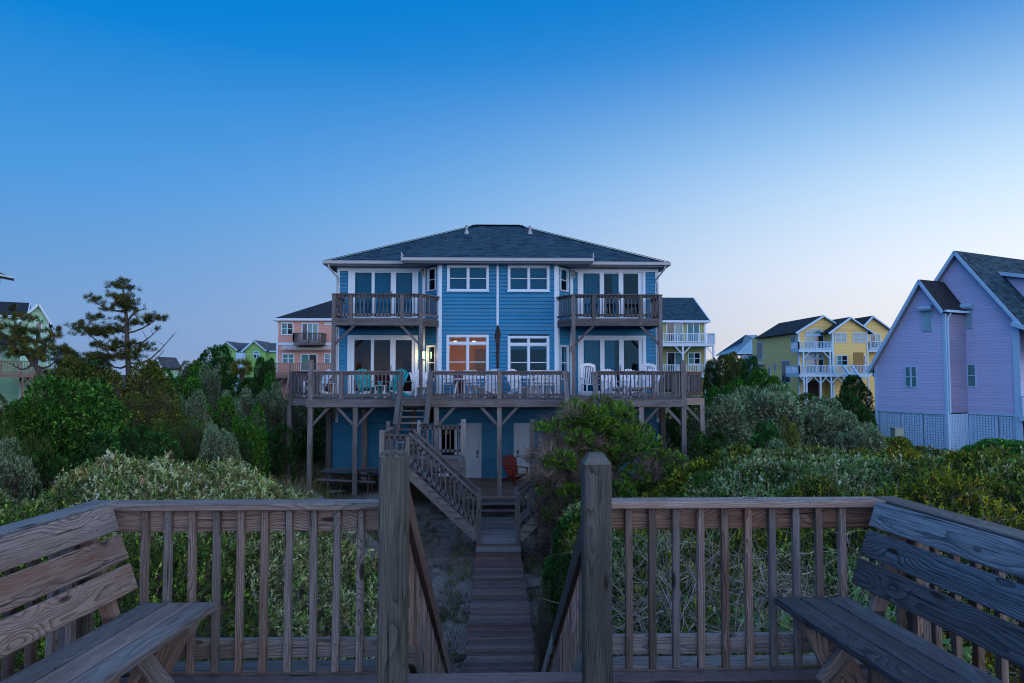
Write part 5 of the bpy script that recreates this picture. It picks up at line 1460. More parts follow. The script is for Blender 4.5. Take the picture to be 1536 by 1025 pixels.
# --- salmon house
h = NH('beach_house', 60, 470, 'salmon pink house with a dark hip roof seen left of the blue duplex', 'salmon')
x0, x1 = X(414, 60), X(640, 60); h.wall(x0, x1, 60, 71, -5.2, Z(480, 60)); h.hip(x0, x1, 60, 71, Z(479, 60), .50, .25)
mb = MB(); mb.box(x0 - .02, x0 + .14, 59.97, 60.1, -5, Z(480, 60)); mb.box(x0, x1, 59.95, 60.05, Z(518.5, 60), Z(514.5, 60)); mb.build('corner_trim', h.tm, h.r)
h.win(420.5, 439.5, 484.5, 503.5, 2); h.win(451.5, 477, 485, 513, 3, name='sliding_door', sash=0); h.win(486, 500, 484.5, 488.5, 1, sash=0)
h.win(422.5, 441.5, 530.5, 546, 2); h.win(450.5, 476, 531, 557, 2, name='sliding_door', sash=0); h.win(485.5, 496, 530, 546, 1)
h.deck(439.5, 482.5, 513, 500.5, 1.3, 'farwood', sp=.11)
h.deck(399.5, 510, 562.5, 545.5, 2.2, 'redbrown', posts=(401, 414, 470))
mb = MB(); n = 36; xa, xb = X(421, 59.4), X(497, 59.4)
for i in range(n): a = xa + (xb - xa) * i / n; b = xa + (xb - xa) * (i + 1) / n; zz = Z(523, 59.4); mb.add([(a, 59.95, zz + .25), (b, 59.95, zz + .25), (b, 59.3, zz), (a, 59.3, zz), ((a + b) / 2, 59.28, zz - .22)], [(0, 1, 2, 3), (3, 2, 4)])
mb.build('awning', M['awning'], h.r)
mb = MB(); mb.bar((X(440, 57.6), 57.6, Z(546, 57.6)), (X(434, 55), 55, Z(575, 55)), .1, .18); mb.bar((X(446, 57.6), 57.6, Z(562, 57.6)), (X(441, 55), 55, Z(592, 55)), .1, .25); mb.bar((X(434, 57.6), 57.6, Z(562, 57.6)), (X(429, 55), 55, Z(592, 55)), .1, .25); mb.build('stair_rail', M['redbrown'], h.r)

# --- yellow green house right behind
h = NH('beach_house', 64, 1030, 'yellow green house with white balconies just right behind the blue duplex', 'lime', 'shingle')
x0, x1 = X(960, 64), X(1059, 64); ze = Z(481, 64); h.wall(x0, x1, 64, 74, -5.5, ze); h.hip(x0, x1, 64, 74, ze, .52, .35, gable='lr')
mb = MB(); mb.prism([(x1 - .02, 64, ze - .02), (x1 - .02, 74, ze - .02), (x1 - .02, 69, ze + 2.6)], (-.2, 0, 0)); mb.build('gable_wall', h.mat, h.r)
mb = MB(); mb.box(x1 - .14, x1 + .02, 63.96, 64.1, -5, ze); mb.build('corner_trim', h.tm, h.r)
h.win(1000, 1025.5, 482.5, 513, 2, name='sliding_door', sash=0); h.win(1031, 1050.5, 483, 513, 2, name='sliding_door', sash=0)
h.win(1000, 1025, 528, 560, 2, name='sliding_door', sash=0); h.win(1032, 1051, 528.5, 547, 2)
h.deck(985, 1072.5, 514.5, 500, 2.0, 'white', posts=(1025, 1071), zb=-1); h.deck(985, 1072.5, 562, 547.5, 2.0, 'white', posts=(1025, 1071))

# --- yellow house
h = NH('beach_house', 78, 1250, 'long yellow house with three gables and white balconies on the right', 'yellow', 'shingle2', 'bluewhite')
x0, x2 = X(1198, 78), X(1272, 78); ze = Z(496.5, 78)
h.wall(x0, x2, 78, 92, -5.5, ze); h.gab(x0, x2, X(1235, 78), 78, 90, ze, Z(473.5, 78))
xm0, xm1 = X(1249, 76.4), X(1303, 76.4); h.wall(xm0, xm1, 76.4, 90, -5.5, ze); h.gab(xm0, xm1, X(1275.5, 76.4), 76.4, 88, ze, Z(476, 76.4), ohs=.55)
x3, x4 = X(1290, 79), X(1336, 79); h.wall(x3, x4, 79, 92, -5.5, Z(494, 79)); h.gab(x3, x4, X(1309, 79), 79, 90, Z(494, 79), Z(474, 79), ohs=.1)
mb = MB()
for xx, yy in ((x0, 78), (xm0, 76.4), (xm1 - .14, 76.4)): mb.box(xx - .02, xx + .16, yy - .05, yy + .1, -5, ze)
mb.build('corner_trim', h.tm, h.r)
def arch(h, pa, pb, ytop, ymid, Y):
    F = Fr(0, Y); u0, u1 = X(pa, Y), X(pb, Y); c_ = (u0 + u1) / 2; rr = (u1 - u0) / 2; z0, z1 = Z(ymid, Y), Z(ytop, Y); mb = MB(); g = MB(); n_ = 12; ring = []
    for i in range(n_ + 1):
        a = math.pi * i / n_; ring.append((c_ + rr * math.cos(a), z0 + (z1 - z0) * math.sin(a)))
    for p, q in zip(ring[:-1], ring[1:]): mb.bar(F.P(p[0], .03, p[1]), F.P(q[0], .03, q[1]), .12, .06, up=(0, 1, 0))
    mb.fbox(F, u0, u1, 0, .05, z0 - .06, z0 + .06); o = mb.build('arched_window', h.tm, h.r)
    g.add([F.P(a, .02, b) for a, b in ring], [tuple(range(n_ + 1))]); g.build('pane', M['pane_teal'], o)
arch(h, 1209, 1237, 493.5, 501, 78); h.win(1209, 1237, 502, 523, 2, name='sliding_door', sash=0); arch(h, 1209, 1236, 530.5, 537, 78); h.win(1209, 1236, 538, 560, 2, name='sliding_door', sash=0)
h.win(1240.5, 1246, 538, 549, 1)
h.win(1253, 1271, 498, 513.5, 2, Y=76.4); h.win(1280.5, 1299, 498, 513.5, 2, Y=76.4); h.win(1254, 1272, 532.5, 548.5, 2, Y=76.4); h.win(1291, 1299, 532.5, 548, 1, Y=76.4)
h.win(1306, 1322, 500, 522, 2, Y=79, name='sliding_door', sash=0)
mb = MB(); mb.box(X(1274, 75.6), X(1289, 75.6), 74.6, 74.7, Z(560, 75), Z(528.5, 75)); mb.build('privacy_screen', M['tan'], h.r)
h.deck(1199, 1248.5, 524, 512.5, 1.9, 'bluewhite', posts=(1206, 1246), zb=Z(561, 76)); h.deck(1304, 1330, 524, 512, 1.6, 'bluewhite', Y=79)
h.deck(1199, 1306, 561.5, 548.5, 3.4, 'bluewhite', Y=78, posts=(1206, 1210, 1231, 1247, 1266, 1290))
mb = MB(); mb.box(X(1212, 77.8), X(1228, 77.8), 77.85, 77.99, Z(596, 78), Z(571, 78)); mb.build('carport_shade_panel', M['dark'], h.r)  # solid dark panel painted as the shade of a carport opening
FS = Fr(x0, 92, -math.pi / 2)
def swin(u0, u1, z0, z1, ar=False):
    mb = MB(); mb.fbox(FS, u0, u1, 0, .05, z0, z1); o = mb.build('window', h.tm, h.r); g = MB(); g.fbox(FS, u0 + .1, (u0 + u1) / 2 - .04, .04, .06, z0 + .1, z1 - .1); g.fbox(FS, (u0 + u1) / 2 + .04, u1 - .1, .04, .06, z0 + .1, z1 - .1); g.build('pane', M['pane_dark'], o)
for u0, u1, a, b in ((1.6, 3.6, 1.9, 4.3), (12.2, 13.4, 3.0, 4.6), (1.6, 3.2, -.6, 1.1), (5.2, 6.0, -.3, 1.0), (7.2, 7.8, .5, 1.4), (9.4, 11.8, -1.0, 1.7)): swin(u0, u1, a, b)
for (ua, ub, zf) in ((.2, 4.2, 1.5), (.4, 7.2, -1.3)):
    mb = MB(); mb.fbox(FS, ua, ub, 0, 1.4, zf - .2, zf); mb.fbox(FS, ua, ub, 1.32, 1.42, zf + .9, zf + 1.0)
    for i in range(26): q = ua + (ub - ua) * i / 25; mb.fbox(FS, q, q + .05, 1.34, 1.39, zf, zf + .9)
    mb.build('side_balcony', M['bluewhite'], h.r)
mb = MB()
for dx in (0, 13): mb.bar((X(1265 + dx, 74.4), 74.4, Z(549, 74.4)), (X(1278 + dx, 72), 72, Z(569, 72)), .12, .30)
for i in range(7): mb.bar((X(1266 + i * 2, 74.2 - .3 * i), 74.2 - .3 * i, Z(561 + 2.2 * i, 74)), (X(1276 + i * 2, 74.2 - .3 * i), 74.2 - .3 * i, Z(561 + 2.2 * i, 74)), .25, .06)
mb.build('outside_stair', M['bluewhite'], h.r)

# --- pavilion with metal roof
h = NH('pavilion', 104, 1130, 'open pavilion with a pale blue metal hip roof left of the yellow house', 'redbrown', 'metalroof', 'bluewhite', cat='pavilion')
x0, x1 = X(1112, 104), X(1172, 104); h.hip(x0, x1, 104, 112, Z(529.5, 104), .62, .9)
for px in (1112, 1124, 1138, 1152): mb = MB(); mb.box(X(px, 104), X(px, 104) + .25, 104, 104.3, -2, Z(530, 104)); mb.build('column', h.tm, h.r)
mb = MB(); mb.box(X(1140, 105), X(1165, 105), 105, 110, -3, Z(531, 105)); mb.build('core_wall', M['redbrown'], h.r)
mb = MB(); mb.box(X(1128, 103), X(1160, 103), 103, 103.4, -3, Z(543, 103)); mb.build('parapet', M['bluewhite'], h.r)

# --- green gables behind on the left
h = NH('beach_house', 96, 372, 'apple green house with two gables and an arched window far behind on the left', 'gables', 'slate', 'bluewhite')
x0, x1 = X(333, 96), X(425, 96); ze = Z(527, 96); h.wall(x0, x1, 96, 106, -5, ze); h.hip(x0, x1, 96, 106, ze, .25, .3, gable='lr')
h.gab(X(331, 96), X(358, 96), X(343.5, 96), 95, 101, Z(524, 95), Z(513.5, 95), ohs=.3); h.wall(X(331, 96), X(358, 96), 95, 96, -5, Z(524, 95))
h.gab(X(371, 96), X(401, 96), X(385, 96), 95, 101, Z(525, 95), Z(512, 95), ohs=.3); h.wall(X(371, 96), X(401, 96), 95, 96, -5, Z(525, 95))
arch(h, 379.5, 389, 527.5, 531, 95); h.win(379.5, 389, 531.5, 538, 2, Y=95, sash=0); h.win(368.5, 376, 531, 538.5, 2, Y=95.9, sash=0)
mb = MB(); mb.box(X(353, 93), X(364, 93), 93, 94, -3, Z(529.5, 93)); mb.build('porch_block', M['bluewhite'], h.r)

# --- mint green house far left
YM = 56
h = NH('beach_house', YM, 40, 'mint green gabled house with a brown timber deck and stair at the left edge', 'mint', 'shingle2', 'white')
xa, xb = X(28, YM), X(70.5, YM); xl_ = X(-150, YM); zeg = Z(482, YM); zg_ = Z(462, YM)
h.wall(xa, xb, YM, YM + 9, -4.5, zeg); h.gab(xa, xb + .0, X(54, YM), YM, YM + 8, zeg, Z(459, YM), ohs=.25, oh=.3)
h.wall(xl_, xa, YM + 2, YM + 9, -4.5, Z(479, YM + 2)); h.hip(xl_, X(54, YM + 2), YM + 2, YM + 8, Z(478, YM + 2), .42, .3, gable='lr')
for q0, q1 in ((xa - .02, xa + .1), (xb - .1, xb + .02)): mb = MB(); mb.box(q0, q1, YM - .04, YM + .1, -4, zeg); mb.build('corner_trim', h.tm, h.r)
mb = MB(); mb.sheet([(xl_, YM - 1, Z(517, YM - 1)), (X(13, YM - 1), YM - 1, Z(517, YM - 1)), (X(13, YM + 2), YM + 2, Z(496, YM + 2)), (xl_, YM + 2, Z(496, YM + 2))], .15); mb.build('porch_roof', h.rm, h.r)
h.win(49.5, 60, 485.5, 512, 1); h.win(4.5, 15, 481, 497, 1, Y=YM + 2); h.win(-8, 7, 523, 556, 1, name='patio_door', Y=YM + 1.9, sash=0); h.win(13, 21, 524, 556, 1, name='patio_door', Y=YM + 1.9, sash=0); h.win(46, 58, 526, 548, 1)
h.deck(-150, 26.5, 561, 543, 2.0, 'redbrown', Y=YM, posts=(-40, 9, 25), sp=.13)
mb = MB(); Ys = YM - 1.9
for oy in (0, .95):
    mb.bar((X(26, Ys), Ys + oy, Z(544, Ys)), (X(57, Ys), Ys + oy, Z(582, Ys)), .1, .12); mb.bar((X(26, Ys), Ys + oy, Z(562, Ys)), (X(57, Ys), Ys + oy, Z(600, Ys)), .06, .28)
    for i in range(9): k = i / 9; mb.bar((X(27 + 29 * k, Ys), Ys + oy, Z(560 + 38 * k, Ys)), (X(27 + 29 * k, Ys), Ys + oy, Z(545 + 38 * k, Ys)), .04, .04, up=(0, 1, 0))
for i in range(10): k = i / 10; mb.bar((X(27 + 29 * k, Ys), Ys, Z(563 + 36 * k, Ys)), (X(27 + 29 * k, Ys), Ys + .95, Z(563 + 36 * k, Ys)), .26, .04)
mb.build('outside_stair', M['redbrown'], h.r)
cn = Vector((X(70.5, YM), YM, 0)); bpy.context.view_layer.update()
h.r.matrix_world = Matrix.Translation(cn) @ Matrix.Rotation(R(31), 4, 'Z') @ Matrix.Diagonal((.80, 1, 1, 1)) @ Matrix.Translation(-cn) @ h.r.matrix_world
# --- white house corner at the top left
h = NH('beach_house', 29, -30, 'white roof eave of a tall house cut off by the left edge', 'mint', 'slate', 'white')
xb = X(0, 33.2); h.wall(X(-420, 33), xb, 29, 33, -4.5, Z(418, 33)); h.gab(X(-420, 33), xb, X(-160, 33), 29, 33.2, Z(416, 33), Z(350, 33), ohs=.5, oh=.5)
mb = MB(); mb.box(X(-420, 33), xb + .5, 28.5, 33.2, Z(420, 33), Z(417.5, 33)); mb.build('soffit', M['white'], h.r)
# --- tiny white roof
h = NH('shed', 70, 236, 'small white roofed building peeking over the scrub near the pine tree', 'mint', 'slate', 'white', cat='shed')
h.wall(X(226, 70), X(243, 70), 70, 74, -4, Z(548, 70)); h.gab(X(222, 70), X(243, 70), X(236, 70), 70, 74, Z(549, 70), Z(537, 70), ohs=.2)

# --- lilac house, turned away from the view
P2 = at(1420, 562, 36.0); aL = -R(64.7)
lil = empty('beach_house', (P2.x, P2.y, -4.6), 0, 'lilac house with white lattice base and closed roller shutters at the right edge', 'house')
F1 = Fr(P2.x, P2.y, aL); REC = 1.85; q_ = F1.P(0, -REC, 0); F2 = Fr(q_.x, q_.y, aL)
def onp(F, px, py, n=0.0):
    d = ray(px, py); o = F.o + F.n * n; t_ = (o.dot(F.n)) / d.dot(F.n); p = d * t_; return (p - F.o).dot(F.u), p.z
def pp(F, u, z, n=0.0): return F.P(u, n, z)
def wallpoly(F, pts, depth, name='wall', mat='lilac'):
    P = [onp(F, *p) for p in pts]; mb = MB(); mb.prism([pp(F, u, z) for u, z in P], -F.n * depth); return mb.build(name, M[mat], lil), P
zb1 = onp(F1, 1365, 617.3)[1]
eL = onp(F1, 1312, 548); apx = onp(F1, 1384, 421); eR = onp(F1, 1418, 464)
mb = MB(); u0 = eL[0]; mb.prism([pp(F1, u0, zb1), pp(F1, 0, zb1), pp(F1, 0, eR[1]), pp(F1, apx[0], apx[1]), pp(F1, u0, eL[1])], -F1.n * 9); mb.build('wall', M['lilac'], lil)
ap2 = onp(F2, 1437, 378); c2 = onp(F2, 1530, 480); uE = onp(F2, 1530, 560)[0]
kR = (ap2[1] - c2[1]) / (c2[0] - ap2[0]); zR = ap2[1] - kR * (uE - ap2[0]); uL2 = -5.2
kL = kR * 1.0; mb = MB(); mb.prism([pp(F2, uL2, zb1), pp(F2, uE, zb1), pp(F2, uE, zR), pp(F2, ap2[0], ap2[1]), pp(F2, uL2, ap2[1] - kL * (ap2[0] - uL2))], -F2.n * 13); mb.build('wall', M['lilac'], lil)
def roofslab(F, a, b, n0, n1, th=.14, ext=0.0, lift=.06, rm='shingle'):
    """a,b = (u,z) eave and apex; slab from n0 (out) to n1 (in)"""
    du, dz = b[0] - a[0], b[1] - a[1]; L = math.hypot(du, dz); a_ = (a[0] - du / L * ext, a[1] - dz / L * ext); nx_, nz_ = (-dz / L, du / L) if du > 0 else (dz / L, -du / L)
    if nz_ < 0: nx_, nz_ = -nx_, -nz_
    A, B = pp(F, a_[0] + nx_ * lift, a_[1] + nz_ * lift, n0), pp(F, b[0] + nx_ * lift, b[1] + nz_ * lift, n0)
    off = F.n * (n1 - n0); mb = MB(); D = -(F.u * nx_ + Vector((0, 0, nz_))) * th
    T = [A + off, A, B, B + off]; g = [(0, 0, 0), (abs(n1 - n0), 0, 0), (abs(n1 - n0), L, 0), (0, L, 0)]
    mb.add(T + [p + D for p in T], [(0, 1, 2, 3), (7, 6, 5, 4), (0, 4, 5, 1), (1, 5, 6, 2), (2, 6, 7, 3), (3, 7, 4, 0)], g + g)
    mb.build('roof', M[rm], lil)
    t_ = MB(); up_ = Vector(F.u * nx_ + Vector((0, 0, nz_))); c_ = -up_ * (th / 2 + .03); t_.bar(A + c_ + F.n * .02, B + c_ + F.n * .02, .05, th + .02, up=tuple(up_)); t_.build('rake_trim', M['bluewhite'], lil)
    s_ = MB(); s_.add([A + D * 1.05, B + D * 1.05, B + D * 1.05 - F.n * (n0 + .0), A + D * 1.05 - F.n * (n0 + .0)], [(0, 1, 2, 3)]); s_.build('soffit', M['soffit'], lil)
roofslab(F1, eL, apx, .35, -9, ext=.5); roofslab(F1, (0, eR[1]), apx, .35, -REC - .1, ext=.22, rm='shingle2')
zL2 = ap2[1] - kL * (ap2[0] - uL2)
roofslab(F2, (uL2, zL2), ap2, .35, -13, ext=.3); roofslab(F2, (uE, zR), ap2, .35, -13, ext=.5)
# eave gutter under the small front roof, corner boards, downspout
g = MB(); g.bar(F1.P(.26, .36, eR[1] - .12), F1.P(.26, -REC, eR[1] - .12), .12, .12); g.tube([F1.P(.2, -.2, eR[1] - .2), F1.P(.08, -.1, eR[1] - .5), F1.P(.08, -.1, zb1)], .05, 8); g.build('gutter', M['bluewhite'], lil)
g = MB(); g.fbox(F1, -.13, .03, .0, .03, zb1 - 3, eR[1]); g.fbox(F1, 0, .03, -.16, .0, zb1 - 3, eR[1]); g.fbox(F1, u0 - .02, u0 + .12, 0, .03, zb1 - 3, eL[1]); g.fbox(F2, uE - .28, uE + .05, 0, .05, zb1 - 3, zR); g.build('corner_trim', M['bluewhite'], lil)
mb = MB(); mb.fbox(F1, -.02, 0, -REC, 0, zb1, eR[1]); mb.build('return_wall', M['lilac'], lil)
FRt = Fr(*(F1.P(0, 0, 0).xy), aL + math.pi / 2)
g = MB(); g.fbox(F1, u0, 0, 0, .04, zb1 - .08, zb1 + .02); g.fbox(F2, 0, uE, 0, .04, zb1 - .08, zb1 + .02)
g.build('water_table', M['bluewhite'], lil)
def lattice(F, ua, ub, z0, z1):
    mb = MB(); p_ = .145; n_ = int((ub - ua) / p_)
    for i in range(n_ + 1): q = ua + p_ * i; w_ = .092 if (i % 9) else .26; mb.fbox(F, q, min(q + w_, ub), -.03, -.01, z0, z1)
    k_ = 0; z_ = z0
    while z_ < z1: mb.fbox(F, ua, ub, -.045, -.031, z_, z_ + .092); z_ += p_
    mb.build('lattice', M['bluewhite'], lil)
lattice(F1, u0, 0, zb1 - 3.2, zb1 - .08); lattice(FRt, 0, REC, zb1 - 3.2, zb1 - .08); lattice(F2, -2.6, uE, zb1 - 3.0, zb1 - .08)
mb = MB(); mb.fbox(F1, u0 + .2, -.1, -1.8, -.6, zb1 - 3.2, zb1 - .02); mb.fbox(F2, -2.6, uE - .2, -12, -.6, zb1 - 3.2, zb1 - .02); mb.build('undercroft_shade_fill', M['dark'], lil)  # solid dark boxes stand in for the shade behind the lattice
def lwin(F, pa, pb, ya, yb, cols, shut=False):
    u0_, z1_ = onp(F, pa, ya); u1_, _ = onp(F, pb, ya); _, z0_ = onp(F, (pa + pb) / 2, yb); _, z1_ = onp(F, (pa + pb) / 2, ya)
    mb = MB(); t_ = .06
    if shut:
        mb.fbox(F, u0_, u0_ + .05, 0, .07, z0_, z1_); mb.fbox(F, u1_ - .05, u1_, 0, .07, z0_, z1_)
        z_ = z0_
        while z_ < z1_ - .02: mb.fbox(F, u0_ + .05, u1_ - .05, .02, .05, z_, z_ + .045); z_ += .052
        o = mb.build('roller_shutter', M['shutter'], lil)
        c_ = MB(); c_.prism([F.P(u0_ - .08, .0, z1_ - .02), F.P(u0_ - .08, .30, z1_ - .02), F.P(u0_ - .08, .34, z1_ + .10), F.P(u0_ - .08, .24, z1_ + .24), F.P(u0_ - .08, 0, z1_ + .30)], F.u * (u1_ - u0_ + .16)); c_.build('shutter_box', M['shutter'], o); return
    mb.fbox(F, u0_, u1_, 0, .04, z0_, z0_ + t_); mb.fbox(F, u0_, u1_, 0, .04, z1_ - t_, z1_); mb.fbox(F, u0_, u0_ + t_, 0, .04, z0_ + t_, z1_ - t_); mb.fbox(F, u1_ - t_, u1_, 0, .04, z0_ + t_, z1_ - t_)
    zm_ = (z0_ + z1_) / 2; mb.fbox(F, u0_ + t_, u1_ - t_, 0, .036, zm_ - .025, zm_ + .025)
    for c in range(1, cols): uu = u0_ + (u1_ - u0_) * c / cols; mb.fbox(F, uu - .05, uu + .05, 0, .036, z0_ + t_, z1_ - t_)
    o = mb.build('window', M['bluewhite'], lil); g = MB(); g.fbox(F, u0_ + t_, u1_ - t_, .005, .015, z0_ + t_, z1_ - t_); g.build('pane', M['pane_teal'], o)
lwin(F1, 1384, 1398, 466, 497, 1, True); lwin(F1, 1357, 1375.5, 549.5, 581.5, 2); lwin(F2, 1443, 1459, 463.5, 493, 1, True); lwin(F2, 1450, 1464, 546, 581, 1)
# sea-facing porch and dormer
g = MB(); A = F2.P(uE + .3, .3, onp(F2, 1500, 514)[1]); zpr = onp(F2, 1520, 515)[1]
mb = MB(); mb.add([F2.P(uE - .1, .4, zR - 0.2), F2.P(uE - .1, -12, zR - .2), F2.P(uE + 2.6, -12, zR - 1.5), F2.P(uE + 2.6, .4, zR - 1.5)], [(0, 1, 2, 3)], [(0, 3, 0), (12, 3, 0), (12, 0, 0), (0, 0, 0)])
mb.add([F2.P(uE - .1, .4, zR - 0.35), F2.P(uE - .1, -12, zR - .35), F2.P(uE + 2.6, -12, zR - 1.62), F2.P(uE + 2.6, .4, zR - 1.62)], [(3, 2, 1, 0)], [(0, 3, 0), (12, 3, 0), (12, 0, 0), (0, 0, 0)]); mb.build('porch_roof', M['shingle'], lil)
g = MB(); g.bar(F2.P(uE - .1, .42, zR - .29), F2.P(uE + 2.6, .42, zR - 1.57), .06, .22); g.bar(F2.P(uE + 2.62, .42, zR - 1.6), F2.P(uE + 2.62, -12, zR - 1.6), .06, .22)
for n_ in (.1, -3.9, -7.9): g.fbox(F2, uE + 2.25, uE + 2.5, n_ - .25, n_, zb1 - 3, zR - 1.6)
g.fbox(F2, uE, uE + 2.5, -12, .2, zb1 - .3, zb1 - .02); g.fbox(F2, uE + .05, uE + 2.3, .08, .14, zb1 + .9, zb1 + .98)
for i in range(16): g.fbox(F2, uE + .1 + .14 * i, uE + .14 + .14 * i, .09, .13, zb1, zb1 + .9)
g.build('porch', M['bluewhite'], lil)
# shed dormer on the sea-facing slope
nD = -2.4; FD = Fr(*(F2.P(0, nD, 0).xy), aL); us, _z = onp(FD, 1502, 415); zs = ap2[1] - kR * (us - ap2[0]) + .08; ue = us + 2.3; ze_ = ap2[1] - kR * (ue - ap2[0])
dm = MB(); dm.prism([FD.P(us, 0, zs), FD.P(ue, 0, ze_), FD.P(ue, 0, zs - .26 * (ue - us))], -FD.n * 4); dm.build('dormer_wall', M['lilac'], lil)
dm = MB(); a_, b_ = FD.P(us - .1, .25, zs + .06), FD.P(ue + .35, .25, zs - .26 * (ue - us + .35) + .06); of_ = -FD.n * 4.5
dm.sheet([a_, b_, b_ + of_, a_ + of_], .1); dm.build('dormer_roof', M['shingle'], lil)
t_ = MB(); t_.bar(a_ + FD.n * .03 - Vector((0, 0, .06)), b_ + FD.n * .03 - Vector((0, 0, .06)), .05, .2); t_.build('dormer_trim', M['bluewhite'], lil)
# ------------------------------------------------------------------ plants
def canopy_mass(name, fn, x0, x1, y0, y1, n, palf, seed, L0, label, cond=None, depth=.75, twn=.20, nl=5):
    r = np.random.RandomState(seed); m_ = int(n * 1.6)
    yv = y0 + (y1 - y0) * r.rand(m_) ** 1.35; xv = x0 + (x1 - x0) * r.rand(m_)
    keep = np.ones(m_, bool)
    if cond is not None: keep &= cond(xv, yv)
    # clumpy crowns: bite holes into the surface
    xv, yv = xv[keep][:n], yv[keep][:n]; n = len(xv)
    top = fn(xv, yv); gzv = gz(xv, yv)
    lump = vnoise(xv, yv, 1.5, seed) ; lump2 = vnoise(xv + 9, yv, 3.8, seed + 1)
    top = top + .50 * (lump - .5) + .24 * (lump2 - .5)
    dz = np.abs(r.exponential(.15, n)); low = r.rand(n) < .28; dz = np.where(low, r.rand(n) * depth * 1.6, dz)
    zz = np.maximum(top - dz, gzv + .05)
    P = np.stack([xv, yv, zz], 1); C, scl = palf(r, xv, yv, n)
    e = .15; gxn = (fn(xv + e, yv) - fn(xv - e, yv)) / (2 * e); gyn = (fn(xv, yv + e) - fn(xv, yv - e)) / (2 * e)
    N = unit(np.stack([-gxn, -gyn - .25, np.ones(n)], 1)); D = unit(N + .75 * rdir(r, n))
    C = C * np.exp(.62 * r.normal(size=(n, 1)) - .05)
    dist = np.hypot(xv, yv); L = L0 * np.clip(dist / 8.0, .72, 2.4) * scl
    t_ = np.tile(np.linspace(.1, 1, nl), n).reshape(-1, 1)
    PP = np.repeat(P, nl, 0) + np.repeat(D, nl, 0) * t_ * np.repeat(L, nl).reshape(-1, 1) * 2.2
    DD = unit(np.repeat(D, nl, 0) + .95 * rdir(r, n * nl)); LL = np.repeat(L * np.exp(.28 * r.normal(size=n)), nl) * np.clip(1 + .3 * r.normal(size=n * nl), .45, 1.8)
    CC = np.clip(np.repeat(C, nl, 0) * (1 + .18 * r.normal(size=(n * nl, 1))), .002, 1)
    V, CC = leafquads(r, PP, DD, LL, LL * .52, CC)
    k = int(n * twn); j = r.choice(n, k)
    tv, tcv = twigs(r, P[j] - [0, 0, .12], unit(D[j] + .8 * rdir(r, k)), .12 + .3 * r.rand(k), .005 + .004 * r.rand(k), pal(r, k, [(.16, .14, .12), (.09, .07, .06)], [1, 1]))
    ks = int(n * .05); j = r.choice(n, ks); Ps = np.stack([xv[j], yv[j], top[j] - .05], 1); Ds = unit(np.array([[0, 0, 1.]]) + .35 * rdir(r, ks)); Ls = (L[j] if hasattr(L, '__len__') else L)
    vs, cs = sprigs(r, Ps, Ds, 11, .20, .034, .017, C[j] * 1.25, .75); V = np.concatenate([V, vs]); CC = np.concatenate([CC, np.clip(cs, .002, .45)])
    k2 = int(n * .02); j = r.choice(n, k2); Pb = P[j].copy(); Pb[:, 2] = gzv[j] - .05
    tv2, tcv2 = twigs(r, Pb, unit(P[j] - Pb + .3 * rdir(r, k2)), np.linalg.norm(P[j] - Pb, axis=1), np.full(k2, .018), pal(r, k2, [(.11, .09, .075)], [1]))
    o = npmesh(name, np.concatenate([V, tv, tv2]), 4, np.concatenate([CC, tcv, tcv2]), M['leaf'])
    tag(o, label, 'scrub', kind='stuff'); return o
SILV = np.array([(.230, .290, .110), (.085, .145, .035), (.390, .420, .220), (.200, .140, .060)]); GRN = np.array([(.060, .125, .014), (.022, .060, .012), (.120, .170, .020), (.080, .070, .020)])
YEL = np.array([(.130, .160, .010), (.050, .090, .012), (.220, .150, .012), (.030, .050, .012)])
def pick(r, arr, n): return arr[r.choice(len(arr), n, p=[.36, .34, .14, .16])]
def palL(r, x, y, n):
    far = sstep(8.2, 9.6, y + .8 * (vnoise(x, y, .8, 9) - .5) * 3)
    w_ = (vnoise(x, y, 1.3, 12) * .8 + r.rand(n) * .3) < (.26 + .55 * far)
    C = np.where(w_[:, None], pick(r, SILV, n), pick(r, GRN, n)); return C, np.where(w_, 1.0, .85)
def palR(r, x, y, n):
    v_ = vnoise(x, y, .7, 14) + .3 * (r.rand(n) - .5); sil = (v_ > .66) | ((x > 4.2) & (x < 7.4) & (y > 10.5) & (y < 15) & (r.rand(n) < .8)); yl = (v_ < .44) & ~sil
    sil &= ~((x > 8) & (r.rand(n) < .6))
    C = np.where(sil[:, None], pick(r, SILV, n) * [.75, .95, .95], np.where(yl[:, None], pick(r, YEL, n), pick(r, GRN, n))); return C, np.where(sil, .95, .9)
canopy_mass('coastal_scrub', canopyL, -11, -1.35, 4.75, 12.2, 84000, palL, 5, .033, 'pale and olive leaved scrub thicket directly behind the left foreground railing')
canopy_mass('coastal_scrub', canopyR, 1.55, 12.5, 4.75, 16.5, 98000, palR, 6, .034, 'yellow green and silvery scrub thicket directly behind the right foreground railing',
            cond=lambda x, y: (x < 1.2 + .62 * y + 2) )
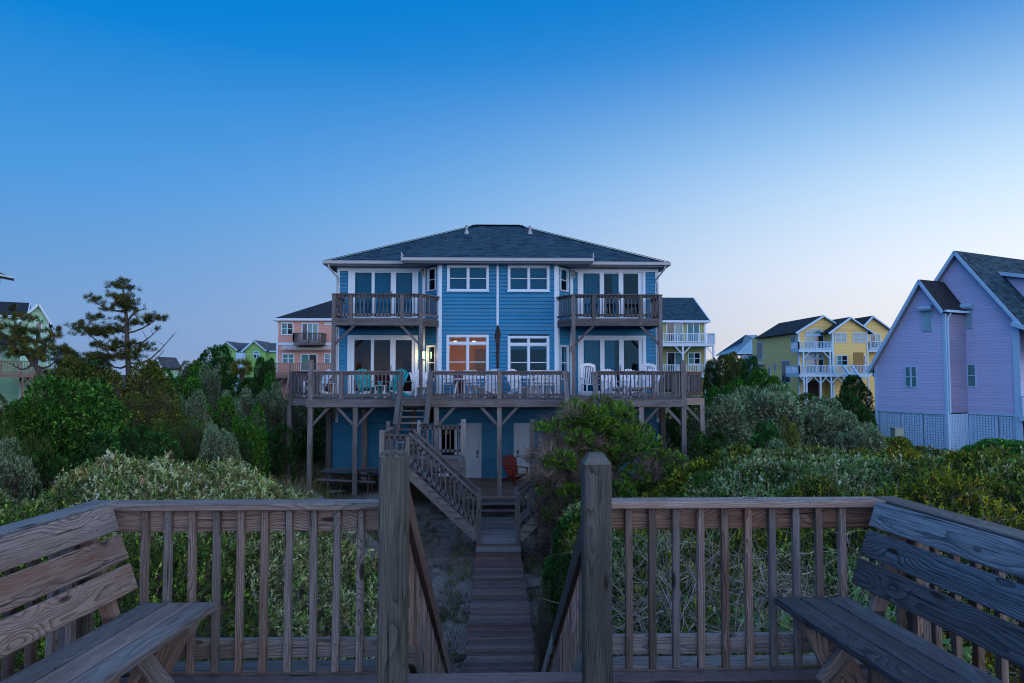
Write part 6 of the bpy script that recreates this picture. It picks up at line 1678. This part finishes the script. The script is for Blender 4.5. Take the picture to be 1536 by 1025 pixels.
# bare twig tangle behind the right railing, near the post
def tangle(x0, x1, y0, y1, z0, z1, n, seed, label):
    r = np.random.RandomState(seed); P = np.stack([x0 + (x1 - x0) * r.rand(n), y0 + (y1 - y0) * r.rand(n), z0 + (z1 - z0) * r.rand(n)], 1)
    V = []; C = []; cur = P; D = rdir(r, n) + [0, 0, .4]; D = unit(D); wd = np.full(n, .010)
    col = pal(r, n, [(.20, .185, .17), (.13, .11, .10), (.27, .25, .23)], [3, 2, 1])
    for k in range(5):
        L = .09 + .12 * r.rand(n); tv, tc_ = twigs(r, cur, D, L, wd, col); V.append(tv); C.append(tc_)
        cur = cur + D * L[:, None]; D = unit(D + .45 * rdir(r, n)); wd = wd * .8
    o = npmesh('twig_tangle', np.concatenate(V), 4, np.concatenate(C), M['needle']); tag(o, label, 'twigs', kind='stuff'); return o
tangle(1.15, 3.0, 4.9, 7.5, -3.6, -1.75, 1100, 3, 'bare grey twig tangle behind the right railing beside the peaked post')
tangle(3.6, 6.5, 5.2, 8, -2.9, -1.75, 500, 4, 'bare grey twigs in the scrub behind the right bench end')
# glossy compound leaves behind the right railing
mb = MB(); rr = random.Random(9)
for k in range(34):
    p = Vector((rr.uniform(1.2, 3.4), rr.uniform(5.0, 7.0), rr.uniform(-3.7, -3.0))); d = Vector((rr.uniform(-1, 1), rr.uniform(-.5, .5), rr.uniform(.2, 1.2))).normalized(); pts = [p]; 
    for q in range(6): d = (d + Vector((rr.uniform(-.5, .5), rr.uniform(-.4, .4), rr.uniform(-.35, .35)))).normalized(); p = p + d * rr.uniform(.15, .32); pts.append(p.copy())
    r0 = rr.uniform(.008, .024); mb.tube(pts, [r0 * (1 - .13 * q) for q in range(len(pts))], 6)
o = mb.build('bare_branches', paint('pale_grey_bark', (.21, .19, .175), .9, .5, 14)); tag(o, 'crooked bare grey branches tangled behind the right foreground railing', 'branches', kind='stuff')
r = np.random.RandomState(8); n = 1300; P = np.stack([1.9 + 1.9 * r.rand(n), 5.0 + 1.6 * r.rand(n), np.zeros(n)], 1); P[:, 2] = -2.15 - 1.0 * r.rand(n) - .3 * (P[:, 1] < 5.4); kq = vnoise(P[:, 0] * 2.2, P[:, 2] * 2.2, 1.5, 40) > .45; P = P[kq]; n = len(P)
D = unit(rdir(r, n) + [0, -.4, .3]); C = pal(r, n, [(.070, .220, .070), (.040, .130, .050), (.16, .32, .10)], [3, 3, 1]); V, CC = sprigs(r, P, D, 7, .16, .100, .036, C, .75)
tag(npmesh('glossy_leaf_shrub', V, 4, CC, M['leaf']), 'bright green broad leaved shrub growing through the twigs behind the right railing', 'shrub')

# individual shrubs: (kind, px, top, Y, width, label)
G1, G2, G3 = 'scrub trees on the slope left of the blue duplex', 'shrubs on the slope right of the blue duplex', 'distant treetops on the left skyline'
S = [
 ('bright', 118, 574, 15.5, 150, 'large rounded bright green shrub in the left scrub'),
 ('bright', 55, 598, 15.0, 95, 'smaller bright green shrub at the left flank of the large rounded one'),
 ('olive', 20, 590, 17, 90, 'olive shrub at the left edge below the mint house deck'),
 ('candle', 12, 612, 13.5, 70, 'young pine shrub with brown candles at the left edge'), ('candle', 55, 640, 12.8, 70, 'young pine shrub with brown candles in front of the bright green shrub'),
 ('silver', 18, 655, 12.0, 80, 'grey green shrub at the left edge above the railing'), ('dark', 72, 668, 12.4, 70, 'dark shrub at the foot of the bright green shrub'),
 ('dark', 150, 655, 14.0, 90, 'dark shrub under the right flank of the bright green shrub'),
 ('olive', 95, 548, 24, 120, 'olive scrub pine below the leaning pine on the left'), ('olive', 150, 538, 25, 110, 'olive scrub pine just left of the tall bare pine trunk'),
 ('olive', 205, 548, 24, 100, 'olive scrub pine just right of the tall bare pine trunk'), ('dark', 128, 522, 33, 90, 'dark treetop between the two left pines'), ('dark', 92, 535, 30, 60, 'dark treetop right of the mint house'),
 ('olive', 225, 572, 19, 90, 'olive shrub behind the bright green shrub'), ('green', 268, 552, 31, 85, 'green bushy treetop on the skyline left of the palm'),
 ('dark', 236, 556, 40, 70, G3), ('olive', 290, 545, 44, 60, G3), ('dark', 325, 524, 47, 78, 'dark dome shaped tree on the skyline left of the palm'), ('green', 300, 548, 38, 60, 'green treetop below the dark dome shaped tree'),
 ('dark', 398, 532, 52, 44, 'dark tree between the palm and the salmon house'), ('green', 405, 556, 44, 46, 'green tree at the foot of the salmon house deck'), ('dark', 385, 570, 38, 60, G1),
 ('silver', 312, 550, 34, 42, 'grey rounded shrub left of the palm trunk'), ('silver', 355, 582, 26, 62, 'pale grey green rounded shrub below the palm'), ('silver', 403, 580, 28, 56, 'pale rounded shrub below the salmon house posts'),
 ('green', 330, 600, 23.5, 56, 'yellowish green shrub left of the pale rounded shrub'), ('green', 372, 606, 22, 60, G1), ('silver', 432, 588, 29, 60, 'silvery shrub behind the left deck post'), ('dark', 470, 600, 31, 70, 'dark shrub behind the left end of the deck'),
 ('silver', 288, 590, 22, 60, G1), ('olive', 262, 590, 20.5, 60, G1), ('silver', 300, 628, 17.5, 56, 'blue grey shrub in the middle of the left thicket'), ('silver', 330, 640, 16.5, 60, 'blue grey shrub right of its twin in the left thicket'),
 ('candle', 235, 622, 16.0, 70, 'young pine with pale candles in the middle of the left thicket'), ('candle', 275, 620, 16.8, 70, 'young pine with pale candles right of its twin in the left thicket'), ('dark', 240, 655, 14.5, 90, G1), ('dark', 205, 632, 15.5, 60, G1),
 ('dark', 345, 655, 17.5, 80, G1), ('green', 370, 640, 19.5, 70, G1), ('dark', 412, 632, 24, 70, 'dark shrub with bare stems left of the outer deck posts'), ('dark', 455, 640, 29, 70, G1), ('yellow', 322, 676, 13.0, 70, 'low yellow green shrub at the back of the pale thicket'),
 ('silver', 290, 716, 11.6, 120, 'pale leaved shrub at the crest behind the left railing'), ('silver', 235, 700, 11.3, 90, 'tallest pale leaved shrub at the crest behind the left railing'), ('silver', 165, 722, 11.0, 110, 'pale leaved shrub at the crest left of the tallest one'), ('silver', 370, 740, 11.4, 110, 'pale leaved shrub at the right end of the crest'),
 ('silver', 90, 736, 10.6, 110, 'pale leaved shrub at the crest below the bright green shrub'),
 ('silver', 440, 742, 14.5, 60, 'thin pale shrub in front of the picnic table'), ('twiggy', 500, 750, 15.0, 70, 'sparse twiggy shrub in front of the retaining edge'),
 # right side
 ('dark', 1082, 528, 58, 62, 'dark rounded tree right of the yellow green house'), ('olive', 1105, 534, 54, 60, 'olive tree below the metal roofed pavilion'), ('dark', 1130, 540, 52, 50, 'dark tree left of the yellow house'),
 ('green', 1090, 566, 36, 80, 'bright green shrub below the yellow green house balcony'), ('green', 1150, 560, 38, 90, 'bright green shrub in front of the yellow house side wall'), ('green', 1185, 574, 36, 60, 'bright green shrub near the corner of the yellow house'),
 ('dark', 1240, 592, 40, 110, 'dark grey green shrub under the yellow house deck'), ('dark', 1295, 568, 42, 70, 'tall dark shrub between the yellow and the lilac houses'), ('dark', 1272, 592, 36, 80, 'dark shrub left of the lilac house'),
 ('silver', 1085, 590, 25, 110, 'broad silvery shrub right of the outer deck posts'), ('silver', 1150, 584, 26, 130, 'tallest broad silvery shrub on the right slope'), ('silver', 1215, 602, 26, 120, 'silvery shrub below the yellow house on the right slope'), ('silver', 1262, 620, 25, 100, 'silvery shrub left of the utility box'),
 ('dark', 1025, 598, 31, 90, 'dark shrub seen between the two outer right deck posts'), ('dark', 1062, 640, 22, 80, 'dark shrub behind the outer deck posts on the right'), ('olive', 1185, 622, 22, 56, 'reddish olive shrub in front of the broad silvery shrubs'), ('dark', 1130, 640, 21, 90, 'dark shrub at the foot of the broad silvery shrubs'),
 ('silver', 1110, 672, 16.0, 110, 'silver leaved shrub in the middle of the right slope'), ('silver', 1180, 668, 16.5, 110, 'silver leaved shrub right of its neighbour in the middle of the right slope'), ('silver', 1245, 676, 17, 90, 'silver leaved shrub below the utility box'),
 ('silver', 1290, 640, 24, 70, 'small silvery shrub beside the utility box'), ('yellow', 1350, 656, 31.5, 90, 'yellow green shrub hiding the foot of the utility box'), ('yellow', 1310, 660, 28, 110, 'yellow green shrub below the lilac house lattice on the left'), ('yellow', 1400, 676, 27, 130, 'yellow green shrub below the lilac house lattice in the middle'), ('twiggy', 1405, 680, 19, 90, 'bare grey twiggy shrub below the lilac house'),
 ('yellow', 1300, 680, 19, 130, G2), ('olive', 1370, 694, 17.5, 130, G2), ('yellow', 1240, 700, 14.5, 130, G2), ('yellow', 1320, 700, 14.5, 130, G2), ('olive', 1430, 702, 16, 130, G2), ('green', 1500, 662, 24, 110, 'dark green leafy shrub at the right edge below the lilac porch'), ('olive', 1475, 702, 18, 110, G2),
 ('yellow', 1520, 712, 15, 110, G2), ('green', 1160, 706, 13.0, 110, G2), ('yellow', 1420, 722, 12, 150, G2), ('green', 1080, 714, 13.5, 90, 'green shrub right of the juniper foot'), ('silver', 1060, 700, 16, 60, 'blue green shrub between the juniper and the silver shrubs'),
 ('green', 840, 905, 10.0, 50, 'low fresh green shrub right of the boardwalk'), ('dark', 838, 820, 12.5, 60, 'dark low shrub right of the boardwalk near the staircase'), ('dark', 862, 775, 15.5, 90, 'dark shrub at the foot of the juniper'), ('twiggy', 815, 855, 11.0, 36, 'small twiggy weed right of the boardwalk'),
]
for k_, px, tp, Y, w_, lb in S:
    grp = lb if lb in (G1, G2, G3) else None
    lab = {G1: 'one of the dark mixed shrubs filling the thicket left of the blue duplex', G2: 'one of the olive and yellow green shrubs covering the slope right of the boardwalk', G3: 'one of the small distant treetops on the left skyline'}.get(lb, lb)
    zb = None
    shrub(k_, px, tp, Y, w_, lab, 'tree' if 'tree' in lab and 'shrub' not in lab else 'shrub', grp)

# ---- big juniper right of the walk
jr = empty('juniper_tree', (X(905, 18.5), 18.5, -5.1), 0, 'big windswept juniper with green tips and brown dead twigs in front of the deck', 'tree')
r = np.random.RandomState(17); blobs = [(905, 628, 34), (865, 640, 34), (935, 648, 32), (960, 668, 26), (1000, 690, 26), (985, 720, 34), (930, 690, 40), (890, 690, 42), (845, 690, 36), (850, 735, 42), (905, 740, 48), (960, 745, 42), (1018, 735, 24), (835, 780, 36), (880, 790, 44), (935, 790, 40), (828, 640, 20), (830, 820, 30), (870, 620, 22), (925, 618, 20), (1010, 705, 18), (810, 690, 16), (822, 720, 24)]
VV = []; CCs = []; TV = []; TC = []
for (px, py, rp) in blobs:
    right = np.clip((px - 800) / 140, 0, 1); high = np.clip((760 - py) / 130, 0, 1); pg = .20 + .80 * (right * .5 + high * .6)
    if px < 845 and py > 665: pg = .10
    for rep in range(9):
        a_ = r.rand() * 6.28; q_ = rp * (.15 + .75 * r.rand()); Yb_ = 18.4 + r.uniform(-1.2, .9)
        c = np.array(at(px + q_ * math.cos(a_), py + q_ * math.sin(a_) * .8, Yb_)); R_ = rp * .42 * (.7 + .6 * r.rand()) * Yb_ / 1024
        green = r.rand() < pg; n = int(150 * (R_ / .25) ** 2)
        d = rdir(r, n); d = d[d[:, 2] > -.6]; n = len(d); P = c + d * [1.15, 1.15, .75] * (R_ * (1 - .22 * r.rand(n) ** 1.5))[:, None]; D = unit(d + [0, 0, .6] + .45 * rdir(r, n))
        if green:
            C = pal(r, n, [(.040, .135, .012), (.085, .215, .016), (.018, .060, .010)], [3, 2, 2]) * r.uniform(.6, 1.25) * np.exp(.35 * r.normal(size=(n, 1)))
            v_, c_ = sprigs(r, P, D, 12, .12, .050, .016, C, .6); VV.append(v_); CCs.append(c_)
            kk = r.rand(n) < .12
        else: kk = np.ones(n, bool)
        k = int(kk.sum()); tone = r.uniform(.6, 1.2); col = pal(r, k, [(.160, .120, .100), (.095, .075, .068), (.230, .180, .155)], [3, 2, 1]) * tone
        cur = P[kk] * .7 + c * .3; Dd = D[kk]; wd = np.full(k, .013)
        for q in range(3):
            L = .07 + .10 * r.rand(k); tv, tc_ = twigs(r, cur, Dd, L, wd, col); TV.append(tv); TC.append(tc_); cur = cur + Dd * L[:, None]; Dd = unit(Dd + .6 * rdir(r, k)); wd = wd * .8
        if not green:
            for q in range(2): tv, tc_ = twigs(r, P[kk], unit(D[kk] + .9 * rdir(r, k)), .08 + .12 * r.rand(k), np.full(k, .010), col); TV.append(tv); TC.append(tc_)
cr_ = npmesh('green_tips', np.concatenate(VV), 4, np.concatenate(CCs), M['needle']); cr_.parent = jr; cr_.matrix_basis = Matrix.Translation(-Vector(jr.location))
cr_ = npmesh('dead_twigs', np.concatenate(TV), 4, np.concatenate(TC), M['needle']); cr_.parent = jr; cr_.matrix_basis = Matrix.Translation(-Vector(jr.location))
mb = MB(); rr = random.Random(5); b0 = Vector((X(880, 18.6), 18.6, -5.3))
for (px, py, rp) in blobs: e_ = at(px, py, 18.4 + rr.uniform(-.5, .5)); m1 = b0.lerp(e_, .45) + Vector((rr.uniform(-.2, .2), rr.uniform(-.2, .2), .25)); mb.tube([b0 + Vector((rr.uniform(-.1, .1), 0, 0)), m1, e_], [.075, .04, .012], 6)
mb.build('trunk', M['bark'], jr)

# ---- pines
def pine(Y, tpts, trad, limbs, tufts, label, seed, base, tl=.155, dens=50):
    r = np.random.RandomState(seed); rr = random.Random(seed)
    root = empty('pine_tree', base, 0, label, 'tree'); mb = MB()
    tp = [at(a, b, Y) for a, b in tpts]; mb.tube(tp, trad, 8)
    for (a, b, m_, c, d, dy) in limbs:
        p = at(a, b, Y); q = at(c, d, Y + dy); mid = p.lerp(q, .5) + Vector((0, 0, -m_)); mb.tube([p, p.lerp(mid, .5) + Vector((0, 0, -m_ * .3)), mid, mid.lerp(q, .5) + Vector((0, 0, -m_ * .1)), q], [.045, .035, .028, .018, .008], 6)
        for k in range(3):
            s_ = mid.lerp(q, rr.uniform(0, .9)); e_ = s_ + Vector((rr.uniform(-.3, .3), rr.uniform(-.2, .2), rr.uniform(.05, .35))); mb.tube([s_, e_], [.012, .004], 5)
    mb.build('trunk', M['bark'], root)
    PP = []
    for (px, py, w_, h_) in tufts:
        n = max(3, int(dens * (w_ * h_) / 400)); dy = r.normal(size=n) * w_ / 1024 * Y * .5
        u = r.normal(size=n) * w_ * .34; v_ = r.normal(size=n) * h_ * .27 - np.abs(u) * .05
        for k in range(n): PP.append(at(px + u[k], py + v_[k], Y) + Vector((0, dy[k], 0)))
    P = np.array([tuple(p) for p in PP]); n = len(P); D = unit(rdir(r, n) * .6 + [0, 0, .8])
    nn = 46; Pr = np.repeat(P, nn, 0) + np.repeat(D, nn, 0) * (r.rand(n * nn, 1) * .10); Dr = unit(np.repeat(D, nn, 0) * .9 + rdir(r, n * nn))
    C = np.repeat(pal(r, n, [(.050, .060, .014), (.095, .085, .020), (.022, .032, .012)], [3, 2, 2]), nn, 0)
    V, CC = leafquads(r, Pr, Dr, np.full(n * nn, tl) * (.7 + .5 * r.rand(n * nn)), np.full(n * nn, .011), C)
    o = npmesh('needles', V, 4, CC, M['needle'], root); o.matrix_basis = Matrix.Translation(-Vector(root.location)); return root
pine(25, [(193, 600), (193, 560), (191, 520), (190, 480), (187, 455), (184, 428)], [.11, .10, .085, .065, .045, .02],
     [(188, 468, .1, 133, 449, -.3), (190, 518, .35, 118, 488, .4), (191, 528, .3, 140, 510, -.8), (192, 548, .25, 150, 533, .3), (190, 500, .1, 240, 476, .5), (191, 512, .25, 238, 494, -.4), (193, 545, .35, 261, 502, .3), (193, 548, .4, 246, 526, .9), (189, 486, -.2, 221, 464, -.3), (191, 500, .1, 172, 483, .6), (192, 535, .2, 216, 516, 1.0), (186, 445, .05, 202, 440, .2)],
     [(183, 427, 14, 8), (172, 431, 14, 7), (192, 435, 14, 8), (180, 448, 26, 10), (136, 451, 15, 8), (185, 459, 28, 16), (160, 466, 12, 6), (195, 467, 14, 8), (143, 480, 18, 9), (121, 488, 13, 9), (132, 498, 30, 12), (152, 502, 34, 14), (170, 497, 24, 12), (178, 483, 12, 6), (233, 480, 24, 10), (205, 488, 18, 8), (222, 484, 14, 7), (214, 522, 24, 10), (178, 519, 20, 10), (165, 525, 26, 9), (150, 520, 16, 7), (200, 530, 22, 8), (238, 496, 6, 4), (185, 540, 36, 10), (150, 538, 30, 10)],
     'tall sparse windblown pine standing above the left scrub against the sky', 3, (X(193, 25), 25, float(gz(X(193, 25), 25))))
pine(22, [(75, 590), (66, 565), (50, 545), (35, 525), (25, 500), (20, 470)], [.10, .09, .075, .055, .035, .015],
     [(45, 540, .1, 88, 500, .3), (38, 530, .2, 5, 515, .3), (28, 505, .1, 45, 478, -.3), (24, 490, .1, 2, 480, .2), (55, 550, .2, 95, 530, .5), (50, 545, .2, 15, 545, -.5)],
     [(20, 466, 12, 9), (28, 480, 28, 12), (40, 478, 12, 9), (12, 496, 26, 14), (35, 500, 30, 12), (55, 497, 14, 8), (25, 512, 36, 16), (48, 518, 26, 12), (10, 528, 26, 12), (40, 532, 40, 14), (82, 505, 12, 10), (88, 498, 8, 10), (72, 514, 18, 9), (60, 530, 26, 12), (85, 525, 26, 12), (100, 530, 22, 12), (78, 542, 34, 14), (108, 545, 26, 12)],
     'leaning dark pine in front of the mint green house', 4, (X(75, 22), 22, float(gz(X(75, 22), 22))), dens=30, tl=.14)

# ---- palm
pb_ = at(363, 580, 40); pr = empty('palm_tree', (pb_.x, 40, -4.2), 0, 'small yellow green palm on the skyline left of the salmon house', 'tree')
mb = MB(); ct = at(363, 553, 40); mb.tube([(pb_.x, 40, -4.3), (pb_.x + .05, 40, -2), tuple(ct)], [.20, .17, .15], 10); mb.build('trunk', M['bark'], pr)
r = np.random.RandomState(2); VV = []; CC = []
for k in range(46):
    a = r.rand() * 6.28; el_ = r.uniform(-.7, 1.2); d = np.array([math.cos(a) * math.cos(el_), math.sin(a) * math.cos(el_), math.sin(el_)]); L = .65
    for j in range(16):
        e = unit((d + .33 * r.normal(size=3))[None]); v_, c_ = leafquads(r, np.array([tuple(ct)]) + d * L * .35, e, np.array([L * .75]), np.array([.03]), pal(r, 1, [(.130, .150, .020), (.090, .120, .020), (.16, .15, .03)], [2, 2, 1])); VV.append(v_); CC.append(c_)
o = npmesh('fronds', np.concatenate(VV), 4, np.concatenate(CC), M['leaf'], pr); o.matrix_basis = Matrix.Translation(-Vector(pr.location))

# ---- grass tufts, weeds (uncountable)
r = np.random.RandomState(31); n = 1500
xs = np.concatenate([r.uniform(-5.5, -.6, 1000), r.uniform(.85, 2.0, 260), r.uniform(-9.5, -5.5, 500)]); ys = np.concatenate([r.uniform(8, 22, 1000), r.uniform(8, 20, 260), r.uniform(22.5, 30, 500)])
den = vnoise(xs, ys, .9, 21); k = (den > .42) | (ys > 22.4) | (np.abs(xs + .8) < .35); k &= ~((xs > -3.4) & (ys > 20.5) & (ys < 22.5)); xs, ys = xs[k], ys[k]; n = len(xs)
P0 = np.stack([xs, ys, gz(xs, ys)], 1); nb = 26; P = np.repeat(P0, nb, 0) + r.normal(size=(n * nb, 3)) * [.09, .09, 0]
D = unit(rdir(r, n * nb) * .55 + [0, 0, 1]); L = (.12 + .26 * r.rand(n * nb)) * np.repeat(.5 + .9 * r.rand(n), nb)
C = np.repeat(pal(r, n, [(.075, .095, .030), (.16, .135, .075), (.045, .065, .025), (.11, .085, .06)], [3, 3, 2, 2]), nb, 0)
V, CC = leafquads(r, P, D, L, np.full(n * nb, .010), C)
tag(npmesh('dune_grass', V, 4, CC, M['needle']), 'sparse dune grass and dry weeds on the sand beside the boardwalk', 'grass', kind='stuff')
# fallen twigs and litter
r = np.random.RandomState(33); n = 5000; xs = r.uniform(-6, 2.2, n); ys = r.uniform(8, 23, n); P = np.stack([xs, ys, gz(xs, ys) + .015], 1); D = rdir(r, n) * [1, 1, .12]; D = unit(D)
tv, tc_ = twigs(r, P, D, .05 + .25 * r.rand(n) ** 2, np.full(n, .007), pal(r, n, [(.10, .075, .06), (.20, .17, .15), (.05, .04, .03)], [2, 1, 2]))
tag(npmesh('twig_litter', tv, 4, tc_, M['needle']), 'fallen twigs and leaf litter scattered on the sand', 'litter', kind='stuff')
